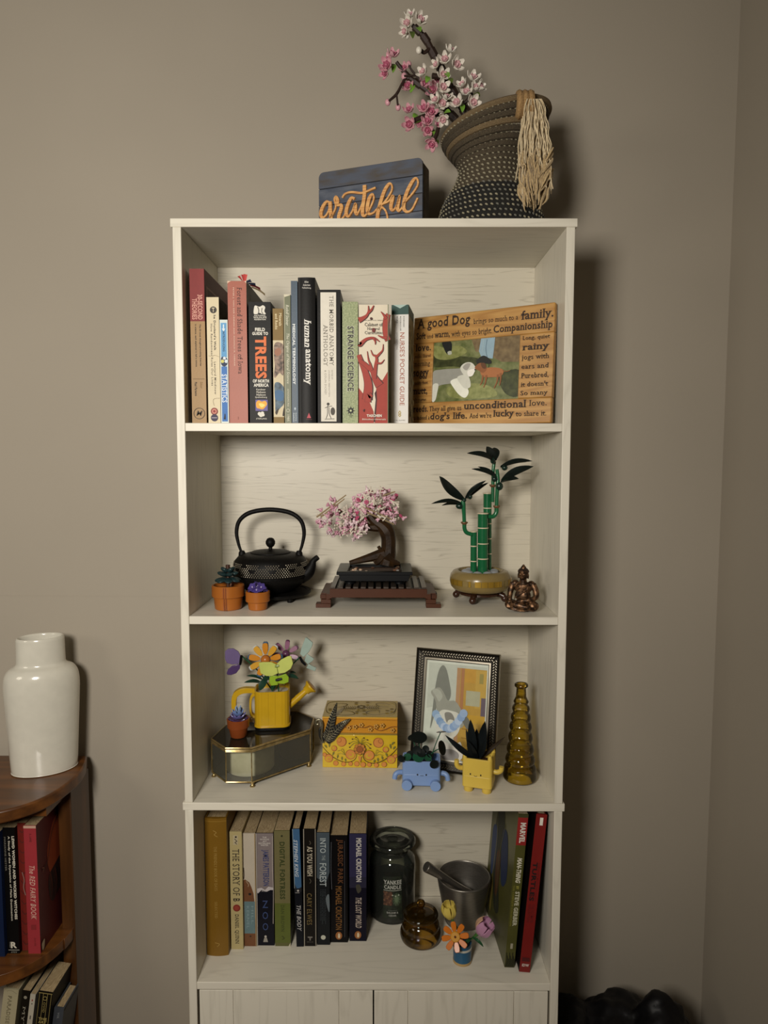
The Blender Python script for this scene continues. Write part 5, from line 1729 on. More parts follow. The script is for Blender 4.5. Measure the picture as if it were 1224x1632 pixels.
# ---- painted yellow box
def painted_box():
    x0, x1, y0, y1 = -.0925, .0397, .1265, .2080
    W, D, H = x1 - x0, y1 - y0, .0925
    hb = PX(574, 1169, .1265).z - ZC
    root = thing('painted_box', 'yellow wooden box painted with orange scrollwork, metal fern fixed to its corner', 'box', ((x0 + x1) / 2, y0, ZC + .0002), math.radians(-1.2))
    ypaint = mat('yellow_paint', '#c9a81c', rough=.35, var=.06, scale=14, coat=.3)
    opaint = mat('orange_paint', '#c08426', rough=.35, var=.06, scale=14, coat=.3)
    olivep = mat('olive_paint', '#8a7430', rough=.4, var=.06, scale=14)
    topp = mat('olive_yellow_lid_paint', '#9c8434', rough=.35, var=.06, scale=14, coat=.3)
    MB().bx(-W / 2, W / 2, 0, D, 0, hb - .0032).build('body', ypaint, root, bevel=.0006)
    MB().bx(-W / 2 + .0006, W / 2 - .0006, .0006, D - .0006, hb - .0032, hb).build('seam', olivep, root)
    MB().bx(-W / 2, W / 2, 0, D, hb, H - .001).build('lid', opaint, root, bevel=.0006)
    MB().bx(-W / 2, W / 2, 0, D, H - .001, H).build('lid_top', topp, root, bevel=.0004)
    O_, R_, G_, K_ = 'c4803a', '8a4a22', '6f6a2c', '4a2e14'
    P = Print(W, hb - .0032)
    hh = 435; ww = 965
    X = lambda x: (x - 158) / ww
    V = lambda y: (y - 532) / hh
    def st(pts, w, c): P.stroke([(X(a), V(b)) for a, b in pts], w, c)
    def dsc(x, y, r, c): P.disc(X(x), V(y), r * W / ww, c, 16)
    for sx in (1, -1):
        mx = lambda x: x if sx == 1 else 2 * 641 - x
        def stm(pts, w, c): st([(mx(a), b) for a, b in pts], w, c)
        def dm(x, y, r, c): dsc(mx(x), y, r, c)
        stm([(160, 690), (230, 770), (330, 850), (450, 895), (560, 870), (600, 800), (570, 745), (520, 735)], [.001, .0012, .0014, .0014, .0012, .001, .0008], K_)
        dm(520, 790, 66, R_); dm(520, 790, 60, O_); dm(530, 800, 36, 'bf9c22'); dm(522, 790, 22, O_)
        dm(405, 620, 66, R_); dm(400, 620, 60, O_); dm(375, 600, 30, R_); dm(372, 598, 26, O_)
        dm(310, 710, 38, R_); dm(308, 708, 33, O_); dm(298, 705, 18, 'bf9c22')
        dm(240, 840, 55, R_); dm(238, 842, 50, O_); dm(236, 850, 32, 'bf9c22'); dm(240, 852, 18, O_)
        for x, y, r in ((330, 905, 30), (430, 915, 26), (520, 910, 24), (600, 910, 30), (185, 790, 22)):
            dm(x, y, r + 4, R_); dm(x, y, r, O_)
        for x, y, dx, dy in ((290, 800, 20, -50), (350, 840, 10, -50), (410, 865, 0, -50), (460, 880, -10, -40), (215, 700, -30, -40), (245, 690, 10, -60), (235, 640, -40, -40)):
            stm([(x, y), (x + dx * .5, y + dy * .6), (x + dx, y + dy)], [.001, .0032, .0006], G_)
        for ex, ey in ((505, 640), (510, 690), (545, 580), (590, 555)):
            stm([(640, 640), ((640 + ex) / 2 - 6, (640 + ey) / 2 - 32), (ex, ey)], .0007, G_)
            dm(ex, ey - 2, 9, K_)
        for ex, ey in ((345, 780), (350, 740), (400, 720)):
            stm([(450, 790), ((450 + ex) / 2, ey - 10), (ex, ey)], .0006, G_)
    for k in range(8):
        a = 2 * PI * k / 8
        dsc(641 + 52 * math.cos(a), 700 + 52 * math.sin(a), 27, K_); dsc(641 + 52 * math.cos(a), 700 + 52 * math.sin(a), 23, 'b4742e')
    dsc(641, 700, 44, K_); dsc(641, 700, 39, '8f4f22')
    P.poly([(X(620), V(790)), (X(662), V(790)), (X(650), V(870)), (X(632), V(870))], O_)
    P.build('front_print', root)
    Q = Print(W, H - .001 - hb)
    V2 = lambda y: (y - 320) / 180
    Q.rect(.0, 1, .0, .05, 'd0a23c')
    for k in range(46):
        Q.disc((k + .5) / 46, .09, .0006, '7a4a1a', 6); Q.disc((k + .5) / 46, .93, .0006, '7a4a1a', 6)
    Q.stroke([(X(x), V2(y)) for x, y in ((380, 430), (500, 410), (560, 402), (700, 420), (780, 400), (880, 450), (960, 440), (1040, 410), (1120, 405))], .0009, '6b3414')
    for x, y in ((500, 425), (660, 390), (775, 435), (930, 390), (1060, 440), (580, 405), (850, 395)):
        for j in range(5):
            a = 2 * PI * j / 5
            Q.disc(X(x) + .0028 * math.cos(a) / W, V2(y) + .0028 * math.sin(a) / Q.H, .0017, '6b3414', 8); Q.disc(X(x) + .0028 * math.cos(a) / W, V2(y) + .0028 * math.sin(a) / Q.H, .0013, 'cfa24a', 8)
    Q.build('lid_print', root, (0, 0, hb))
    T = Print(W, D)
    for sx in (1, -1):
        f = lambda x: .5 + sx * (x - .5)
        for pts in ([(.02, .5), (.03, .2), (.12, .08), (.3, .06), (.46, .1)], [(.02, .5), (.05, .75), (.12, .85)], [(.1, .3), (.2, .2), (.3, .25), (.25, .4), (.12, .45)], [(.16, .85), (.3, .92), (.42, .85), (.38, .7), (.26, .65), (.24, .8)],
                    [(.22, .55), (.35, .5), (.46, .5)]):
            T.stroke([(f(a), b) for a, b in pts], [.0008, .0018, .0008], '5a4a1c')
        for k in range(6):
            T.stroke([(f(.28 + .03 * k), .5), (f(.25 + .03 * k), .38)], [.0006, .0016, .0004], '5a4a1c'); T.stroke([(f(.28 + .03 * k), .5), (f(.25 + .03 * k), .62)], [.0006, .0016, .0004], '5a4a1c')
        for a, b in ((.08, .6), (.14, .7), (.42, .2), (.45, .75)):
            T.disc(f(a), b, .0035, '6e5a22', 10)
    for k in range(8):
        a = 2 * PI * k / 8
        T.disc(.5 + .006 * math.cos(a) / W, .5 + .006 * math.sin(a) / D, .003, '5a4a1c', 8)
    T.build('top_print', root, (0, 0, H), (-PI / 2, 0, 0))
    # metal fern
    fm = mat('antique_silver_fern', '#5a5546', rough=.4, metal=.7, scale=300, col2='#8d876f')
    fd = mat('fern_black_ground', '#14130f', rough=.6)
    Of = Vector(((x0 + x1) / 2, y0, ZC))
    def fp(x, y, Y=.119):
        return PX(495 + x / 8.16, 1105 + y / 8.16, Y) - Of
    fern = MB()
    def frond(pts, wmax, n):
        q = catmull([fp(*p) for p in pts], 8)
        gm = MB()
        N = len(q)
        sd_l, sd_r = [], []
        for i in range(N):
            t = i / (N - 1)
            d = (q[min(i + 1, N - 1)] - q[max(i - 1, 0)]).normalized()
            s_ = Vector((-d.z, 0, d.x))
            w = wmax * (1 - t) ** .7 * min(1, .55 + t * 2.2)
            sd_l.append(q[i] + s_ * w - d * w * .0); sd_r.append(q[i] - s_ * w)
        vs = sd_l + list(reversed(sd_r))
        k = len(vs)
        fern.k(1).add([v + Vector((0, .0012, 0)) for v in vs] + [v + Vector((0, .0024, 0)) for v in vs],
                 [tuple(range(k)), tuple(range(2 * k - 1, k - 1, -1))] + [(i, k + i, k + (i + 1) % k, (i + 1) % k) for i in range(k)])
        fern.k(0).tube(q, [.0009, .0007, .0004], 6)
        for i in range(2, N - 1, 2):
            t = i / (N - 1)
            d = (q[i + 1] - q[i - 1]).normalized()
            s_ = Vector((-d.z, 0, d.x))
            w = wmax * (1 - t) ** .7 * min(1, .55 + t * 2.2)
            for sg in (1, -1):
                tip = q[i] + s_ * (sg * w * .95) + d * (w * .55)
                fern.tube([q[i], q[i].lerp(tip, .5) + Vector((0, -.0006, 0)), tip], [.0007, .0010, .0003], 5)
    frond([(190, 630), (230, 540), (270, 380), (310, 240), (345, 125)], .0105, 12)
    frond([(200, 640), (270, 560), (370, 450), (450, 385), (520, 338)], .0105, 10)
    fern.k(0).tube(catmull([fp(*p) for p in ((165, 650), (140, 560), (150, 470), (150, 390), (115, 345), (70, 365), (75, 405), (100, 405), (103, 385))], 5), [.0012, .0016, .0020, .0020, .0018, .0016, .0012], 8)
    fern.k(1).tube(catmull([fp(*p, .1205) for p in ((165, 640), (130, 560), (125, 470), (160, 440))], 4), [.002, .003, .003, .001], 8)
    fern.build('fern_ornament', [fm, fd], root)
    return root
painted_box()

# ---- silver photo frame, leaning back
def silver_frame():
    bl, br = Vector((.0602, .1210, 0)), Vector((.2030, .0740, 0))
    W = (br - bl).length; H = .2085
    rz = math.atan2(br.y - bl.y, br.x - bl.x)
    lean = math.radians(12.5)
    root = thing('photo_frame', 'ornate silver photo frame with a schnauzer portrait, leaning behind toy planters', 'picture frame', ((bl.x + br.x) / 2, (bl.y + br.y) / 2, ZC + .0034))
    root.rotation_euler = (Matrix.Rotation(rz, 3, 'Z') @ Matrix.Rotation(-lean, 3, 'X')).to_euler()
    silver = mat('bright_silver', '#8d8678', rough=.28, metal=.9, var=.1)
    dark = mat('blackened_silver', '#16130f', rough=.45, metal=.6, scale=200, col2='#2a261f')
    bw = .0200
    def bar(nm, side):
        g = MB()
        prof = [(0, .010), (0, .0015), (.0012, .0), (.0024, .0012), (.004, .0035), (bw - .005, .0062), (bw - .0042, .0030), (bw - .0015, .0030), (bw - .001, .0042), (bw, .0045), (bw, .010)]
        # mitred sweep along one side
        pts = {'b': [(-W / 2, 0), (W / 2, 0)], 'r': [(W / 2, 0), (W / 2, H)], 't': [(W / 2, H), (-W / 2, H)], 'l': [(-W / 2, H), (-W / 2, 0)]}[side]
        ins = {'b': (0, 1), 'r': (-1, 0), 't': (0, -1), 'l': (1, 0)}[side]
        along = {'b': (1, 0), 'r': (0, 1), 't': (-1, 0), 'l': (0, -1)}[side]
        k = len(prof)
        vs = []
        for e, (x, z) in enumerate(pts):
            sg = 1 if e == 0 else -1
            for (a, y) in prof:
                vs.append((x + ins[0] * a + along[0] * a * sg, y, z + ins[1] * a + along[1] * a * sg))
        fs = [(i, i + 1, k + i + 1, k + i) for i in range(k - 1)] + [(k - 1, 0, k, 2 * k - 1)]
        mi = [0 if (i <= 1 or 5 <= i) else 1 for i in range(k)]
        for f, m in zip(fs, mi):
            g.add([], [], 0)
        o = len(g.v); g.v += [Vector(p) for p in vs]
        g.f += fs; g.m += mi
        g.f += [tuple(range(k - 1, -1, -1)), tuple(range(k, 2 * k))]; g.m += [0, 0]
        return g.build(nm, [silver, dark], root, sharp=30)
    for sd in 'brtl':
        o = bar('frame_bar', sd)
        g = MB()
        L = W if sd in 'bt' else H
        n = int(L / .0046)
        for i in range(n):
            for row, off in ((0, .0068), (1, .0112)):
                t = (i + .5 * row + .5) / n * L
                if t < off + .001 or t > L - off - .001:
                    continue
                yy = .0038 + (off - .004) * .25
                x, z = {'b': (-W / 2 + t, off), 'r': (W / 2 - off, t), 't': (W / 2 - t, H - off), 'l': (-W / 2 + off, H - t)}[sd]
                g.at((x, yy, z), (0, (.75 if row else -.75) + (PI / 2 if sd in 'rl' else 0), 0)).sph((0, 0, 0), (.0030, .0019, .0014), 6, 5)
        c = g.build('carving', mat('rubbed_silver', '#9a9384', rough=.3, metal=.8), o)
        c['kind'] = 'stuff'
    MB().bx(-W / 2 + .004, W / 2 - .004, .0102, .0125, .004, H - .004).build('backing', mat('black_board', '#1a1815'), root)
    yl, zl = .075, (.075 * math.tan(lean)) - .0005
    strut = MB().add([(-.018, .0125, H * .55), (.018, .0125, H * .55), (.024, .062, .0150), (-.024, .062, .0150)], [(0, 1, 2, 3)]).build('easel_leg', mat('black_board', '#1a1815'), root)
    strut.modifiers.new('solid', 'SOLIDIFY').thickness = .002
    a = bw - .001
    pw, ph = W - 2 * a, H - 2 * a
    po = MB().bx(-pw / 2, pw / 2, .0065, .0085, a, H - a).build('photo', mat('photo_white', '#e2e0d8', rough=.4), root)
    P = Print(pw, ph)
    P.rect(.04, .97, .03, .98, 'cdccc4')
    P.poly([(.04, .5), (.3, .45), (.6, .98), (.04, .98)], 'dddcd4')
    P.rect(.56, .97, .06, .98, 'c79a3c'); P.rect(.5, .56, .06, .98, 'bf8f66')
    P.rect(.63, .8, .06, .2, 'cf9a34'); P.rect(.8, .97, .07, .45, 'd0a648'); P.rect(.66, .88, .28, .43, 'bdb59a'); P.rect(.57, .62, .06, .6, 'b87c50')
    P.rect(.9, .97, .34, .52, '6f5a6a'); P.rect(.6, .97, .52, .6, 'cf9f2c'); P.rect(.62, .95, .66, .67, 'a87a28'); P.rect(.62, .95, .75, .76, 'a87a28'); P.rect(.86, .92, .1, .2, 'a5924a')
    P.blob([(.26, .05), (.32, .08), (.38, .2), (.42, .34), (.36, .42), (.24, .4), (.18, .55), (.12, .7), (.14, .5), (.16, .3), (.2, .12)], '86847e')
    P.blob([(.14, .3), (.24, .28), (.32, .34), (.38, .4), (.5, .4), (.62, .5), (.66, .58), (.6, .66), (.3, .66), (.22, .54), (.18, .42), (.1, .34)], 'a5a199')
    P.blob([(.12, .31), (.22, .3), (.29, .36), (.24, .42), (.19, .38)], 'b9b6ae'); P.blob([(.6, .5), (.72, .56), (.76, .64), (.7, .66), (.62, .58)], '77736c')
    P.blob([(.22, .56), (.3, .5), (.44, .5), (.56, .52), (.6, .6), (.56, .72), (.4, .8), (.26, .76), (.2, .66)], 'd2cfc6')
    P.blob([(.34, .53), (.44, .52), (.5, .58), (.46, .64), (.38, .62)], '85817a'); P.blob([(.4, .6), (.5, .6), (.54, .7), (.46, .78), (.38, .72)], 'd0cdc2')
    for k in range(13):
        t = k / 12
        u, v = .2 + .44 * t, .55 + .15 * math.sin(PI * t) - .04 * t
        P.disc(u, v, .0072, ['8fa8c8', 'a8bcd4', '7f9cc2'][k % 3], 10)
    P.blob([(.14, .82), (.3, .8), (.5, .84), (.62, .8), (.62, .98), (.1, .98)], 'cfccc2')
    P.blob([(.34, .9), (.5, .88), (.6, .92), (.56, .98), (.34, .98)], '8a8784')
    P.build('photo_print', po, (0, .0065, a))
    MB().bx(-pw / 2, pw / 2, .0048, .0052, a, H - a).build('glass', glass_mat('clear_picture_glass', '#f6f8f6', rough=.2, ior=1.12), root)
silver_frame()

# ---- blue toy planter on wheels
skin_b = mat('powder_blue_plastic', '#7590bd', rough=.4, var=.03); skin_y = mat('butter_yellow_plastic', '#cdb04a', rough=.4, var=.03)
def rbox(mb, hx, hy, r, z0, z1):
    mb.prism(rrect(hx, hy, r, 4), z1 - z0, o=(0, 0, z1), u=(1, 0, 0), w=(0, 1, 0))
    return mb
def planter(name, label, loc, rz, hx, hy, z0, z1, mt):
    root = thing(name, label, 'planter', loc, rz)
    w = .003
    rbox(MB(), hx, hy, .005, z0, z0 + .02).build('tub', mt, root, bevel=.0012)
    g = MB()
    out, inn = rrect(hx, hy, .005, 4), rrect(hx - w, hy - w, .003, 4)
    n = len(out)
    vs = [(x, y, z0 + .0195) for x, y in out] + [(x, y, z1) for x, y in out] + [(x, y, z1) for x, y in inn] + [(x, y, z0 + .0195) for x, y in inn]
    fs = []
    for i in range(n):
        j = (i + 1) % n
        fs += [(i, j, n + j, n + i), (n + i, n + j, 2 * n + j, 2 * n + i), (2 * n + i, 2 * n + j, 3 * n + j, 3 * n + i)]
    g.add(vs, fs)
    g.build('tub_wall', mt, root, bevel=.0004)
    MB().prism(inn, .001, o=(0, 0, z1 - .012), u=(1, 0, 0), w=(0, 1, 0)).build('soil', soil, root)
    return root
bl = planter('toy_planter', 'powder blue toy planter with a tiny smiling face and round dark leaves', (.0790, .0660, ZC + .0002), math.radians(-3), .0315, .0185, .0050, .0465, skin_b)
for sx in (-1, 1):
    MB().tube([(sx * .0235, -.0270, .0088), (sx * .0235, -.0180, .0088)], .0086, 28).build('foot', skin_b, bl, bevel=.0006)
    MB().tube([(sx * .0235, .012, .0044), (sx * .0235, .004, .0044)], .0042, 18).build('foot', skin_b, bl)
    MB().tube(catmull([(sx * .0300, -.004, .0215), (sx * .0380, -.006, .0220), (sx * .0430, -.008, .0190), (sx * .0445, -.009, .0120)], 5), .0042, 12).build('arm', skin_b, bl)
F = Print(.06, .04)
for u in (.38, .62):
    F.disc(u, .5, .0013, '1c1a1c', 12, ry=.0016)
F.stroke([(.455, .52), (.475, .545), (.5, .525), (.525, .545), (.545, .52)], .0006, '1c1a1c')
F.build('face', bl, (0.001, -.0185, .0045))
bleaf = mat('black_green_leaf', '#0b1210', rough=.6, var=.2, spec=.2); gstem = mat('bright_stem_green', '#1d4a34', rough=.35); greyleaf = mat('grey_leaf_back', '#6d6a64', rough=.4)
Obl = bl.location
def lp(x, y, Y):
    p = PX(620 + x / 6.44, 1130 + y / 6.44, Y) - Obl
    return Matrix.Rotation(math.radians(3), 3, 'Z') @ p
SC = 1.14 / 6.44 / 1117
stems = [((285, 470), (285, 420), .052, 46, 46, bleaf, (0, -1, .2)), ((360, 480), (375, 410), .06, 38, 34, bleaf, (.1, -1, .3)), ((200, 500), (130, 505), .045, 38, 58, bleaf, (-.6, -1, 0)), ((400, 520), (460, 562), .040, 46, 50, bleaf, (.2, -1, -.1)),
         ((320, 480), (305, 300), .062, 88, 40, bleaf, (0, -.35, 1)), ((430, 500), (535, 225), .075, 52, 40, greyleaf, (.1, -.5, -1)), ((400, 490), (535, 400), .055, 75, 55, bleaf, (.85, -.4, .35)), ((300, 500), (240, 300), .07, 48, 30, bleaf, (-.3, -.3, 1))]
stems += [((250, 500), (215, 470), .056, 40, 30, bleaf, (-.3, -.6, .8)), ((330, 500), (330, 455), .050, 44, 30, bleaf, (0, -.7, .7)), ((390, 500), (420, 470), .058, 40, 30, bleaf, (.3, -.6, .8)), ((300, 500), (300, 500), .050, 60, 30, gstem, (0, -.5, .8)), ((230, 500), (190, 500), .052, 44, 30, gstem, (-.2, -.5, .8)), ((400, 505), (395, 505), .052, 40, 30, gstem, (.2, -.5, .8))]
for (b, h_, Y, rx, ry, m_, nrm) in stems:
    hb_, hd_ = lp(*b, .062), lp(*h_, Y)
    hb_.z = max(hb_.z, .040)
    MB().tube(catmull([hb_, hb_.lerp(hd_, .5) + Vector((0, -.002, .003)), hd_], 4), .0009, 6).build('leaf_stalk', gstem, bl)
    g = MB()
    q = Vector(nrm).normalized().to_track_quat('Z', 'Y').to_matrix().to_4x4()
    g.M = Matrix.Translation(hd_) @ q
    g.lathe([(0, 0), (rx * SC * .6, .0004), (rx * SC, .0014), (rx * SC, .0022), (rx * SC * .5, .0014), (0, .0012)], 20)
    g.build('round_leaf', m_, bl)

# ---- yellow toy planter with legs
ye = planter('toy_planter', 'butter yellow toy planter standing on two legs with a smiling face, arms raised', (.1740, .0535, ZC + .0002), math.radians(-17), .0245, .0215, .0085, .0570, skin_y)
for sx in (-1, 1):
    MB().lathe([(0, 0), (.0074, 0), (.0078, .0006), (.0078, .0095)], 22, c=(sx * .0150, -.0120, 0)).build('leg', skin_y, ye)
    MB().lathe([(0, 0), (.0074, 0), (.0078, .0006), (.0078, .0095)], 22, c=(sx * .0150, .0120, 0)).build('leg', skin_y, ye)
    for sy in (-1, 1):
        MB().lathe([(.0036, .055), (.0036, .0600), (.003, .0615), (.0026, .0640), (0, .0645)], 14, c=(sx * .0205, sy * .0172, 0)).build('corner_peg', skin_y, ye)
MB().tube(catmull([(-.0235, -.006, .0330), (-.0310, -.010, .0350), (-.0350, -.012, .0400), (-.0352, -.012, .0485)], 5), [.0040, .0042, .0042, .0038], 12).build('arm', skin_y, ye)
MB().tube(catmull([(.0235, -.004, .0330), (.0310, -.004, .0325), (.0365, -.004, .0360), (.0378, -.004, .0425)], 5), [.0040, .0042, .0042, .0040], 12).build('arm', skin_y, ye)
F = Print(.05, .05)
for u in (.33, .67):
    F.disc(u, .55, .0012, '1c1a16', 12, ry=.0016)
F.stroke([(.45, .58), (.475, .605), (.5, .61), (.525, .605), (.55, .58)], .0007, '1c1a16')
F.build('face', ye, (-.002, -.0215, .0090))
Oy = ye.location
def yp(x, y, Y):
    p = PX(620 + x / 6.44, 1130 + y / 6.44, Y) - Oy
    return Matrix.Rotation(math.radians(17), 3, 'Z') @ p
dk = mat('charcoal_green_leaf', '#0b1113', rough=.55, var=.2, spec=.25); brl = mat('brown_edge_leaf', '#2e2418', rough=.4)
for b, t, w, Y0, Y1, bend, m_ in (((880, 490), (835, 105), 95, .050, .046, .05, dk), ((920, 490), (985, 125), 95, .052, .050, -.05, dk), ((870, 480), (576, 268), 62, .048, .036, .10, dk), ((940, 480), (1192, 285), 40, .055, .05, -.08, brl), ((900, 480), (800, 320), 80, .045, .035, .1, dk),
                                  ((930, 470), (1000, 300), 70, .046, .035, .05, dk), ((900, 490), (900, 200), 80, .056, .062, 0, dk), ((850, 490), (790, 200), 40, .06, .07, .05, dk)):
    bb_ = yp(*b, Y0); bb_.z = max(.050, bb_.z - .004)
    MB().leaf(bb_, yp(*t, Y1), w * SC, normal=(0, -1, .3), bend=bend, fold=.3, n=8, thick=.001).build('leaf', m_, ye)

# ---- amber bottle of stacked rings
amber = glass_mat('amber_glass', '#e2cf74', rough=.03, edge='#6a5410', density=.06, tint='#75621a')
bt_ = thing('glass_bottle', 'tall amber glass bottle of stacked bulging rings', 'bottle', (.2478, .0835, ZC + .0002))
k_ = .0001212
prof = [(0, 0), (.020, 0), (.0265, .002), (.0285, .007)]
bumps = [(1380, 226), (1235, 208), (1078, 190), (905, 170), (740, 155), (602, 138), (468, 122), (360, 104)]
zf = lambda y: (1545 - y) * .0001150
rv = [(227, 1430)]
for i, (y, r) in enumerate(bumps):
    up = bumps[i + 1][0] if i + 1 < len(bumps) else 300
    hh2 = (y - up) / 2
    for a in ((-.6, 0, .6) if i else (-.2, .3, .7)):
        prof.append((r * k_ * (.90 + .10 * math.cos(a * PI / 1.3)), zf(y) + a * hh2 * .000115 * 1.25))
    nr = bumps[i + 1][1] if i + 1 < len(bumps) else 80
    prof.append(((min(r, nr) * .88 if i + 1 < len(bumps) else 74) * k_, zf(y - hh2) if i + 1 < len(bumps) else zf(290)))
prof += [(70 * k_, zf(240)), (66 * k_, zf(170)), (72 * k_, zf(150)), (92 * k_, zf(130)), (94 * k_, zf(110)), (84 * k_, zf(92)), (60 * k_, zf(92)), (54 * k_, zf(160))]
def smooth_prof(p, n=4):
    q = catmull([(a, b, 0) for a, b in p], n)
    return [(max(0, v.x), v.y) for v in q]
MB().lathe([(0, 0.0002)] + smooth_prof(prof[1:], 4), 48).build('glass', amber, bt_, sharp=80)
# ------------------------------------------------------------------ bottom open shelf: paperbacks
G4 = 'paperbacks on the lowest open shelf'
def low(label, x0, x1, Y, h, d, spine, lean=0.0, **kw):
    return book('book', label, ((x0 + x1) / 2, Y, ZD + .0002 + abs(math.sin(lean)) * (x1 - x0) / 2), x1 - x0, h, d, spine, rot=(0, lean, 0), group=G4, **kw)
def n1(P):
    P.stroke([(.4, .085), (.55, .1), (.45, .115), (.6, .13)], .0008, 'a98a48')
    P.down('THE FRIENDLY BOOK OF DAYS', .2, .52, .42, .56, '9c7d3c', 's'); P.down('SELECTED', .6, .72, .42, .54, '9c7d3c', 's')
    P.stroke([(.4, .9), (.6, .91), (.5, .93)], .0008, 'a98a48'); P.rect(.0, 1, .018, .022, '8f6d26')
low('mustard gold cloth hardback at the left end of the lowest open shelf', -.2860, -.2492, .063, .2440, .15, '775617', hard=True, bulge=.003, marks=n1, pg=paper_old)
def n2(P):
    P.poly([(.3, .03), (.7, .03), (.7, .11), (.3, .11)], 'b3a684'); P.disc(.52, .045, .0018, '2e2a22'); P.stroke([(.4, .06), (.6, .08), (.45, .09), (.6, .105)], .0012, '3a352b')
    P.down('THE STORY OF B', .145, .59, .22, .78, '3a3226', 's'); P.disc(.5, .645, .0064, '7d2a20'); P.disc(.5, .645, .004, '8f3a2a'); P.down('DANIEL QUINN', .70, .95, .3, .66, '3a3226', 's')
low('cream paperback with brown serif title and a dark red dot', -.2476, -.2268, .077, .2120, .135, 'ae9f70', hard=False, marks=n2, pg=paper_old)
def n3(P):
    P.poly([(0, .41), (.12, .405), (.45, .43), (.62, .47), (.8, .53), (.86, .6), (.9, .7), (.95, 1), (0, 1)], '6b4327')
    P.disc(.5, .535, .0026, '1c1512', ry=.0022); P.stroke([(.2, .42), (.4, .45), (.35, .47)], .0012, 'a08a70')
    P.rect(.02, .9, .6, .885, '5f7679'); P.down('HILL', .64, .8, .6, .78, '7f9496', 'w'); P.down('KERNEL', .64, .84, .2, .42, '7f9496', 'w')
    P.disc(.5, .91, .0014, '2c1c12')
    P.rect(.93, 1, 0, 1, '9c8560'); P.stroke([(.02, .3), (.05, .36), (.02, .4)], .001, '3a2a20')
low('paperback with a torn white upper spine and blue panel below', -.2262, -.2052, .085, .2045, .13, 'b9ae9c', side='7a6545', hard=False, marks=n3, pg=paper_old)
def n4(P):
    P.rect(0, 1, 0, .5, '7a6f6e')
    for i, s in enumerate(('THE', 'WORLDS', '#1', 'BESTSELLING', 'WRITER')):
        w = (.12, .26, .1, .34, .22)[i]
        P.text(s, .5 - w, .5 + w, .03 + .017 * i, .043 + .017 * i, 'c3bcb4', 'b')
    P.down('JAMES PATTERSON', .145, .465, .3, .74, '333a66', 'b')
    P.poly([(0, .49), (.3, .48), (.5, .5), (.7, .47), (1, .48), (1, .5), (.8, .5), (.6, .515), (.3, .5), (.1, .53), (0, .52)], 'b5aeae')
    P.text('AND', .3, .6, .503, .515, 'b5aeae')
    for i, s in enumerate('ZOO'):
        P.text(s, .34, .66, .595 + .1 * i, .66 + .1 * i, '34446e', 'w')
    P.poly([(.36, .965), (.42, .93), (.5, .915), (.58, .93), (.64, .965)], '8d8880'); P.disc(.5, .915, .002, 'b0aaa0')
    P.rect(.0, .05, 0, 1, 'a39a90'); P.stroke([(.97, .02), (.95, .3), (.98, .5), (.95, .8)], .0008, 'b5aaa0')
low('worn grey and black paperback with blue capitals', -.2046, -.1746, .0866, .2040, .13, '12121a', hard=False, marks=n4, pg=paper_old)
def n5(P):
    P.rect(0, 1, 0, .625, '66603c'); P.rect(0, 1, .625, .97, '525a20')
    P.disc(.5, .045, .0018, '26280f'); P.down('DIGITAL FORTRESS', .095, .59, .34, .68, '333a16', 'Bw'); P.down('DAN BROWN', .64, .87, .38, .62, '3a4216', 'bw')
    P.stroke([(.45, .91), (.6, .93), (.45, .94)], .001, '26280f'); P.poly([(.85, 1), (1, .965), (1, 1)], 'b0a890')
low('olive green paperback with dark typewriter capitals', -.1729, -.1459, .0852, .2095, .13, '57562e', hard=False, marks=n5, pg=paper_old)
def n6(P):
    P.rect(0, 1, 0, .52, '33587c'); P.poly([(0, .45), (.3, .5), (.6, .5), (1, .49), (1, .53), (0, .54)], '12141c')
    P.down('STEPHEN KING', .09, .405, .14, .66, 'b5bcc2', 'bi'); P.down('THE BODY', .645, .865, .2, .8, '9c9a98', 'bi')
    P.rect(0, .07, 0, .5, '8d9aa0'); P.disc(.5, .52, .0018, 'b0aca4'); P.rect(.1, .7, .535, .54, '8d8a86')
low('thin leaning paperback, blue above and black below', -.1355, -.1232, .0838, .2135, .125, '101218', lean=-.026, hard=False, marks=n6, pg=paper_old)
def n7(P):
    P.rect(0, .07, 0, 1, '8f887a'); P.rect(.94, 1, 0, 1, '8f887a')
    P.down('AS YOU WISH', .145, .40, .3, .74, 'b9b09c', 'bs'); P.down('CARY ELWES', .545, .815, .26, .66, '6f5d36', 's')
    P.stroke([(.5, .1), (.6, .12), (.5, .13)], .0006, '6f6858'); P.stroke([(.5, .42), (.6, .44), (.5, .46)], .0006, '6f6858')
    P.poly([(.3, .915), (.7, .915), (.7, .925), (.55, .93), (.55, .95), (.45, .95), (.45, .93), (.3, .925)], '6b6760'); P.text('PRESS', .25, .75, .958, .966, '55514a')
low('black paperback with white worn edges and pale serif capitals', -.1226, -.1012, .0855, .2125, .13, '15120f', hard=False, marks=n7, pg=paper_old)
def n8(P):
    P.poly([(0, 0), (1, 0), (1, .35), (.7, .45), (0, .4)], '3d4850'); P.blob([(.7, .58), (.95, .55), (.98, .7), (.8, .66)], '5d666a')
    P.down('INTO', .05, .18, .26, .72, 'a9b2b2', ''); P.down('THE', .2, .245, .4, .66, '8d9696', ''); P.down('FOREST', .27, .475, .22, .74, 'a9b2b2', '')
    for i in range(4):
        P.down('A NOVEL OF SURVIVAL IN THE WOODS', .5, .78 + .03 * (i % 2), .28 + .12 * i, .33 + .12 * i, '4a5256', '')
    P.disc(.48, .93, .0042, 'b5b5a6')
low('black and steel-grey paperback with thin white capitals and a white dot', -.0998, -.0778, .0888, .2045, .13, '17191b', hard=False, marks=n8, pg=paper_old)
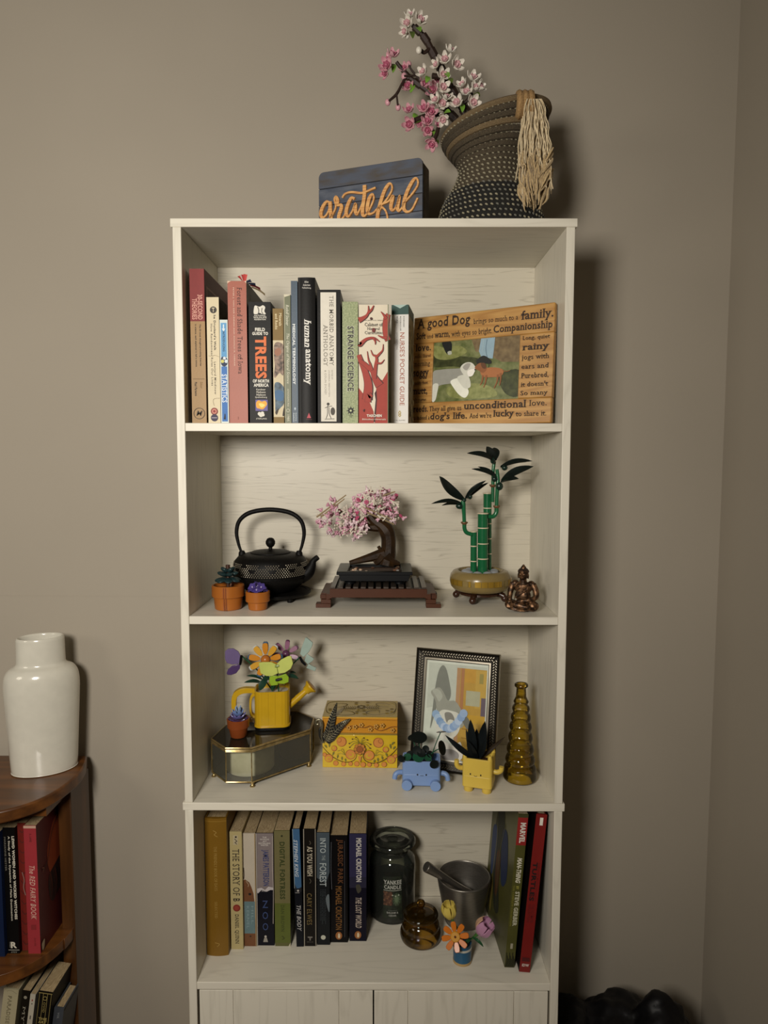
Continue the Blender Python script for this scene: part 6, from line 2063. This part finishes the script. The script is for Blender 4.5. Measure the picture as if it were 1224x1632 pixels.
def n9(P):
    P.down('JURASSIC PARK', .035, .45, .34, .74, '5a3518', 'bc'); P.down('MICHAEL CRICHTON', .47, .88, .3, .66, '6f4a1e', 'bc')
    P.rect(.82, .84, .05, .95, '4a4a50'); P.stroke([(.06, .06), (.04, .3), (.08, .5)], .0006, '6a6a70')
    P.disc(.48, .935, .0058, '8f5a2c', ry=.0072); P.blob([(.44, .92), (.5, .912), (.56, .93), (.54, .955), (.44, .955)], 'c9b89a')
low('black paperback with burnt-orange capitals and an oval badge', -.0770, -.0470, .0953, .1955, .125, '0d0b0c', hard=False, marks=n9, pg=paper_old)
def n10(P):
    P.rect(0, 1, 0, .4, '221f40'); P.rect(0, 1, .4, .5, '1a1830'); P.down('MICHAEL CRICHTON', .04, .445, .4, .72, 'b9b4ae', 'B')
    P.blob([(.38, .48), (.6, .47), (.7, .52), (.5, .55)], '3a372c'); P.down('THE LOST WORLD', .59, .875, .36, .72, 'a89a90', 'bi')
    P.disc(.5, .94, .0058, '8f5a2c', ry=.0072); P.blob([(.46, .925), (.52, .917), (.58, .935), (.56, .96), (.46, .96)], 'c9b89a')
low('navy and black paperback at the right end of its row, white capitals', -.0440, -.0144, .0987, .1970, .12, '100e1c', hard=False, marks=n10, pg=paper_old)

# ---- comic collections leaning against the right side
ribbed = mat('cover_swamp_green', '#4d4c24', rough=.35, var=.12, scale=30)
def c1(P):
    P.rect(0, 1, .02, .2, '8a201c'); P.down('MARVEL', .055, .185, .3, .86, 'd6d0c4', 'Bc'); P.down('MAN-THING', .28, .445, .3, .8, 'cfcab6', 'Bi')
    P.down('BY', .465, .485, .45, .7, 'a8a04a', 'b'); P.down('STEVE GERBER', .5, .725, .4, .84, 'b9b59c', 'B'); P.down('THE COMPLETE COLLECTION', .46, .725, .12, .3, '7a7428', 'b')
    P.text('1', .4, .65, .84, .875, '9c9680'); 
    for k in range(9):
        u = .08 + .1 * k
        P.stroke([(u, .9 + .02 * (k % 3)), (u + .05, .95), (u - .02, .995)], .0012, '20200e')
    P.rect(0, 1, .0, .02, '3a3a1c')
def c1s(P):
    P.blob([(.3, .1), (.42, .04), (.55, .2), (.6, .4), (.5, .6), (.6, .8), (.4, .85), (.25, .6), (.2, .35)], '26281c')
    P.blob([(.5, .3), (.7, .25), (.8, .5), (.6, .6)], '1c2a4a'); P.blob([(.1, .4), (.3, .35), (.3, .6), (.15, .7)], '2a3a5e'); P.blob([(.35, .5), (.5, .45), (.5, .7), (.4, .75)], '4a2c18')
    P.stroke([(.2, .15), (.3, .4), (.25, .7), (.3, .9)], [.002, .004, .002], '6a6438'); P.stroke([(.6, .2), (.45, .5), (.5, .9)], [.002, .003, .001], '55522c')
    P.blob([(.2, .75), (.3, .72), (.3, .92), (.22, .9)], '7a6a2c')
mt = book('book', 'olive comic collection with a red block at the top of its spine', (.2262, .0350, ZD + .0012), .0165, .2660, .168, ribbed, side=ribbed, hard=False, rot=(0, 0, 0), marks=c1, leftmarks=c1s, group='comic collections leaning on the right side')
mt.rotation_euler = (Matrix.Rotation(math.radians(3.5), 3, 'Z') @ Matrix.Rotation(math.radians(4.2), 3, 'Y')).to_euler()
def c2(P):
    P.text('1', .38, .68, .02, .068, 'd8d2c6', 'B'); P.down('TURTLES', .3, .545, .18, .62, '1c0f0e', 'B'); P.down('TEENAGE MUTANT NINJA', .3, .545, .68, .82, '5a1413', 'b')
    P.down('THE ULTIMATE', .565, .68, .5, .75, '5a1413', 'b'); P.down('COLLECTION', .565, .68, .2, .42, '5a1413', 'b'); P.rect(.15, .85, .905, .93, '4a1010'); P.text('IDW', .2, .85, .945, .963, 'c9b8b0', 'B')
tu = book('book', 'red comic collection leaning against the right side of the lowest open shelf', (.2492, .0240, ZD + .0016), .0178, .2720, .175, '731b18', side='120c0c', hard=True, marks=c2, group='comic collections leaning on the right side')
tu.rotation_euler = (0, math.radians(5.0), 0)

# ---- candle jar
JX, JY = .0320, .1815
jar = thing('candle_jar', 'clear glass candle jar with a lid and a forest picture label', 'candle jar', (JX, JY, ZD + .0002))
jg = glass_mat('grey_jar_glass', '#d5d8d0', rough=.03, edge='#aeb2aa', density=.07, tint='#7a7d75')
Rj = .0425
MB().lathe([(0, 0), (Rj - .004, 0), (Rj - .001, .0015), (Rj, .005), (Rj, .100), (Rj - .001, .107), (Rj - .006, .115), (.033, .119), (.0315, .122), (.0315, .130), (.0335, .1325), (.0335, .134)], 56).build('glass', jg, jar)
MB().lathe([(0, .0035), (Rj - .0035, .0035), (Rj - .003, .006), (Rj - .003, .068), (Rj - .005, .070), (0, .067)], 48).build('wax', mat('dark_green_wax', '#121a16', rough=.4, var=.1), jar)
lidg = MB().lathe([(.029, .118), (.030, .134), (.040, .1345), (.0430, .1375), (.0430, .1405), (.041, .1435), (.036, .1445), (.032, .1425), (.028, .1445), (.0245, .1465), (.021, .1445), (.012, .1435), (.008, .1465), (0, .1475)], 56).build('lid', jg, jar)
cyl_w = lambda W, R: (lambda u: math.sqrt(max(0, R * R - ((u - .5) * W) ** 2)))
LW, LH = .0345, .0800
L = Print(LW, LH, cyl_w(LW, Rj + .0004))
def wrect(P, u0, u1, v0, v1, c, n=8):
    P.rect(u0, u1, v0, v1, c)
wrect(L, 0, 1, 0, 1, mat('forest_label', '#141813', rough=.5, scale=160, col2='#2a3124'))
L.text('YANKEE', .03, .97, .09, .19, 'b5b5ac', 'b'); L.text('CANDLE', .06, .95, .21, .30, 'b5b5ac', 'b'); wrect(L, .03, .97, .325, .338, 'a9a99e')
wrect(L, .02, .5, .36, .68, '3a2a20')
for r_ in range(7):
    for c_ in range(4):
        L.disc(.07 + .11 * c_ + .05 * (r_ % 2), .38 + .045 * r_, .0021, ['5d4030', '6d4c38', '4a3226'][(r_ + c_) % 3], 8)
for k in range(34):
    a = 2 * PI * k / 34
    L.stroke([(.72, .52), (.72 + .0082 * math.cos(a) / LW, .52 + .0125 * math.sin(a) / LH)], [.0008, .0004], ['5d6e52', '748466', '4a5c44'][k % 3], 0)
for k in range(3):
    L.disc(.5 + .16 * k, .41 + .02 * (k % 2), .0014, '9aa090', 8)
L.text('BALSAM &', .2, .8, .8, .845, '9c9c94', 'b'); L.text('CEDAR', .3, .7, .87, .91, '9c9c94', 'b'); wrect(L, .25, .75, .765, .772, '6d7068')
L.build('label', jar, (0, 0, .014))

# ---- amber lidded pot
amber2 = glass_mat('brown_amber_glass', '#d8be7c', rough=.03, edge='#6b4e18', density=.08, tint='#6b521c')
ap = thing('glass_pot', 'small brown amber glass pot with a round-knobbed lid', 'glass pot', (.0815, .1050, ZD + .0002))
MB().lathe(smooth_prof([(.001, .0005), (.026, .0005), (.0335, .003), (.0362, .009), (.0365, .015), (.0345, .0205), (.0325, .0225), (.0330, .0265), (.0322, .031), (.0295, .036), (.0262, .0395), (.0258, .0425)], 4), 48).build('bowl', amber2, ap, sharp=80)
MB().lathe(smooth_prof([(.0240, .0400), (.0250, .0438), (.0302, .0444), (.0308, .0478), (.0275, .0512), (.018, .0525), (.009, .0530), (.0055, .0550), (.0045, .0585), (.0068, .0620), (.0078, .0660), (.0062, .0705), (.003, .0725), (.0003, .0730)], 4), 40).build('lid', amber2, ap, sharp=80)

# ---- steel mortar and pestle
steel = mat('brushed_steel', '#8d8880', rough=.36, metal=.9, scale=90, var=.15, stretch=(1, 1, 12))
mo = thing('mortar', 'brushed steel mortar bowl holding a steel pestle', 'mortar', (.1630, .1580, ZD + .0002))
MB().lathe(smooth_prof([(.001, .0005), (.031, .0005), (.0335, .003), (.0375, .020), (.0425, .045), (.0465, .066), (.0488, .080), (.0492, .0838), (.0482, .0852), (.0462, .0845), (.0440, .070), (.0385, .045), (.029, .026), (.014, .019), (.0005, .0175)], 4), 56).build('bowl', steel, mo, sharp=60)
pe = thing('pestle', 'steel pestle lying across the mortar rim', 'pestle', (0, 0, 0))
a, b = PX(679, 1381, .135), Vector((.1780, .1620, ZD + .0470))
pe.location = b
ax = (a - b)
Lp = ax.length
MB().lathe(smooth_prof([(.0004, 0), (.0042, .0006), (.0060, .004), (.0060, .012), (.0052, .022), (.0056, Lp * .45), (.0075, Lp * .75), (.0092, Lp * .93), (.0093, Lp * .985), (.0080, Lp), (.0004, Lp + .0004)], 3), 32).build('rod', steel, pe, sharp=50).rotation_euler = ax.to_track_quat('Z', 'Y').to_euler()

# ---- blue toy pot with three flowers
fp_ = thing('toy_flower_pot', 'small blue toy pot with yellow tulip, orange daisy and pink tulip', 'flower pot', (.1495, .0520, ZD + .0002))
azure = mat('azure_pot_plastic', '#1f5070', rough=.3, var=.05); tanb = mat('tan_base_plastic', '#a88a58', rough=.35); whb = mat('white_band_plastic', '#b9b6aa', rough=.3)
MB().lathe([(0, 0), (.0150, 0), (.0158, .0006), (.0158, .0042), (.0150, .0046), (0, .0046)], 32).build('base', tanb, fp_, sharp=30)
MB().lathe([(.0100, .0047), (.0154, .0047), (.0154, .0245), (.0100, .0245)], 32).build('pot', azure, fp_, sharp=30)
MB().lathe([(.0100, .0246), (.0160, .0246), (.0160, .0280), (.0100, .0280)], 32).build('band', whb, fp_, sharp=30)
MB().lathe([(.0, .0281), (.0154, .0281), (.0154, .0345), (.0140, .0350), (.0130, .0345), (.0130, .0310), (0, .0310)], 32).build('rim', azure, fp_, sharp=30)
Of2 = fp_.location.copy()
def hp_(x, y, Y):
    return PX(575 + x / 5.44, 1295 + y / 5.44, Y) - Of2
ylt = mat('cool_yellow_plastic', '#c9b456', rough=.3); orx = mat('orange_petal_plastic', '#bf6a1c', rough=.3); pkx = mat('orchid_pink_plastic', '#b585a2', rough=.3); pch = mat('peach_plastic', '#c0997c', rough=.3); grn = mat('toy_green_plastic', '#3c6a2c', rough=.35)
def tulip(c, up, r, h, m_, m2):
    q = Vector(up).normalized().to_track_quat('Z', 'Y').to_matrix()
    for k in range(5):
        a_ = 2 * PI * k / 5 + .3
        d = Vector((math.cos(a_), math.sin(a_), 0))
        prof = lambda t: .45 + .75 * math.sin(PI * min(1, t * .85 + .08)) if t < .8 else .45 + .75 * math.sin(PI * .76) * (1.25 - (t - .8) * 2.2)
        MB().leaf(c + q @ (d * r * .55), c + q @ (d * r * .95 + Vector((0, 0, h))), r * 1.05, normal=q @ (d * -1.0 + Vector((0, 0, .2))), bend=-.16, fold=.35, n=6, thick=.0016, prof=prof).build('tulip_petal', m_ if k not in (1,) else m2, fp_)
    MB().sph(c + q @ Vector((0, 0, h * .25)), (r * .7, r * .7, h * .32), 12, 8).build('tulip_heart', m_, fp_)
top = Vector((0, 0, .031))
c1_ = hp_(775, 905, .060); tulip(c1_, (-.15, -.1, 1), .0100, .0245, ylt, ylt)
MB().tube(catmull([top, top.lerp(c1_, .6) + Vector((.003, 0, 0)), c1_], 4), .0016, 6).build('stem', grn, fp_)
c3_ = hp_(1030, 1035, .046); tulip(c3_, (.55, -.25, .8), .0125, .0250, pkx, pch)
MB().tube(catmull([top, top.lerp(c3_, .55) + Vector((0, 0, -.003)), c3_], 4), [.0016, .0016, .0034], 6).build('stem', grn, fp_)
c2_ = hp_(820, 1075, .034)
MB().tube(catmull([top, top.lerp(c2_, .5) + Vector((0, 0, .006)), c2_], 4), .0016, 6).build('stem', grn, fp_)
f_d = Vector((-.15, -1, .5)).normalized(); q = f_d.to_track_quat('Z', 'Y').to_matrix()
for k in range(8):
    a_ = 2 * PI * k / 8 + .2
    d = q @ Vector((math.cos(a_), math.sin(a_), .22))
    mb = MB(); block(mb, c2_ + d * .0065, d, .0165, .0092, .0026, f_d); mb.build('daisy_petal', orx, fp_, bevel=.0006)
g = MB(); g.M = Matrix.Translation(c2_) @ q.to_4x4()
g.lathe([(0, -.001), (.0078, -.001), (.0082, .0035), (.0070, .0048), (.0020, .0048), (.0018, .0030), (0, .0030)], 24); g.build('daisy_heart', mat('daisy_heart_plastic', '#bb8420', rough=.3), fp_)
MB().sph(c2_ + f_d * .0036, .0017, 10, 7).build('daisy_pin', mat('brown_pin', '#5a2c14', rough=.3), fp_)
for b_, t_ in (((960, 1090), (880, 1165)), ((970, 1080), (1065, 1165))):
    MB().leaf(hp_(*b_, .046), hp_(*t_, .036), .005, normal=(0, -.5, .8), bend=.2, n=6, thick=.001).build('leaf', mat('dark_toy_green', '#1f4a2c', rough=.35), fp_)

# ------------------------------------------------------------------ rounded wooden shelf on the left
walnut = grain_mat('honey_brown_wood', '#4e2d12', '#6e421a', 0, 1.2, rough=.38, bump=.06, dist=1.6, coat=.2)
walnut_v = grain_mat('honey_brown_wood_upright', '#3f240c', '#573413', 2, 1.2, rough=.4, bump=.06, dist=1.6, coat=.2)
LX = -.80
ls = thing('corner_shelf', 'honey-brown wooden shelf unit with rounded ends, partly out of frame', 'shelf', (LX, .125, 0))
half = [(.241, .115), (.253, .080), (.2585, .045), (.257, .010), (.249, -.030), (.230, -.068), (.195, -.098), (.15, -.114), (.08, -.124), (0, -.127)]
ring = catmull([(x, y, 0) for x, y in half], 4)
ring = [(p.x, p.y) for p in ring]
outline = ring + [(-x, y) for x, y in reversed(ring[:-1])]
def oval(k, z0, z1, nm, inx=0.0):
    poly = [((abs(x) - inx) * (1 if x > 0 else -1) * k if x else 0, y * k + (.012 if inx and y < 0 else 0)) for x, y in outline]
    poly = list(reversed(poly))
    return MB().prism(poly, z1 - z0, o=(0, 0, z1), u=(1, 0, 0), w=(0, 1, 0)).build(nm, walnut, ls, bevel=.003)
LZ = .862
oval(1, LZ - .022, LZ, 'top_board')
MB().bx(-.236, .236, -.04, .114, LZ - .040, LZ - .0222).build('apron', walnut, ls)
oval(.985, .550, .570, 'shelf_board', .012)
oval(.985, .248, .268, 'shelf_board', .012)
oval(.985, .02, .04, 'shelf_board', .012)
for sx in (-1, 1):
    x0, x1 = sorted((sx * .222, sx * .246))
    MB().bx(x0, x1, .030, .108, 0, LZ - .0222).build('post', walnut_v, ls, bevel=.0015)
LB = Vector((LX, .125, 0))

# books in it
G5 = 'books on the rounded wooden shelf'
LZ2 = .5702
def left_book(label, x0, x1, Y, h, d, spine, Z=LZ2, lean=0.0, **kw):
    return book('book', label, ((x0 + x1) / 2, Y, Z + abs(math.sin(lean)) * (x1 - x0) / 2), x1 - x0, h, d, spine, rot=(0, lean, 0), group=G5, **kw)
def r1(P):
    P.rect(0, 1, 0, .02, 'c09a86'); P.down('A. LANG', .06, .125, .45, .62, '5a1a1c', 'b'); P.down('The RED FAIRY BOOK', .31, .73, .34, .78, 'd0a898', 'is')
    P.rect(.3, .7, .77, .81, '7d2428'); P.down('DOVER', .875, .94, .5, .64, '7d2428', 'b')
def r1s(P):
    P.blob([(.35, .2), (.5, .1), (.75, .06), (1, .08), (1, .36), (.85, .4), (.6, .46), (.4, .5), (.3, .42), (.28, .3)], '8a3a18')
    P.blob([(.3, .5), (.5, .45), (.9, .4), (1, .45), (1, .75), (.8, .7), (.6, .68), (.4, .72), (.3, .65)], '2a1512')
    for k in range(16):
        u = .3 + .045 * k
        P.stroke([(u, .48), (u + .04, .6), (u - .03 + .01 * (k % 3), .72)], [.0018, .0012, .0005], ['4a2018', '6a2a1a', '1c0e0c'][k % 3])
    P.stroke([(.95, .07), (.6, .09), (.38, .2), (.28, .35), (.12, .38)], [.002, .003, .002, .0015, .004], '3a1a16')
    P.stroke([(.1, .36), (.16, .38), (.12, .4)], .0016, '7a4a3a'); P.blob([(.02, .93), (.1, .92), (.08, .98), (.03, .985)], 'b5a48a')
left_book('red paperback with fancy pale lettering, at the right on the wooden shelf', -.6060, -.5845, .0880, .2330, .125, '963036', hard=False, side='50191b', marks=r1, sidemarks=r1s, pg=paper_old)
def r2(P):
    for k in range(12):
        P.stroke([(.1, .04 + .08 * k), (.5, .07 + .08 * k), (.9, .05 + .08 * k)], [.0006, .0016, .0006], '4a1c18')
    P.stroke([(.4, .38), (.6, .44), (.5, .5), (.7, .56)], .0012, '8a7068')
left_book('dark red ornamented paperback between the red and the black book', -.6210, -.6064, .0960, .2330, .125, '6a2019', hard=False, marks=r2, pg=paper_old)
def r3(P):
    P.down('LEWD WOMEN AND WICKED WITCHES', .065, .725, .72, .94, 'c9c3b2', 'B'); P.down('A Study of the Dynamics of Male Domination', .065, .735, .38, .58, 'c9c3b2', 'b'); P.down('MARIANNE HESTER', .07, .34, .1, .24, '7a766c', 's')
    P.text('R', .3, .8, .905, .955, 'c9c3b2', 'B'); P.down('ROUTLEDGE', .905, .95, .2, .28, '9a968a'); P.rect(.1, 1, .967, .972, '9a968a'); P.text('////', .3, .8, .98, .993, '9a968a')
left_book('black paperback with bold white capitals on the wooden shelf', -.6425, -.6214, .0880, .2290, .125, '0c0b0b', hard=False, marks=r3, pg=paper_old)
left_book('navy blue book on the wooden shelf, cut by the picture edge', -.6650, -.6430, .0800, .2260, .125, '14203c', hard=False, marks=lambda P: P.down('WOMEN AND HISTORY', .1, .7, .4, .6, '2c3c5e', 's'), pg=paper_old)
Z5 = .2682
def q1(P):
    P.down('PARADISE LOST', .05, .4, .35, .6, '6f664c', 's'); P.stroke([(.2, .02), (.5, .01), (.9, .03)], .001, '8f866a')
left_book('cream book leaning on the lower wooden shelf', -.6835, -.6575, .0800, .2430, .12, 'a89f80', Z=Z5, lean=.15, hard=True, marks=q1, pg=paper_old)
left_book('black book leaning next to the cream one, lower wooden shelf', -.6520, -.6385, .0820, .2390, .12, '17140f', Z=Z5, lean=.15, hard=False, marks=lambda P: (P.disc(.5, .05, .003, '8d8878', 10), P.down('MYTHS', .12, .4, .3, .7, '8d8878', 's')), pg=paper_old)
left_book('thin white paperback leaning on the lower wooden shelf', -.6372, -.6280, .0820, .2330, .12, 'b0a998', Z=Z5, lean=.15, hard=False, marks=lambda P: (P.rect(.4, .6, .04, .055, '8a3028'), P.rect(.4, .6, .07, .08, '55504a'), P.rect(.4, .6, .17, .2, '55504a')), pg=paper_old)
def q4(P):
    for u in (.08, .35, .65, .92):
        P.rect(u - .015, u + .015, .01, .97, '8d7d4a')
    P.rect(.02, .98, .008, .014, '8d7d4a'); P.ring(.5, .05, .004, .0012, '8d7d4a'); P.down('OVID', .08, .16, .42, .58, '8d7d4a', 's'); P.text('THE', .2, .8, .2, .22, 'a59458', 'bs'); P.text('ART', .2, .8, .225, .245, 'a59458', 'bs')
left_book('black book with gold lined spine on the lower wooden shelf', -.6210, -.5965, .0780, .2400, .072, '12100c', Z=Z5, lean=.15, hard=False, marks=q4, pg=paper_old)
left_book('slate grey hardback at the right on the lower wooden shelf', -.5952, -.5782, .0900, .2000, .060, '3c4046', Z=Z5, lean=.15, hard=True, marks=lambda P: P.down('VOL', .04, .1, .4, .6, '8a8d90'), sidemarks=lambda P: P.rect(.03, .97, .015, .03, '2a2d32'), pg=paper_old)

# white ceramic vase, oval in plan
vz = thing('ceramic_vase', 'glossy white oval ceramic vase with a short wide neck', 'vase', (-.6130, .1840, LZ + .0002), math.radians(24))
cer = mat('white_glaze', '#cfcbbd', rough=.16, var=.03, scale=60, coat=.6)
zv = PX(58, 1014, .184).z - LZ
sc = zv / .255
VP = [(.001, .0005), (.050, .0005), (.0535, .003), (.0550, .012), (.0585, .080), (.0615, .140), (.0622, .165), (.0600, .184), (.0530, .196), (.0440, .2015), (.0410, .2050), (.0402, .2110), (.0396, .245), (.0392, .251), (.0375, .2545), (.0350, .2535), (.0338, .247), (.0345, .205), (.052, .18), (.052, .02), (.001, .012)]
MB().lathe([(r, z * sc) for r, z in smooth_prof(VP, 4)], 56, sx=1.03, sy=.72).build('body', cer, vz, sharp=70)

# ------------------------------------------------------------------ dark bag on the floor at the right
bag = thing('backpack', 'dark crumpled backpack slumped in the corner beside the bookcase', 'bag', (.452, .060, 0))
mb = MB()
mb.sph((0, 0, .19), (.126, .13, .19), 24, 16); mb.sph((-.055, .0, .315), (.068, .10, .122), 20, 12); mb.sph((.055, .03, .355), (.06, .08, .110), 20, 12); mb.sph((.0, -.04, .28), (.12, .09, .12), 20, 12)
mb.sph((.10, .02, .25), (.055, .08, .14), 20, 12); mb.tube(catmull([(.02, .06, .42), (.05, .05, .470), (.09, .05, .44), (.11, .05, .34)], 5), .016, 10)
mb.sph((-.092, .04, .410), (.03, .05, .035), 14, 9); mb.sph((-.03, .07, .392), (.06, .07, .050), 14, 9); mb.sph((-.085, .08, .392), (.045, .06, .045), 14, 9); mb.sph((.01, .08, .400), (.05, .06, .045), 14, 9); mb.sph((.10, .08, .36), (.045, .06, .06), 14, 9)
cloth = mat('black_nylon', '#07070a', rough=.5, var=.3, scale=60, bump=1.0, bscale=38, spec=.35)
o = mb.build('body', cloth, bag)
rm = o.modifiers.new('remesh', 'REMESH'); rm.mode = 'VOXEL'; rm.voxel_size = .006; rm.use_smooth_shade = True
tx = bpy.data.textures.new('crumple', 'CLOUDS'); tx.noise_scale = .05
dm_ = o.modifiers.new('crumple', 'DISPLACE'); dm_.texture = tx; dm_.strength = .03; dm_.mid_level = .5
for k in range(2):
    MB().tube(catmull([(-.05 + .09 * k, -.10, .36), (-.06 + .10 * k, -.155, .25), (-.07 + .11 * k, -.16, .10), (-.06 + .10 * k, -.13, .03)], 6), [.012] * 4, 8, flat=.3).build('strap', mat('black_webbing', '#0c0c0f', rough=.7, bump=.4, bscale=400), bag)
for k in range(5):
    MB().tube(catmull([(-.10 + .05 * k, -.05, .33 + .02 * (k % 2)), (-.09 + .05 * k, -.02, .40 + .012 * (k % 3)), (-.07 + .05 * k, .05, .40)], 5), .004, 6).build('fold_seam', mat('grey_piping', '#24242a', rough=.6), bag)
MB().tube(catmull([(-.03, .02, .412), (.0, .015, .446), (.035, .02, .420)], 6), .005, 8).build('grab_handle', mat('black_webbing', '#0c0c0f'), bag)
MB().lathe([(0, -.012), (.010, -.009), (.013, 0), (.010, .009), (0, .012)], 18, c=(.132, -.02, .395)).build('orange_pompom', mat('orange_fabric', '#a8401c', rough=.8, bump=.4, bscale=200), bag)
MB().tube([(.11, -.01, .36), (.128, -.018, .388)], .003, 6).build('pompom_cord', mat('black_webbing', '#0c0c0f'), bag)
